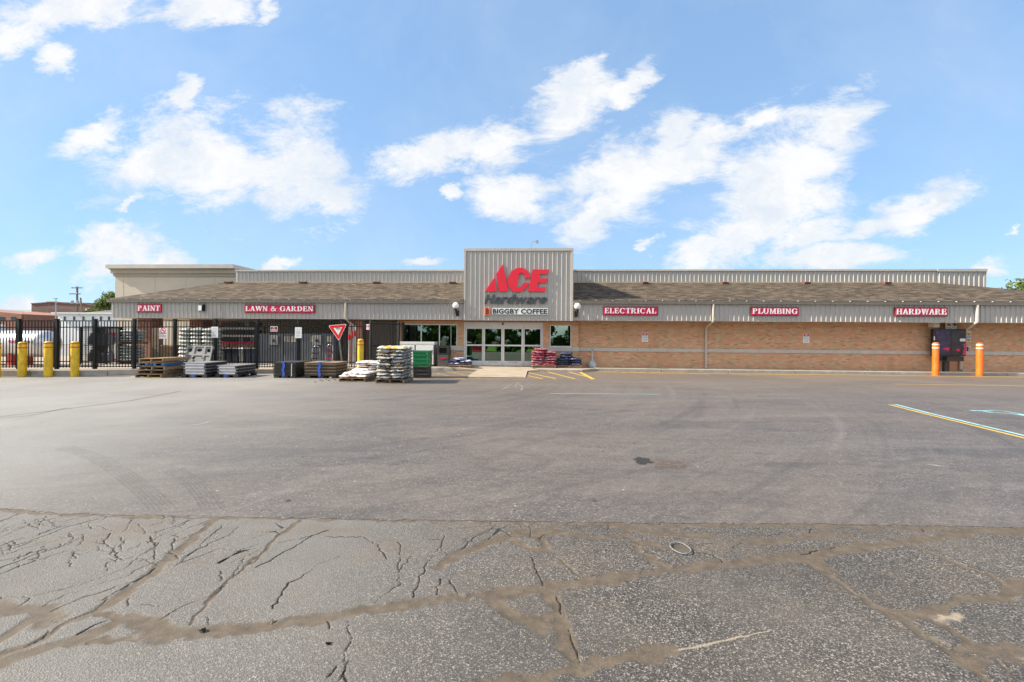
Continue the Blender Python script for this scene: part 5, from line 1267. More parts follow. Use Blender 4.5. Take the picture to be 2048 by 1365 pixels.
# the block the post stands in: a weathered lump with chipped corners
def lump(name, x, y, sx, sy, h, mat, label, cat, seed):
    rg = RG(seed); bm = bmesh.new(); bmesh.ops.create_cube(bm, size=1)
    bmesh.ops.subdivide_edges(bm, edges=bm.edges[:], cuts=3, use_grid_fill=True)
    for v in bm.verts:
        k = 1 - .10 * (abs(v.co.x) * 2) ** 4 * (abs(v.co.y) * 2) ** 4 - .05 * max(0, v.co.z * 2) ** 3
        v.co = Vector((v.co.x * sx * k * (1 - .12 * (v.co.z + .5)) + rg(.014), v.co.y * sy * k * (1 - .1 * (v.co.z + .5)) + rg(.014), (v.co.z + .5) * h + (rg(.018) if v.co.z > -.4 else 0)))
    me = bpy.data.meshes.new(name); bm.to_mesh(me); bm.free(); me.materials.append(mat); o = bpy.data.objects.new(name, me); C.objects.link(o); o.location = (x, y, 0)
    return tag(o, label, cat)
g = G(684, 755.5); lump('concrete_block', g.x + .02, Yy + .05, .44, .42, .30, M_rock, 'chipped tan concrete block holding the leaning yield sign', 'concrete block', 4)
for k, (px, py, s) in enumerate([(652, 759, .05), (661, 757.5, .07), (668, 759.5, .06), (640, 761.5, .035), (645, 763, .03), (658, 762, .04), (630, 765, .03), (671, 762, .035)]):
    g = G(px, py); lump('rubble', g.x, g.y, s * 1.4, s, s * .7, M_curb, ['small broken concrete lump left of the tan block', 'flat concrete chunk left of the tan block'][0], 'rubble', 20 + k)['group'] = 'broken concrete by the yield sign block'

# ------------------------------------------------------------------ pallets
_cache = {}
def pallet(name, label, x, y, z, rz, W, D, mats, group=None, h=.13, cat='pallet', seed=0, front=None):
    t = thing(name, label, cat, (x, y, z), rz, group); rg = RG(seed)
    n = 7; bw = D / n * .80; mb = MB()
    for i in range(n): yy = D * (i + .5) / n; mb.box(-W / 2 + rg(.012), W / 2 + rg(.012), yy - bw / 2, yy + bw / 2, h - .020, h)
    sub('deck_boards', t, mb, mats[0], world=False)
    mb = MB()
    for i in (0, 2, 4, 6)[:4]: yy = D * (i + .5) / n; mb.box(-W / 2, W / 2, yy - bw / 2, yy + bw / 2, 0.002, .020)
    if front is None: sub('bottom_boards', t, mb, mats[1], world=False)
    else: sub('bottom_boards', t, mb, front, world=False)
    for sx in (-1, 0, 1):
        mb = MB(); cx = sx * (W / 2 - .025); mb.box(cx - .02, cx + .02, .004, D - .004, .0205, h - .0205); sub('stringer', t, mb, mats[2], world=False)
    return t
def front_frame(pxa, pya, pxb, pyb, z=0.):
    """centre, width and turn of something whose front bottom edge runs between two pixels on the ground"""
    a, b = G(pxa, pya, z), G(pxb, pyb, z); return (a + b) / 2, (b - a).length, math.atan2(b.y - a.y, b.x - a.x)

# heap of wooden pallets on the left
c, W, rz = front_frame(274, 755.2, 320, 757.2)
W = .98; D = 1.22; rz = R(3)
WL = ['wooden pallet with a yellow painted front, lowest of the wooden stack', 'brown wooden pallet, second from the ground in the wooden stack', 'brown wooden pallet, middle of the wooden stack', 'wooden pallet with blue blocks, second from the top of the wooden stack', 'pale fresh wooden pallet lying crooked on top of the wooden stack']
mts = [(M_wood2, M_woodyel, M_wood), (M_wood, M_wood2, M_wood2), (M_wood2, M_wood, M_wood), (M_wood, M_wood2, M_blue), (M_woodtan, M_wood, M_wood)]
offs = [(-.02, 0, 0), (.05, .05, R(3)), (.10, .02, R(-2)), (.03, .06, R(3)), (.0, .10, R(-5))]
for i in range(5):
    ox, oy, a = offs[i]
    t = pallet('wooden_pallet', WL[i], c.x + ox, c.y + oy, .140 * i, rz + a, W, D, mts[i], 'stacked wooden pallets by the kerb', seed=i, front=M_woodyel if i == 0 else None)
    if i == 4: t.rotation_euler = (0, R(-2.2), rz + a); t.location.z += .022
    if i == 3:
        for sx in (-1, -.33, .33, 1):
            mb = MB(); mb.box(sx * (W / 2 - .06) - .055, sx * (W / 2 - .06) + .055, -.004, .003, .022, .108); sub('blue_block', t, mb, M_blue, world=False)
# plastic deck pallets, light grey, two piles
def grey_pallet(name, label, x, y, z, rz, W, D, h, group):
    t = thing(name, label, 'pallet', (x, y, z), rz, group)
    mb = MB(); mb.box(-W / 2, W / 2, 0, D, h - .028, h); sub('deck', t, mb, M_midgrey, world=False, bevel=.006)
    mb = MB(); mb.box(-W / 2 + .07, W / 2 - .07, .006, .03, .004, h - .03); sub('front_panel', t, mb, M_greypl, world=False, bevel=.006)
    mb = MB()
    for sx in (-1, 1): mb.box(sx * (W / 2 - .035) - .03, sx * (W / 2 - .035) + .03, .012, .10, .004, h - .029)
    mb.box(-W / 2 + .02, W / 2 - .02, .04, D - .02, .016, h - .029); mb.box(W / 2 - .018, W / 2 - .004, .12, D * .45, .006, h - .029); mb.box(W / 2 - .018, W / 2 - .004, D * .52, D * .96, .006, h - .029)
    sub('dark_core', t, mb, M_blackp, world=False)
    return t
def black_base(label, x, y, z, rz, W, D, h, mat=None):
    t = thing('black_pallet', label, 'pallet', (x, y, z), rz)
    mb = MB(); mb.box(-W / 2, W / 2, 0, D, h - .03, h)
    for sx in (-1, 0, 1):
        for yy in (0, D / 2 - .08, D - .16): mb.box(sx * (W / 2 - .09) - .09, sx * (W / 2 - .09) + .09, yy, yy + .16, .002, h - .0305)
    sub('body', t, mb, M_blackp, world=False, bevel=.008)
    mb = MB(); mb.box(-.10, .02, -.006, -.001, .004, h - .01); sub('blue_label', t, mb, M_strap, world=False)
for px0, px1, py, n, nm in ((364, 412, 755.8, 4, 'taller light grey pile'), (432, 474, 755.6, 3, 'lower light grey pile')):
    c, W, rz = front_frame(px0, py, px1, py + .3); rz = R(2); D = 1.22
    black_base('black plastic pallet with blue label under the ' + nm, c.x, c.y, 0, rz, W + .08, D, .12)
    hh = .108
    for i in range(n):
        w = ['lowest', 'second', 'third', 'topmost'] if n == 4 else ['lowest', 'middle', 'topmost']
        grey_pallet('plastic_pallet', f'light grey plastic pallet, {w[i]} of the {nm}', c.x + [.0, .012, -.01, .008][i], c.y + .02, .122 + (hh + .002) * i, rz + R([0, .8, -.6, .5][i]), W - .02, D, hh, 'light grey plastic pallets')
# dark pallets in two strapped piles
for px0, px1, py, n, nm, topm in ((545.5, 591, 756.3, 9, 'left strapped pile', M_pal_dark), (607.5, 672, 756.8, 9, 'right strapped pile', M_pal_brown)):
    c, W, rz = front_frame(px0, py, px1, py + .2); rz = R(1.5); D = 1.15
    h = .056
    for i in range(n):
        z = .075 + (h + .001) * i if i else .0
        t = thing('nested_pallet', f'thin dark plastic pallet, {ORD[i] if i < n - 1 else "topmost"} in the {nm}', 'pallet', (c.x + [0, .008, -.006, .01, -.008, .004, -.01, .006, 0][i], c.y + [0, .01, .004, -.004, .008, 0, .012, .003, .006][i], z), rz, 'dark nested pallets')
        mb = MB(); zb = .075 if i == 0 else 0; mb.box(-W / 2, W / 2, 0, D, zb + .010, zb + h - .012); mb.box(-W / 2 - .012, W / 2 + .012, -.012, D + .012, zb + h - .0115, zb + h); sub('deck', t, mb, topm if i == n - 1 else (M_pal_dark if topm is M_pal_dark else [M_pal_dark, M_pal_brown][i % 2]), world=False, bevel=.004)
        if i == 0:
            for sx in (-1, .05, 1):
                for yy in (.02, D / 2 - .09, D - .20):
                    mb = MB(); cx = sx * (W / 2 - .11); mb.box(cx - .10, cx + .10, yy, yy + .18, 0, zb + .0095); sub('foot', t, mb, M_pal_dark, world=False)
    tp = .075 + (h + .001) * n
    st = thing('strap', f'blue strap hanging down the front of the {nm}', 'strap', (c.x - .02, c.y, .05), rz)
    mb = MB(); rg = RG(3); zs = [.06 + (tp - .05) * k / 8 for k in range(9)]
    for k in range(8): dx, dx2 = (.02 * math.sin(k * 1.3) , .02 * math.sin((k + 1) * 1.3)); w_ = .045; mb.add([(-w_ + dx, -.030, zs[k] - .05), (w_ + dx, -.030, zs[k] - .05), (w_ + dx2, -.030, zs[k + 1] - .05), (-w_ + dx2, -.030, zs[k + 1] - .05), (-w_ + dx, -.018, zs[k] - .05), (w_ + dx, -.018, zs[k] - .05), (w_ + dx2, -.018, zs[k + 1] - .05), (-w_ + dx2, -.018, zs[k + 1] - .05)], [(0, 1, 2, 3), (5, 4, 7, 6), (1, 5, 6, 2), (4, 0, 3, 7)])
    mb.box(-.045, .045, -.03, D * .9, tp - .045, tp - .040); sub('webbing', st, mb, M_strap, world=False)
    if nm.startswith('left'):
        mb = MB(); rg = random.Random(8)
        pts = [(W / 2 - .12 + .012 * math.sin(k * 2.1), -.016, tp - .05 - k * .042) for k in range(12)]; tag(MB().tube([(c.x + p[0], c.y + p[1] - .01, p[2]) for p in pts], .012, 6).build('rope', M_white), 'pale knotted cord hanging down the left strapped pile', 'cord')
# grey moulded pallet leaning against the fence
gp = dep(398, 746, 18.15); W, Hh = 1.14, 1.16
t = thing('leaning_pallet', 'grey moulded plastic pallet with round holes leaning on the fence', 'pallet', (gp.x, gp.y - .22, .02), R(-4)); t.rotation_euler = (R(-13), 0, R(-4))
nx_, nz_ = 58, 58; mb = MB(); cell = {}
holes = [(0, .40, .12, .085), (-.40, .42, .10, .085), (.41, .40, .10, .085), (-.20, .66, .05, .035), (.20, .66, .05, .035), (-.42, .98, .10, .08), (0, .99, .12, .07), (.42, .98, .10, .08), (0, .10, .12, .07), (-.4, .10, .1, .07), (.4, .1, .1, .07)]
def hit(x, z): return any(((x - a) / rx) ** 2 + ((z - b) / rz_) ** 2 < 1 for a, b, rx, rz_ in holes)
vid = {}
for i in range(nx_):
    for j in range(nz_):
        x, z = -W / 2 + W * (i + .5) / nx_, Hh * (j + .5) / nz_
        if hit(x, z): continue
        f = []
        for di, dj in ((0, 0), (1, 0), (1, 1), (0, 1)):
            k = (i + di, j + dj)
            if k not in vid:
                xx, z2 = -W / 2 + W * k[0] / nx_, Hh * k[1] / nz_; rib = .03 if (abs(abs(xx) - .24) < .045 or abs(z2 - .78) < .04 or abs(abs(xx) - .54) < .04 or z2 > Hh - .05) else 0
                vid[k] = len(mb.v); mb.v.append((xx, -rib, z2))
            f.append(vid[k])
        mb.f.append(tuple(f)); mb.mi.append(0)
o = sub('moulded_sheet', t, mb, M_midgrey, world=False); md = o.modifiers.new('thick', 'SOLIDIFY'); md.thickness = .05; md.offset = -1
mb = MB(); mb.box(-W / 2 + .02, W / 2 - .02, .09, .10, .02, Hh - .02); sub('back_sheet', t, mb, M_blackp, world=False)

# ------------------------------------------------------------------ sacks
def bag_mesh(L, Wd, Hh, seed, mat):
    key = (L, Wd, Hh, seed, mat.name)
    if key in _cache: return _cache[key]
    rg = np.random.default_rng(seed); nu, nv = 13, 9; vs, fs = [], []
    ph = rg.uniform(0, 6.28, 6)
    for side in (1, -1):
        for j in range(nv):
            for i in range(nu):
                u, v = -1 + 2 * i / (nu - 1), -1 + 2 * j / (nv - 1)
                e = max(0, 1 - abs(u) ** 5) ** .45 * max(0, 1 - abs(v) ** 4) ** .5
                w = .17 * math.sin(3 * u + ph[0]) * math.cos(2.6 * v + ph[1]) + .09 * math.sin(7 * u + ph[2] + 3 * v) + .05 * math.sin(6 * v + ph[3])
                z = Hh / 2 * e * (1 + w) * side * (1.0 if side > 0 else .85)
                vs.append((u * L / 2 * (1 - .04 * abs(v) ** 3) , v * Wd / 2 * (1 - .05 * abs(u) ** 3), z + Hh * .46 + .012 * math.sin(4 * u + ph[4]) * (1 - e)))
    for s in (0, 1):
        o = s * nu * nv
        for j in range(nv - 1):
            for i in range(nu - 1):
                q = (o + j * nu + i, o + j * nu + i + 1, o + (j + 1) * nu + i + 1, o + (j + 1) * nu + i); fs.append(q if s == 0 else q[::-1])
    me = bpy.data.meshes.new('sack'); me.from_pydata(vs, [], fs); me.materials.append(mat); me.polygons.foreach_set('use_smooth', [True] * len(me.polygons)); me.update()
    _cache[key] = me; return me
def sack(name, label, x, y, z, rz, dims, mat, seed, group, tilt=(0, 0)):
    o = bpy.data.objects.new(name, bag_mesh(*dims, seed, mat)); C.objects.link(o); o.location = (x, y, z); o.rotation_euler = (tilt[0], tilt[1], rz)
    return tag(o, label, 'sack', group)
def local(c, rz, x, y): return (c.x + x * math.cos(rz) - y * math.sin(rz), c.y + x * math.sin(rz) + y * math.cos(rz))

# tall stack of soil
c, W, rz = front_frame(750.5, 766.8, 808, 767.6); rz = R(1.0); D = 1.22; W = .98
pallet('sack_pallet', 'grey wooden pallet under the tall stack of soil sacks', c.x, c.y, 0, rz, W, D, (M_wood2, M_wood2, M_wood2), seed=31)
NL = 10; hb = .112; rg = RG(77)
for k in range(NL):
    for px_, py_, nm in ((-.232, .30, 'front left'), (.232, .30, 'front right'), (.232, .92, 'back right'), (-.232, .92, 'back left')):
        if nm == 'back left' and k < NL - 1: continue
        z = .135 + hb * k * .985; x, y = local(c, rz, px_ * .98 + rg(.02), py_ + rg(.02))
        top = k == NL - 1
        sack('soil_sack', f'{"yellow" if top else "grey"} soil sack, {nm}, {ORD[k] if not top else "top"} layer of the tall stack', x, y, z, rz + (R(90) if True else 0) + R(rg(4)), (.64, .53, .130), M_bag_top if top else (M_bag_soil, M_bag_soil2)[(k + (px_ > 0)) % 2], k % 4, 'soil sacks in the tall stack', (R(rg(2.5)), R(rg(2))))
# low white sacks in front, kraft sacks behind
c, W, rz = front_frame(677.5, 763.2, 730, 764.8); W = .92; rz = R(3)
pallet('sack_pallet', 'wooden pallet under the low white sacks', c.x, c.y, 0, rz, W, 1.15, (M_woodtan, M_woodtan, M_wood2), seed=33)
for k, (n, nm) in enumerate([(3, 'bottom'), (3, 'second'), (2, 'top')]):
    for i in range(n):
        for r in range(2):
            if r == 0 and k == 2: continue
            x, y = local(c, rz, -.30 + .30 * i + rg(.02) + .06 * k, .30 + .16 * k + r * .55 + rg(.02))
            pos_ = ['left', 'middle', 'right'][i] if n == 3 else ['left', 'right'][i]
            sack('white_sack', f'white sack, {["front", "back"][r]} {pos_}, {nm} layer of the low pallet', x, y, .132 + .078 * k, rz + R(90) + R(rg(5)), (.62, .36, .10), M_bag_white, (k + i) % 4, 'white sacks on the low pallet', (R(rg(3)), R(3 + rg(3))))
c2 = G(735, 756.4); rz2 = R(2)
pallet('sack_pallet', 'wooden pallet under the kraft paper sacks behind the low white ones', c2.x, c2.y, 0, rz2, 1.05, 1.1, (M_wood, M_wood, M_wood2), seed=35)
for k in range(6):
    for i, nm in ((0, 'left'), (1, 'right')):
        x, y = local(c2, rz2, -.26 + .50 * i + rg(.03), .52 + rg(.03)); top = k == 5
        sack('paper_sack', f'{"white" if k > 3 else "tan"} paper sack, {nm}, {ORD[k] if not top else "top"} layer of the pile behind the low pallet', x, y, .132 + .082 * k, rz2 + R(90) + R(rg(4)), (.98, .52, .095), M_bag_white if k > 3 else M_bag_tan, k % 4, 'paper sacks behind the low pallet', (R(rg(2)), R(rg(2))))

# green and black crates
g0 = G(827, 756.2); rz = R(2)
def crate(label, x, y, z, rz, W, D, h, mat, group):
    t = thing('crate', label, 'crate', (x, y, z), rz, group)
    mb = MB(); mb.box(-W / 2 + .012, W / 2 - .012, .012, D - .012, .003, .015); mb.box(-W / 2 - .01, W / 2 + .01, -.01, .014, h - .045, h); mb.box(-W / 2 - .01, W / 2 + .01, D - .014, D + .01, h - .045, h); mb.box(-W / 2 - .01, -W / 2 + .014, .0145, D - .0145, h - .045, h); mb.box(W / 2 - .014, W / 2 + .01, .0145, D - .0145, h - .045, h)
    sub('rim', t, mb, mat, world=False, bevel=.004)
    mb = MB(); n = 7
    for i in range(n + 1):
        x_ = -W / 2 + .004 + (W - .024) * i / n; mb.box(x_, x_ + .016, .0, .012, .002, h - .046); mb.box(x_, x_ + .016, D - .012, D, .002, h - .046)
    for i in range(1, 10):
        y_ = (D - .02) * i / 10; mb.box(-W / 2, -W / 2 + .012, y_, y_ + .016, .002, h - .046); mb.box(W / 2 - .012, W / 2, y_, y_ + .016, .002, h - .046)
    for z_ in (.012, h * .42):
        mb.box(-W / 2 - .002, W / 2 + .002, -.004, .0085, z_, z_ + .03); mb.box(-W / 2 - .003, -W / 2 + .0085, .009, D - .001, z_, z_ + .03); mb.box(W / 2 - .0085, W / 2 + .003, .009, D - .001, z_, z_ + .03)
    sub('lattice_sides', t, mb, mat, world=False)
    mb = MB(); mb.box(-W / 2 + .05, W / 2 - .05, .013, .016, .02, h - .05); mb.box(W / 2 - .017, W / 2 - .013, .05, D - .05, .02, h - .05); mb.box(-W / 2 + .02, W / 2 - .02, .02, D - .02, h - .07, h - .06); sub('liner', t, mb, M_greendark if mat is M_green else mat, world=False)
    return t
Wc, Dc = .56, .72; rg = RG(12); z = 0
for k in range(3):
    crate(f'black lattice crate, {["lowest", "middle", "topmost"][k]} of the black ones under the green crates', g0.x + .27 + rg(.006), g0.y + rg(.006), z, rz, Wc, Dc, .142, M_blackp, 'black crates'); z += .144
for k in range(4):
    crate(f'green lattice crate, {["lowest", "second", "third", "topmost"][k]} of the green crates right of the soil stack', g0.x + .27 + rg(.008), g0.y + rg(.008), z, rz, Wc + .03, Dc + .02, .150, M_green, 'green crates'); z += .152

# ------------------------------------------------------------------ by the entrance
def Yg(px, py): return G(px, py, SW).y
# ice chest
Yi = 22.05
x0, x1 = X_(793.5, Yi, 700), X_(868, Yi, 700); zt = Z_(830, 684.2, Yi); zd = Z_(830, 690, Yi)
t = thing('ice_chest', 'white two door ice chest with grey top under the wide window', 'ice chest', ((x0 + x1) / 2, Yi, SW))
mb = MB(); mb.box(x0 + .01, x1 - .01, Yi + .03, Yi + .70, SW + .07, zd - .002); sub('body', t, mb, M_galv, bevel=.01)
mb = MB(); mb.box(x0 - .02, x1 + .02, Yi - .01, Yi + .71, zd, zt); sub('lid', t, mb, M_alu, bevel=.015)
xm = X_(831, Yi, 700)
for a, b in ((x0 + .03, xm - .05), (xm + .03, x1 - .03)):
    mb = MB(); mb.box(a, b, Yi - .02, Yi + .028, SW + .12, zd - .02); d = sub('door', t, mb, M_white, bevel=.01)
    mb = MB(); mb.box(b - .07, b - .04, Yi - .055, Yi - .021, .75, .95); sub('handle', d, mb, M_galv)
for x in (x0 + .06, x1 - .06):
    mb = MB(); mb.box(x - .04, x + .04, Yi + .05, Yi + .60, SW, SW + .069); sub('foot', t, mb, M_blackp)
# litter bin
Yt_ = 22.0; x0, x1 = X_(874.5, Yt_, 710), X_(897.5, Yt_, 710); xc = (x0 + x1) / 2; zt = Z_(886, 692, Yt_); w = x1 - x0
t = thing('litter_bin', 'dark square litter bin with hooded top beside the ice chest', 'litter bin', (xc, Yt_, SW)); h = zt - SW; hb_ = h * .56
mb = MB(); V = [(-w * .42, 0), (w * .42, 0), (w * .48, 1), (-w * .48, 1)]
mb.add([(-w * .43, .02, 0), (w * .43, .02, 0), (w * .43, w * .88, 0), (-w * .43, w * .88, 0), (-w * .48, 0, hb_), (w * .48, 0, hb_), (w * .48, w * .95, hb_), (-w * .48, w * .95, hb_)], [(0, 3, 2, 1), (4, 5, 6, 7), (0, 1, 5, 4), (1, 2, 6, 5), (2, 3, 7, 6), (3, 0, 4, 7)]); M_binbody = paint('brown_grey_bin', (.085, .078, .072), .6, .2, 7.); sub('body', t, mb, M_binbody, world=False, bevel=.015)
mb = MB(); mb.wall(-w * .5, w * .5, hb_ + .004, h - .06, 0, [(-w * .33, w * .33, hb_ + .09, h - .11)], .05); mb.box(-w * .5, -w * .46, .002, w * .95, hb_ + .004, h - .06); mb.box(w * .46, w * .5, .002, w * .95, hb_ + .004, h - .06); mb.box(-w * .46, w * .46, w * .5, w * .95, hb_ + .004, h - .062); mb.box(-w * .47, w * .47, .03, w * .92, h - .06, h); sub('hood', t, mb, M_blackp, world=False)
mb = MB(); mb.box(-w * .24, w * .24, .0, .006, hb_ * .68, hb_ * .80); mb.v = [(v[0], v[1] - .012, v[2]) for v in mb.v]; sub('red_label', t, mb, M_red, world=False)
# small salt pallet on the left
def pile(pxa, pxb, py, rows, dims, mats, name, lab, grp, pal, D=.62, cols=2, rz=0.):
    a, b = G(pxa, py, SW + .005), G(pxb, py, SW + .005); c = (a + b) / 2; W = b.x - a.x; c.y -= .0
    pallet('sack_pallet', pal, c.x, c.y, SW + .014, rz, W, D, (M_woodtan, M_woodtan, M_wood), seed=41, h=.10)
    for k, n in enumerate(rows):
        for i in range(n):
            off = (i - (cols - 1) / 2) * W / cols if n == cols else (i - (n - 1) / 2) * W / cols + (-.06 if name == 'salt_sack' else -.16)
            x, y = c.x + off + rg(.02), c.y + D / 2 + rg(.02)
            nm = (['left', 'right'] if n == 2 else ['left', 'middle', 'right'] if n == 3 else ['single'])[i]
            lay = 'top' if k == len(rows) - 1 else ORD[k]
            sack(name, f'{lab}, {nm}, {lay} layer', x, y, SW + .118 + dims[2] * .86 * k, rz + R(90 if dims[0] < 0 else 0) + R(rg(5)), tuple(abs(q) for q in dims), mats[(k + i) % len(mats)], (k * 2 + i) % 4, grp, (R(rg(2)), R(rg(4))))
pile(896, 942, 735.5, [2, 2, 1], (.58, .50, .13), [M_bag_blue2, M_bag_blue], 'salt_sack', 'blue white salt sack left of the doors', 'salt sacks left of the doors', 'small wooden pallet left of the glass doors')
pile(1063, 1112, 736.6, [2, 2, 2, 2, 2, 2, 1], (.66, .56, .135), [M_bag_red], 'red_sack', 'red sack in the pile by the doors', 'red sacks', 'wooden pallet under the red sacks', D=.7)
pile(1115, 1163, 736.8, [2, 2, 2, 1, 1], (.66, .56, .145), [M_bag_blue], 'blue_sack', 'dark blue sack right of the red pile', 'dark blue sacks', 'wooden pallet under the dark blue sacks', D=.7)
# cigarette receptacle
g = G(1184.5, 734.0, SW); g.y = 22.82; g.x = X_(1184.5, 22.82, 715); zt = Z_(1184, 697.5, g.y) - SW
t = thing('ash_receptacle', 'pale grey bell shaped cigarette receptacle against the brick wall', 'ashtray', (g.x, g.y, SW))
M_ash = paint('pale_grey_plastic', (.42, .43, .45), .45, .1, 5.)
mb = MB(); mb.lathe([(.20, 0), (.215, .02), (.215, .16), (.19, .24), (.13, .31), (.07, .35), (.05, .40), (.042, .50)], 24); sub('base', t, mb, M_ash, world=False, smooth='auto')
mb = MB(); mb.lathe([(.042, .5005), (.042, zt - .13), (.06, zt - .12), (.075, zt - .06), (.055, zt - .01), (.01, zt)], 18); nk = sub('neck', t, mb, M_ash, world=False, smooth='auto')
mb = MB(); mb.tube([(0, -.082, zt - .065), (0, -.07, zt - .065)], .025, 10); sub('opening', nk, mb, M_blackp, world=False)

# ------------------------------------------------------------------ drive-through menu board
Ym = 22.72
def mx(px): return X_(px, Ym, 690)
def mz(py): return Z_(1898, py, Ym)
t = thing('menu_board', 'black two panel menu board on posts in front of the brick wall', 'menu board', (mx(1898), Ym, SW))
mb = MB(); mb.box(mx(1866.5), mx(1932), Ym, Ym + .16, mz(712.5), mz(658.2)); sub('cabinet', t, mb, M_blackp, bevel=.015)
t2 = NT('tinted_menu_panel'); f = t2.noise(5., 4, .6, t2.pos()); M_menu = t2.done(t2.mix(t2.rng(f, .35, .65), (.045, .036, .070), (.085, .070, .13)), .40, 0, .2)
t2 = NT('grey_menu_panel'); f = t2.noise(5., 4, .6, t2.pos()); M_menu2 = t2.done(t2.mix(t2.rng(f, .35, .65), (.035, .033, .036), (.065, .06, .068)), .40, 0, .2)
for a, b, m_, rows in ((1872, 1898.5, M_menu, (682, 693.5)), (1903, 1930, M_menu2, (675.5, 686.5))):
    mb = MB(); cs = [660.2] + list(rows) + [709]
    for k in range(3): mb.box(mx(a), mx(b), Ym - .006, Ym - .001, mz(cs[k + 1]) + .012, mz(cs[k]) - .012)
    sub('menu_panel', t, mb, m_)
M_mag = paint('magenta_reflection', (.62, .010, .10), .3, .3, 7.)
mb = MB(); mb.prism([(mx(1883), mz(697.5)), (mx(1890), mz(699.5)), (mx(1898), mz(703)), (mx(1898), mz(695))], Ym - .011, Ym - .0065); mb.prism([(mx(1924.5), mz(709)), (mx(1932), mz(711)), (mx(1932), mz(686)), (mx(1926), mz(688.5)), (mx(1928), mz(697))], Ym - .011, Ym - .0065); mb.prism([(mx(1911.5), mz(702)), (mx(1919), mz(703.5)), (mx(1919.5), mz(698.5)), (mx(1914), mz(697.5))], Ym - .011, Ym - .0065); sub('painted_red_reflection', t, mb, M_mag)  # red glimmer reflected in the panels, painted as flat shapes
mb = MB(); mb.box(mx(1919.5), mx(1930.5), Ym - .012, Ym - .0065, mz(683), mz(677.5)); sub('white_sticker', t, mb, M_paper)
mb = MB(); mb.box(mx(1867.3), mx(1869.6), Ym - .008, Ym - .001, mz(681), mz(673.5)); sub('side_sticker', t, mb, M_paper)
mb = MB(); mb.box(mx(1886), mx(1919.5), Ym - .22, Ym + .08, mz(722.5), mz(713)); sub('order_speaker', t, mb, M_blackp, bevel=.01)
mb = MB(); mb.box(mx(1876), mx(1885.5), Ym - .05, Ym + .1, mz(722), mz(713.2)); sub('side_box', t, mb, M_blackp, bevel=.008)
mb = MB(); mb.box(mx(1886.5), mx(1896.5), Ym - .08, Ym + .06, SW, mz(723)); sub('post', t, mb, M_blackp)
Yv = Yw
def poster(px0, px1, py0, py1, label, blocks, Y=Yw - .004):
    a, b = at(px0, py1, Y), at(px1, py0, Y); t = thing('poster', label, 'poster', ((a.x + b.x) / 2, Y, a.z)); w, h = b.x - a.x, b.z - a.z
    mb = MB(); mb.box(a.x, b.x, Y - .006, Y, a.z, b.z); sub('sheet', t, mb, M_paper)
    for (u0, u1, v0_, v1_, mt, nm) in blocks: mb = MB(); mb.box(a.x + w * u0, a.x + w * u1, Y - .009, Y - .0065, a.z + h * v0_, a.z + h * v1_); sub(nm, t, mb, mt)
M_peach = paint('peach_print', (.55, .30, .18), .6, .35, 12.); M_teal = paint('teal_print', (.30, .42, .38), .6, .25, 12.); M_lilac = paint('lilac_print', (.42, .36, .52), .6, .2, 12.); M_gold = paint('gold_print', (.60, .47, .13), .6, .2, 12.)
poster(1891, 1901, 645.2, 658, 'small peach picture poster at the top left above the menu board', [(.08, .92, .08, .32, M_teal, 'caption_band'), (.15, .85, .42, .92, M_peach, 'picture'), (.5, .95, .46, .7, M_red, 'red_patch')], Ym + .1)
poster(1902, 1912.3, 645.2, 658, 'small teal picture poster at the top right above the menu board', [(.08, .92, .08, .32, M_teal, 'caption_band'), (.1, .9, .4, .95, M_teal, 'picture'), (.5, .9, .45, .8, M_peach, 'peach_patch')], Ym + .1)
poster(1933, 1942, 663, 684, 'yellow and lilac poster strip on the wall right of the menu board', [(.04, .96, .62, .86, M_gold, 'gold_band'), (.04, .96, .32, .58, M_lilac, 'lilac_band'), (.04, .96, .03, .28, M_gold, 'lower_gold_band'), (.3, .6, .66, .78, M_ink, 'printed_figure'), (.3, .7, .12, .2, M_inkgrey, 'print_line')])
poster(1933, 1941, 693, 712, 'black white and red poster strip low on the wall beside the menu board', [(.03, .5, .25, .95, M_ink, 'dark_column'), (.6, .95, .45, .9, M_peach, 'picture'), (.03, .97, .02, .2, M_signred, 'red_band')])
a, b = at(1867, 655, Yf + .35), at(1879.5, 645, Yf + .35)
tag(MB().box(a.x, b.x, Yf + .35, Yf + .65, a.z, zs_ + .028).build('junction_box', M_downspout, bevel=.01), 'beige box under the soffit above the menu board', 'junction box')
# ------------------------------------------------------------------ goods in the fenced yard
ZY = .152
# silver gas tank on saddles
Yt2 = 19.3; xa, xb = X_(-130, Yt2, 690), X_(108, Yt2, 690); zc_ = Z_(60, 688, Yt2); r = .60
t = thing('gas_tank', 'big silver horizontal gas tank behind the fence at the left', 'tank', ((xa + xb) / 2, Yt2, ZY))
mb = MB(); P = [(0.02, 0)] + [(r * math.sin(R(a)), .32 * (1 - math.cos(R(a)))) for a in range(15, 91, 15)]; L = xb - xa
prof = P + [(r, L - .32)] + [(rr, L - hh) for rr, hh in P[::-1]]
mb.lathe(prof, 32); mb.v = [(xa + v[2], Yt2 + v[0], zc_ + v[1]) for v in mb.v]; mb.f = [f[::-1] for f in mb.f]; sub('shell', t, mb, M_tank, smooth='auto')
for k in (.18, .72):
    mb = MB(); x = xa + L * k; mb.box(x - .12, x + .12, Yt2 - .45, Yt2 + .45, ZY, zc_ - r * .8); sub('saddle', t, mb, M_redtape)
mb = MB(); mb.lathe([(.16, zc_ + r - .04), (.16, zc_ + r + .20), (.12, zc_ + r + .26), (.01, zc_ + r + .28)], 16, xa + L * .55, Yt2); sub('valve_dome', t, mb, M_tank)
mb = MB(); x = X_(17, Yt2 - .6, 684); sans(mb, 'GAS', x, x + .38, zc_ + .05, zc_ + .17, Yt2 - .602, .012, bold=.03); sub('marking', t, mb, M_red)
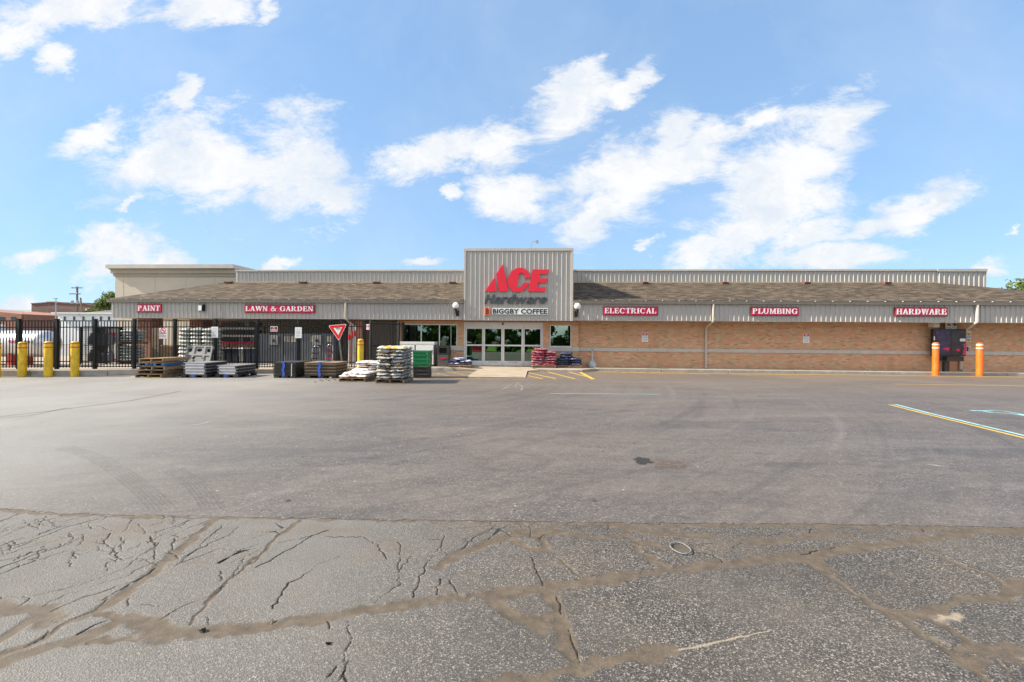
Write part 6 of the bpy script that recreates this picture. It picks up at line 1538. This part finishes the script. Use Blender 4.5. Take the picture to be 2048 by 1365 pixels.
for k, (px, m_) in enumerate(((50.5, M_strap), (57, M_red), (63.5, M_gold))):
    mb = MB(); x = X_(px, Yt2 - .6, 684); mb.cbox(x, Yt2 - .606, zc_ + .10, .085, .02, .11); sub('colour_flag', t, mb, m_)
# dark meshed bottle cages
def cage(px0, px1, py, Y, label, name='bottle_cage'):
    x0, x1, zt = X_(px0, Y, 690), X_(px1, Y, 690), Z_((px0 + px1) / 2, py, Y); t = thing(name, label, 'cage', ((x0 + x1) / 2, Y, ZY)); w = x1 - x0; h = zt - ZY
    mb = MB()
    for x in (-w / 2, w / 2):
        for y in (0, .8): mb.box(x - .025, x + .025, y - .025, y + .025, 0, h)
    for z in (.05, h * .5, h - .03): mb.box(-w / 2 + .026, w / 2 - .026, -.02, .02, z, z + .03); mb.box(-w / 2 + .026, w / 2 - .026, .78, .82, z, z + .03)
    mb.box(-w / 2, w / 2, 0.03, .77, h + .0, h + .02); mb.box(-w / 2, w / 2, .83, .85, 0, h); sub('frame', t, mb, M_black, world=False)
    mb = MB(); n = int(w / .06)
    for i in range(1, n): mb.box(-w / 2 + w * i / n - .006, -w / 2 + w * i / n + .006, -.006, .006, .08, h - .03)
    for i in range(1, 20): mb.box(-w / 2 + .03, w / 2 - .03, .007, .014, h * i / 20, h * i / 20 + .010)
    sub('mesh_front', t, mb, M_black, world=False)
    for sh in (0.12, h * .5 + .04):
        n = max(2, int(w / .34))
        for i in range(n):
            mb = MB(); cx = -w / 2 + w * (i + .5) / n; mb.lathe([(.12, sh), (.14, sh + .05), (.14, sh + .36), (.09, sh + .46), (.05, sh + .48), (.05, sh + .55)], 14, cx, .35); sub('gas_bottle', t, mb, M_greyp, world=False)
cage(161, 188, 654, 20.2, 'dark meshed bottle cage between the gas tank and the white sacks, left one')
cage(191, 213, 654, 20.3, 'dark meshed bottle cage between the gas tank and the white sacks, right one')
def box_thing(name, label, cat, px0, px1, py0, py1, Y, deep, mat, parts=(), z0=ZY):
    x0, x1 = X_(px0, Y, 690), X_(px1, Y, 690); pc = (px0 + px1) / 2; za = z0 if py1 is None else Z_(pc, py1, Y); zb = Z_(pc, py0, Y)
    t = thing(name, label, cat, ((x0 + x1) / 2, Y, za)); mb = MB(); mb.box(x0, x1, Y, Y + deep, za, zb); sub('body', t, mb, mat, bevel=.01); return t, x0, x1, za, zb
t, x0, x1, za, zb = box_thing('vending_cabinet', 'pale cabinet with red and brown panels behind the fence', 'cabinet', 216, 232, 657, None, 21.0, .6, M_alu)
for f0, f1, m_, nm in ((.78, .88, M_red, 'red_panel'), (.62, .76, M_wood, 'brown_panel'), (.10, .14, M_red, 'red_strip')): mb = MB(); mb.box(x0 + .03, x1 - .03, 21.0 - .02, 20.999, za + (zb - za) * f0, za + (zb - za) * f1); sub(nm, t, mb, m_)
# wrapped sacks on pallets in the yard
def yard_stack(px0, px1, py0, py1, Y, n, cols, lab, mats, grp, z=ZY):
    x0, x1 = X_(px0, Y, 690), X_(px1, Y, 690); zt = Z_((px0 + px1) / 2, py0, Y); zb = max(z, Z_((px0 + px1) / 2, py1, Y)); W = x1 - x0
    pallet('yard_pallet', 'wooden pallet under the ' + lab, (x0 + x1) / 2, Y, zb, 0, W, .9, (M_wood, M_wood2, M_wood2), seed=51)
    hb = (zt - zb - .135) / n
    for k in range(n):
        for i in range(cols):
            nm = ['left', 'right'][i] if cols == 2 else (['left', 'middle', 'right'][i] if cols == 3 else 'single')
            sack('wrapped_sack', f'pale sack, {nm + ", " if nm != "single" else ""}{ORD[k] if k < n - 1 else "top"} layer, {lab}', x0 + W * (i + .5) / cols + rg(.02), Y + .42 + rg(.02), zb + .133 + hb * k, R(90 if cols > 1 else 0) + R(rg(4)), (.85, W / cols * 1.04, hb * 1.16) if cols > 1 else (W, .85, hb * 1.16), mats, k % 4, grp)
yard_stack(236, 265, 660, 689, 20.6, 4, 1, 'upper white stack left of the pillar', M_wrap, 'white wrapped sacks')
yard_stack(236, 265, 692.5, 729, 20.6, 5, 1, 'lower white stack left of the pillar', M_wrap, 'white wrapped sacks')
yard_stack(354, 424, 657, 735, 20.9, 9, 3, 'broad pale stack between the pillars', M_wrap, 'broad stack of wrapped sacks')
t, x0, x1, za, zb = box_thing('timber_bundle', 'dark weathered timber panels standing right of the brick pillar', 'timber', 304, 318, 657, None, 21.6, .25, M_wood2)
t, x0, x1, za, zb = box_thing('timber_crate', 'low brown timber crate below the no smoking sign', 'crate', 319, 346, 691, None, 21.7, .5, M_wood)
mb = MB(); mb.box(x0 - .02, x1 + .02, 21.66, 21.699, zb - .06, zb + .02); sub('top_rail', t, mb, M_woodtan)
# rack with bins
Yr = 22.9; x0, x1 = X_(438, Yr, 690), X_(511, Yr, 690)
t = thing('storage_rack', 'dark storage rack with tan shelf edges and a red shelf under the canopy', 'rack', ((x0 + x1) / 2, Yr, ZY))
for x in (x0, x1):
    for y in (Yr + .02, Yr + .8): mb = MB(); mb.box(x - .03, x + .03, y - .03, y + .03, ZY, 2.1); sub('upright', t, mb, M_blackp)
for py, m_ in ((657.5, M_shelf), (672.5, M_shelf), (686.5, M_red)):
    z = Z_(475, py, Yr); mb = MB(); mb.box(x0 + .031, x1 - .031, Yr - .01, Yr + .85, z - .05, z + .05); sub('shelf', t, mb, m_)
rr = random.Random(3)
for py in (656, 671, 685):
    z = Z_(475, py, Yr) + .035
    for i in range(6):
        w = (x1 - x0 - .1) / 6; xx = x0 + .05 + w * i; mb = MB(); h = .22 + rr.random() * .08
        mb.add([(xx + .03, Yr + .10, z), (xx + w - .03, Yr + .10, z), (xx + w - .03, Yr + .6, z), (xx + .03, Yr + .6, z), (xx + .01, Yr + .06, z + h), (xx + w - .01, Yr + .06, z + h), (xx + w - .01, Yr + .64, z + h), (xx + .01, Yr + .64, z + h)], [(0, 1, 5, 4), (1, 2, 6, 5), (2, 3, 7, 6), (3, 0, 4, 7), (4, 5, 6, 7)])
        o = mb.build('storage_bin', [M_blackp, M_greyp, M_blackp][rr.randrange(3)]); tag(o, f'dark storage bin on the {["upper", "middle", "red"][(656, 671, 685).index(py)]} shelf of the rack', 'bin', 'dark bins on the rack ' + ['upper', 'middle', 'red'][(656, 671, 685).index(py)] + ' shelf')
M_navy = paint('navy_plastic', (.022, .028, .055), .45, .2, 5.)
for i, px in enumerate((443, 456, 469, 482, 495, 508)):
    Y = 22.3; x = X_(px, Y, 710); zt = Z_(px, 696, Y); m_ = [M_greyp, M_navy, M_navy, M_galv, M_navy, M_navy][i]
    t = thing('wheeled_bin', ['grey wheeled bin at the left end of the row under the rack', 'navy wheeled bin second from the left under the rack', 'navy wheeled bin left of the silver one under the rack', 'silver bin in the middle of the row under the rack', 'navy wheeled bin right of the silver one under the rack', 'navy wheeled bin at the right end of the row under the rack'][i], 'bin', (x, Y, ZY), group='bins under the rack')
    h = zt - ZY; mb = MB(); mb.add([(-.11, .05, .02), (.11, .05, .02), (.11, .4, .02), (-.11, .4, .02), (-.14, 0, h - .05), (.14, 0, h - .05), (.14, .5, h - .05), (-.14, .5, h - .05)], [(0, 3, 2, 1), (0, 1, 5, 4), (1, 2, 6, 5), (2, 3, 7, 6), (3, 0, 4, 7)]); sub('body', t, mb, m_, world=False)
    mb = MB(); mb.add([(-.15, -.03, h - .049), (.15, -.03, h - .049), (.15, .52, h - .049), (-.15, .52, h - .049), (-.13, .02, h), (.13, .02, h), (.13, .5, h + .03), (-.13, .5, h + .03)], [(0, 3, 2, 1), (4, 5, 6, 7), (0, 1, 5, 4), (1, 2, 6, 5), (2, 3, 7, 6), (3, 0, 4, 7)]); sub('lid', t, mb, M_blackp if i != 3 else M_galv, world=False)
# grey steel cabinets with dark round openings
for (p0, p1, q0, hx, nm) in ((515, 566, 668, 550, 'left'), (568, 622, 668, None, 'middle'), (623, 668, 668, 636, 'right')):
    Y = 22.4; t, x0, x1, za, zb = box_thing('steel_cabinet', f'grey ribbed steel cabinet behind the fence, {nm} one of three', 'cabinet', p0, p1, q0, None, Y, .7, M_greyp); t['group'] = 'grey steel cabinets'
    mb = MB(); n = 10
    for i in range(1, n): x = x0 + (x1 - x0) * i / n; mb.box(x - .012, x + .012, Y - .018, Y - .001, za + .03, zb - .03)
    sub('ribs', t, mb, M_greyp)
    if hx:
        x = X_(hx, Y, 681); z = Z_(hx, 681, Y); mb = MB(); mb.box(x - .22, x + .22, Y - .12, Y - .019, z - .24, z + .24); bx_ = sub('control_box', t, mb, M_midgrey, bevel=.015)
        mb = MB(); mb.tube([(x, Y - .135, z - .02), (x, Y - .121, z - .02)], .085, 18); sub('round_opening', bx_, mb, M_blackp)
    mb = MB()
    for px in ([571, 577, 585, 590] if nm == 'middle' else [624, 656, 662] if nm == 'right' else []):
        x = X_(px, Y, 680); mb.box(x - .055, x + .055, Y - .024, Y - .0185, Z_(px, 684, Y), Z_(px, 673, Y))
    if mb.v: sub('pale_label', t, mb, M_shelf)
# hand trucks with looped handles
for (p0, p1, ptop, lab, m2) in ((623, 637, 692.5, 'bright steel hand truck with looped handle left of the yield sign', M_black), (651.5, 664, 689.5, 'bright steel and red hand truck with looped handle under the yield sign', M_red)):
    Y = 20.7; x0, x1 = X_(p0, Y, 700), X_(p1, Y, 700); zt = Z_((p0 + p1) / 2, ptop, Y); t = thing('hand_truck', lab, 'hand truck', ((x0 + x1) / 2, Y, ZY)); rr_ = (x1 - x0) / 2; xc = (x0 + x1) / 2
    mb = MB(); pts = [(x0, Y, ZY + .2), (x0, Y + .08, zt - rr_)] + [(xc - rr_ * math.cos(R(a)), Y + .1, zt - rr_ + rr_ * math.sin(R(a))) for a in range(20, 180, 20)] + [(x1, Y + .08, zt - rr_), (x1, Y, ZY + .2)]; mb.tube(pts, .018, 8); sub('loop_handle', t, mb, M_chrome, smooth=True)
    mb = MB()
    for z in (.35, .6, .85): sub('cross_bar', t, MB().box(x0 + .018, x1 - .018, Y + .02, Y + .045, ZY + z, ZY + z + .04), m2)
    mb.box(x0 - .03, x1 + .03, Y - .25, Y, ZY + .01, ZY + .03); mb.box(x0 - .02, x1 + .02, Y - .01, Y + .02, ZY + .031, ZY + .25); sub('toe_plate', t, mb, m2)
    for x in (x0 - .05, x1 + .05): mb = MB(); mb.tube([(x - .025, Y + .12, ZY + .115), (x + .025, Y + .12, ZY + .115)], .11, 16); sub('wheel', t, mb, M_rubber)
# red tagged tubes standing by the pillar
for i, (px, ptop, rb) in enumerate(((698, 650, (670, 680)), (703.5, 649.5, (663, 676)), (709, 652, (662, 672)))):
    Y = 20.6; x = X_(px, Y, 690); zt = Z_(px, ptop, Y); t = thing('stake_bundle', ['slim red and white bundle of stakes, left of three by the brick pillar', 'slim grey bundle of stakes with red top, middle of three by the brick pillar', 'slim red speckled bundle of stakes, right of three by the brick pillar'][i], 'stakes', (x, Y, ZY), group='bundles of stakes')
    mb = MB()
    for a in range(5): dx, dy = .022 * math.cos(a * 1.256), .022 * math.sin(a * 1.256); mb.tube([(x + dx, Y + dy, ZY), (x + dx, Y + dy + .06, zt - .02 * a % .07)], .014, 6)
    sub('stakes', t, mb, [M_paper, M_galv, M_bag_white][i])
    mb = MB(); mb.lathe([(.046, Z_(px, rb[1], Y)), (.048, Z_(px, rb[1], Y) + .01), (.048, Z_(px, rb[0], Y)), (.02, Z_(px, rb[0], Y) + .004)], 12, x, Y + .04); sub('red_wrap', t, mb, M_signred)

# ------------------------------------------------------------------ beyond the yard
def far_box(name, lab, px0, px1, py, Y, deep, mat):
    a, b = X_(px0, Y, 640), X_(px1, Y, 640); z = Z_((px0 + px1) / 2, py, Y); t = thing(name, lab, 'building', ((a + b) / 2, Y, 0)); return t, a, b, z
Y = 95; t, a, b, z = far_box('brick_building', 'large old brown brick building far left with stepped parapet', 63, 235, 609, Y, 20, M_brick_far)
zr = Z_(205, 618, Y)
mb = MB(); xk = [X_(p, Y, 610) for p in (63, 100, 100.5, 170, 200, 235)]; zk = [Z_(p, q, Y) for p, q in ((63, 609), (100, 606.5), (100, 606), (170, 609), (200, 616.5), (235, 618))]
mb.prism([(xk[0], 0), (xk[-1], 0)] + list(zip(xk, zk))[::-1], Y, Y + 18); sub('wall', t, mb, M_brick_far)
mb = MB()
for i in range(len(xk) - 1):
    if abs(xk[i + 1] - xk[i]) > .2: mb.prism([(xk[i], zk[i] + .01), (xk[i + 1], zk[i + 1] + .01), (xk[i + 1], zk[i + 1] + .25), (xk[i], zk[i] + .25)], Y - .12, Y + .2)
sub('coping', t, mb, M_brick_far)
x = X_(95, Y, 630); mb = MB(); mb.box(x - .45, x + .45, Y - .05, Y - .002, Z_(95, 638, Y), Z_(95, 626, Y)); sub('window', t, mb, M_house)
for px in (78, 108, 128, 150, 185): x = X_(px, Y, 630); mb = MB(); mb.box(x - .5, x + .5, Y - .04, Y - .002, 1.2, 3.0); sub('window', t, mb, M_winglass)
for px, w in ((100.5, 1.0), (168, .7)): x = X_(px, Y + 4, 605); mb = MB(); mb.box(x - w, x + w, Y + 4, Y + 5.5, 3, Z_(px, 606 - (2.5 if px < 150 else 0), Y + 4)); sub('chimney', t, mb, M_brick_far)
Y = 80; t, a, b, z = far_box('brick_building', 'low red brick building at the far left edge', -90, 48, 627, Y, 14, M_brick_red)
mb = MB(); zl, z2 = Z_(-90, 616, Y), Z_(44, 628.5, Y); xm_ = X_(43, Y, 630); mb.prism([(a, 0), (xm_, 0), (xm_, z2), (a, zl)], Y, Y + 14); sub('wall', t, mb, M_brick_red)
mb = MB(); mb.box(xm_ + .01, b, Y + .3, Y + 14, 0, Z_(46, 631, Y)); sub('annex_wall', t, mb, M_brick_red)
for px in (4, 27): x = X_(px, Y, 634); mb = MB(); mb.box(x - .5, x + .5, Y - .05, Y - .002, Z_(px, 640, Y), Z_(px, 634, Y)); sub('window', t, mb, M_winglass)
Y = 62; t, a, b, z = far_box('white_house', 'long white two storey house with grey roof behind the fence', 115.5, 228, 627, Y, 9, M_house)
z1 = Z_(150, 627.5, Y); mb = MB(); mb.box(a, b, Y, Y + 9, 0, z1); sub('wall', t, mb, M_house)
mb = MB(); mb.box(X_(109, Y, 626), b + .3, Y - .5, Y - .003, z1 - .02, z1 + .12); mb.box(a, b, Y, Y + 9, z1 + .002, z1 + .10); sub('eaves', t, mb, M_house)
mb = MB(); xr0 = X_(172, Y, 626); zr = Z_(222, 615.5, Y + 4); mb.add([(xr0, Y - .3, z1 + .13), (b + 1, Y - .3, z1 + .13), (b + 1, Y + 4.5, zr), (xr0 + 3.4, Y + 4.5, zr), (xr0, Y + 9, z1 + .13), (b + 1, Y + 9, z1 + .13)], [(0, 1, 2, 3), (0, 3, 4), (3, 2, 5, 4)]); sub('roof', t, mb, M_roofgrey)
for px in (130.5, 149.5, 168, 187, 203, 219):
    x = X_(px, Y, 636); f = MB(); f.box(x - .22, x + .22, Y - .07, Y - .001, Z_(px, 641.5, Y), Z_(px, 633, Y)); w_ = sub('window', t, f, M_house); f = MB(); f.box(x - .17, x + .17, Y - .085, Y - .071, Z_(px, 641, Y), Z_(px, 633.6, Y)); sub('window_pane', w_, f, M_winglass)
# poles and wires
Y = 72; p0 = at(154, 640, Y); zt = Z_(154, 573.5, Y)
t = thing('utility_pole', 'wooden utility pole with two crossarms and transformers behind the yard', 'utility pole', (p0.x, Y, 0))
mb = MB(); mb.tube([(p0.x, Y, 0), (p0.x, Y, zt)], [.19, .13], 10); sub('pole', t, mb, M_wood2)
for py, h0, h1 in ((576.5, 145.5, 167), (588.5, 141.5, 163)):
    z = Z_(154, py, Y); xa_, xb_ = X_(h0, Y, py), X_(h1, Y, py); mb = MB(); mb.box(xa_, xb_, Y - .25, Y - .14, z - .07, z + .07); ca = sub('crossarm', t, mb, M_wood2)
    mb = MB()
    for k in range(4): x = xa_ + .08 + (xb_ - xa_ - .16) * k / 3; mb.lathe([(.05, z + .071), (.06, z + .14), (.03, z + .22)], 8, x, Y - .2)
    sub('insulators', ca, mb, M_paper)
for px in (147.5, 158.5): x = X_(px, Y, 605); z = Z_(px, 605, Y); mb = MB(); mb.lathe([(.10, z - .30), (.20, z - .28), (.20, z + .22), (.10, z + .28)], 12, x, Y - .25); sub('transformer', t, mb, M_galv)
a, b = at(164, 625, Y - 1), at(161, 596, Y - 1); tag(MB().tube([(a.x, Y - 1, 0), (a.x, Y - 1, a.z), (b.x, Y - 1, b.z)], .11, 8).build('utility_pole', M_wood2), 'shorter leaning wooden pole just right of the pole with transformers', 'utility pole')
Yl = 55; a, b = at(111.5, 650, Yl), at(113, 598.5, Yl); t = thing('street_lamp', 'thin grey street lamp in front of the white house', 'street lamp', (a.x, Yl, 0))
mb = MB(); mb.tube([(a.x, Yl, 0), (a.x, Yl, b.z)], [.08, .05], 8); sub('pole', t, mb, M_galv); mb = MB(); mb.box(a.x - .22, a.x + .12, Yl - .1, Yl + .1, b.z, b.z + .1); sub('lamp_head', t, mb, M_galv)
def wire(p, q, sag, lab):
    P = [p + (q - p) * k / 12 + Vector((0, 0, -sag * 4 * (k / 12) * (1 - k / 12))) for k in range(13)]; tag(MB().tube(P, .022, 5).build('power_line', M_black), lab, 'power line')
wire(at(-200, 607, 72), Vector((X_(145.5, 72, 600), 71.8, Z_(150, 620, 72))), .5, 'thin power line crossing the sky above the red brick building')
wire(Vector((X_(158, 72, 626), 71.5, Z_(158, 624, 72))), at(200, 652, 30), .3, 'service cable slanting down from the pole past the white house')

# ------------------------------------------------------------------ trees
def tree(name, label, x, y, z0, h, cr, seed, leafm, n=1500, ls=.22, group=None, lobes=9, low=.35):
    rg = np.random.default_rng(seed); t = thing(name, label, 'tree', (x, y, z0), group=group)
    mb = MB(); tr = h * .035; top = Vector((0, 0, h * .72)); mb.tube([(0, 0, 0), (h * .01, 0, h * .25), (-h * .01, h * .01, h * .5), top], [tr, tr * .8, tr * .55, tr * .2], 9)
    cs = []
    for k in range(lobes):
        a = 2 * math.pi * (k * .618 + rg.uniform(-.08, .08)); e = rg.uniform(low, .95); rad = cr * rg.uniform(.35, .72) * math.sin(math.pi * min(.93, max(.12, (e - low + .18) / (1.18 - low)))) ** .6
        cpt = Vector((rad * math.cos(a), rad * math.sin(a), h * e * .95)); cs.append((cpt, cr * rg.uniform(.26, .44)))
        b0 = Vector((0, 0, h * min(.62, e * .62))); mb.tube([b0, b0.lerp(cpt, .5) + Vector((0, 0, -h * .02)), cpt], [tr * .42, tr * .26, tr * .08], 6)
    sub('trunk', t, mb, M_bark, world=False, smooth=True)
    V = np.empty((n, 4, 3)); L = len(cs)
    for i in range(n):
        c, r = cs[int(rg.integers(L))]; d = rg.normal(size=3); d /= np.linalg.norm(d); q = np.array(c) + d * r * (rg.uniform(.35, 1.0) ** .6) * np.array([1, 1, .78]) * (1 + .25 * math.sin(5 * d[0] + 3 * d[2] + i % 3))
        nrm = d + rg.normal(0, .6, 3); nrm /= np.linalg.norm(nrm); u = np.cross(nrm, rg.normal(size=3)); u /= np.linalg.norm(u); v = np.cross(nrm, u); s = ls * rg.uniform(.6, 1.3)
        V[i] = [q - u * s, q - v * s * .55, q + u * s, q + v * s * .55]
    me = bpy.data.meshes.new('crown'); me.from_pydata([tuple(p) for p in V.reshape(-1, 3)], [], [(4 * i, 4 * i + 1, 4 * i + 2, 4 * i + 3) for i in range(n)]); me.materials.append(leafm); o = bpy.data.objects.new('crown', me); C.objects.link(o); o.parent = t
    return t
p = at(212, 610, 75); tree('broadleaf_tree', 'leafy green tree between the white house and the stucco building', p.x + .4, 75, 0, 9.0, 3.4, 1, M_leaf2, 2200, .26)
p = at(2035, 575, 58); tree('broadleaf_tree', 'tall leafy tree rising over the roof at the right edge', p.x, 58, 0, 9.4, 3.6, 2, M_leaf2, 2600, .24, lobes=12)
p = at(1985, 578, 62); tree('broadleaf_tree', 'lower leafy tree just right of the parapet end', p.x + .4, 62, 0, 8.6, 2.8, 3, M_leaf, 2000, .22)
p = at(2130, 575, 60); tree('broadleaf_tree', 'leafy tree beyond the right edge of the roof', p.x, 60, 0, 10.2, 4.2, 4, M_leaf, 2000, .26)
rt = random.Random(21)
for k in range(22):
    x = -46 + k * 3.9 + rt.uniform(-1, 1); tree('broadleaf_tree', 'dark leafy tree on the lawn opposite the store', x, -30 - rt.uniform(0, 9), -1.3, rt.uniform(8, 11), rt.uniform(3.6, 4.8), 50 + k, (M_leaf, M_leaf2)[k % 2], 1300, .50, 'trees on the lawn opposite the store', low=.12)
# red pickup parked opposite, seen mirrored in the doors
t = thing('pickup_truck', 'red pickup truck parked opposite the store', 'truck', (-8.2, -14.5, -1.30), R(65))
mb = MB(); mb.prism([(-2.6, .45), (2.6, .45), (2.65, .85), (2.5, 1.05), (1.0, 1.12), (.55, 1.72), (-.75, 1.76), (-1.0, 1.12), (-2.65, 1.10), (-2.65, .5)], -.92, .92); sub('body', t, mb, M_carred, world=False, bevel=.06)
mb = MB(); mb.prism([(.92, 1.14), (.52, 1.66), (-.68, 1.69), (-.90, 1.14)], -.935, .935); sub('side_windows', t, mb, M_winglass, world=False)
mb = MB(); mb.box(2.6, 2.68, -.88, .88, .48, .62); sub('bumper', t, mb, M_chrome, world=False)
for x in (-1.65, 1.65):
    for y in (-.85, .85): mb = MB(); mb.tube([(x, y - .12, .38), (x, y + .12, .38)], .38, 18); w_ = sub('wheel', t, mb, M_rubber, world=False); mb = MB(); mb.tube([(x, y - .13, .38), (x, y + .13, .38)], .2, 12); sub('rim', w_, mb, M_chrome, world=False)
M_ringcord = paint('grey_cord', (.17, .175, .185), .6, .3, 30.)
# loop of pale cord lying on the cracked asphalt
c = G(1361, 1097.5); pts = []
a0, a1 = G(1339, 1091), G(1382, 1104)
for k in range(29):
    a = 2 * math.pi * k / 28; p = G(1361 + 21 * math.cos(a) + 3 * math.sin(a), 1097.5 + 10.5 * math.sin(a) + 4.2 * math.cos(a)); pts.append((p.x, p.y, .004 + .002 * math.sin(3 * a)))
tag(MB().tube(pts, .0055, 6, cap=False).build('cord_loop', M_ringcord, smooth=True), 'pale loop of cord lying on the cracked asphalt', 'cord')
# pebbles in the dirt joint
for px, py, s, lab in ((543, 1247.5, .014, 'pale oblong pebble in the dirt joint'), (405, 1263.5, .007, 'dark pebble in the dirt joint at the left'), (658, 1292, .012, 'dark clod on the old asphalt left of centre')):
    g = G(px, py, -.012); lump('pebble', g.x, g.y, s * 1.5, s, s * .6, M_rock if 'pale' in lab else (M_white if 'white' in lab else M_ink), lab, 'pebble', int(px)).location.z = -.014
print('OBJECTS', len(bpy.data.objects))
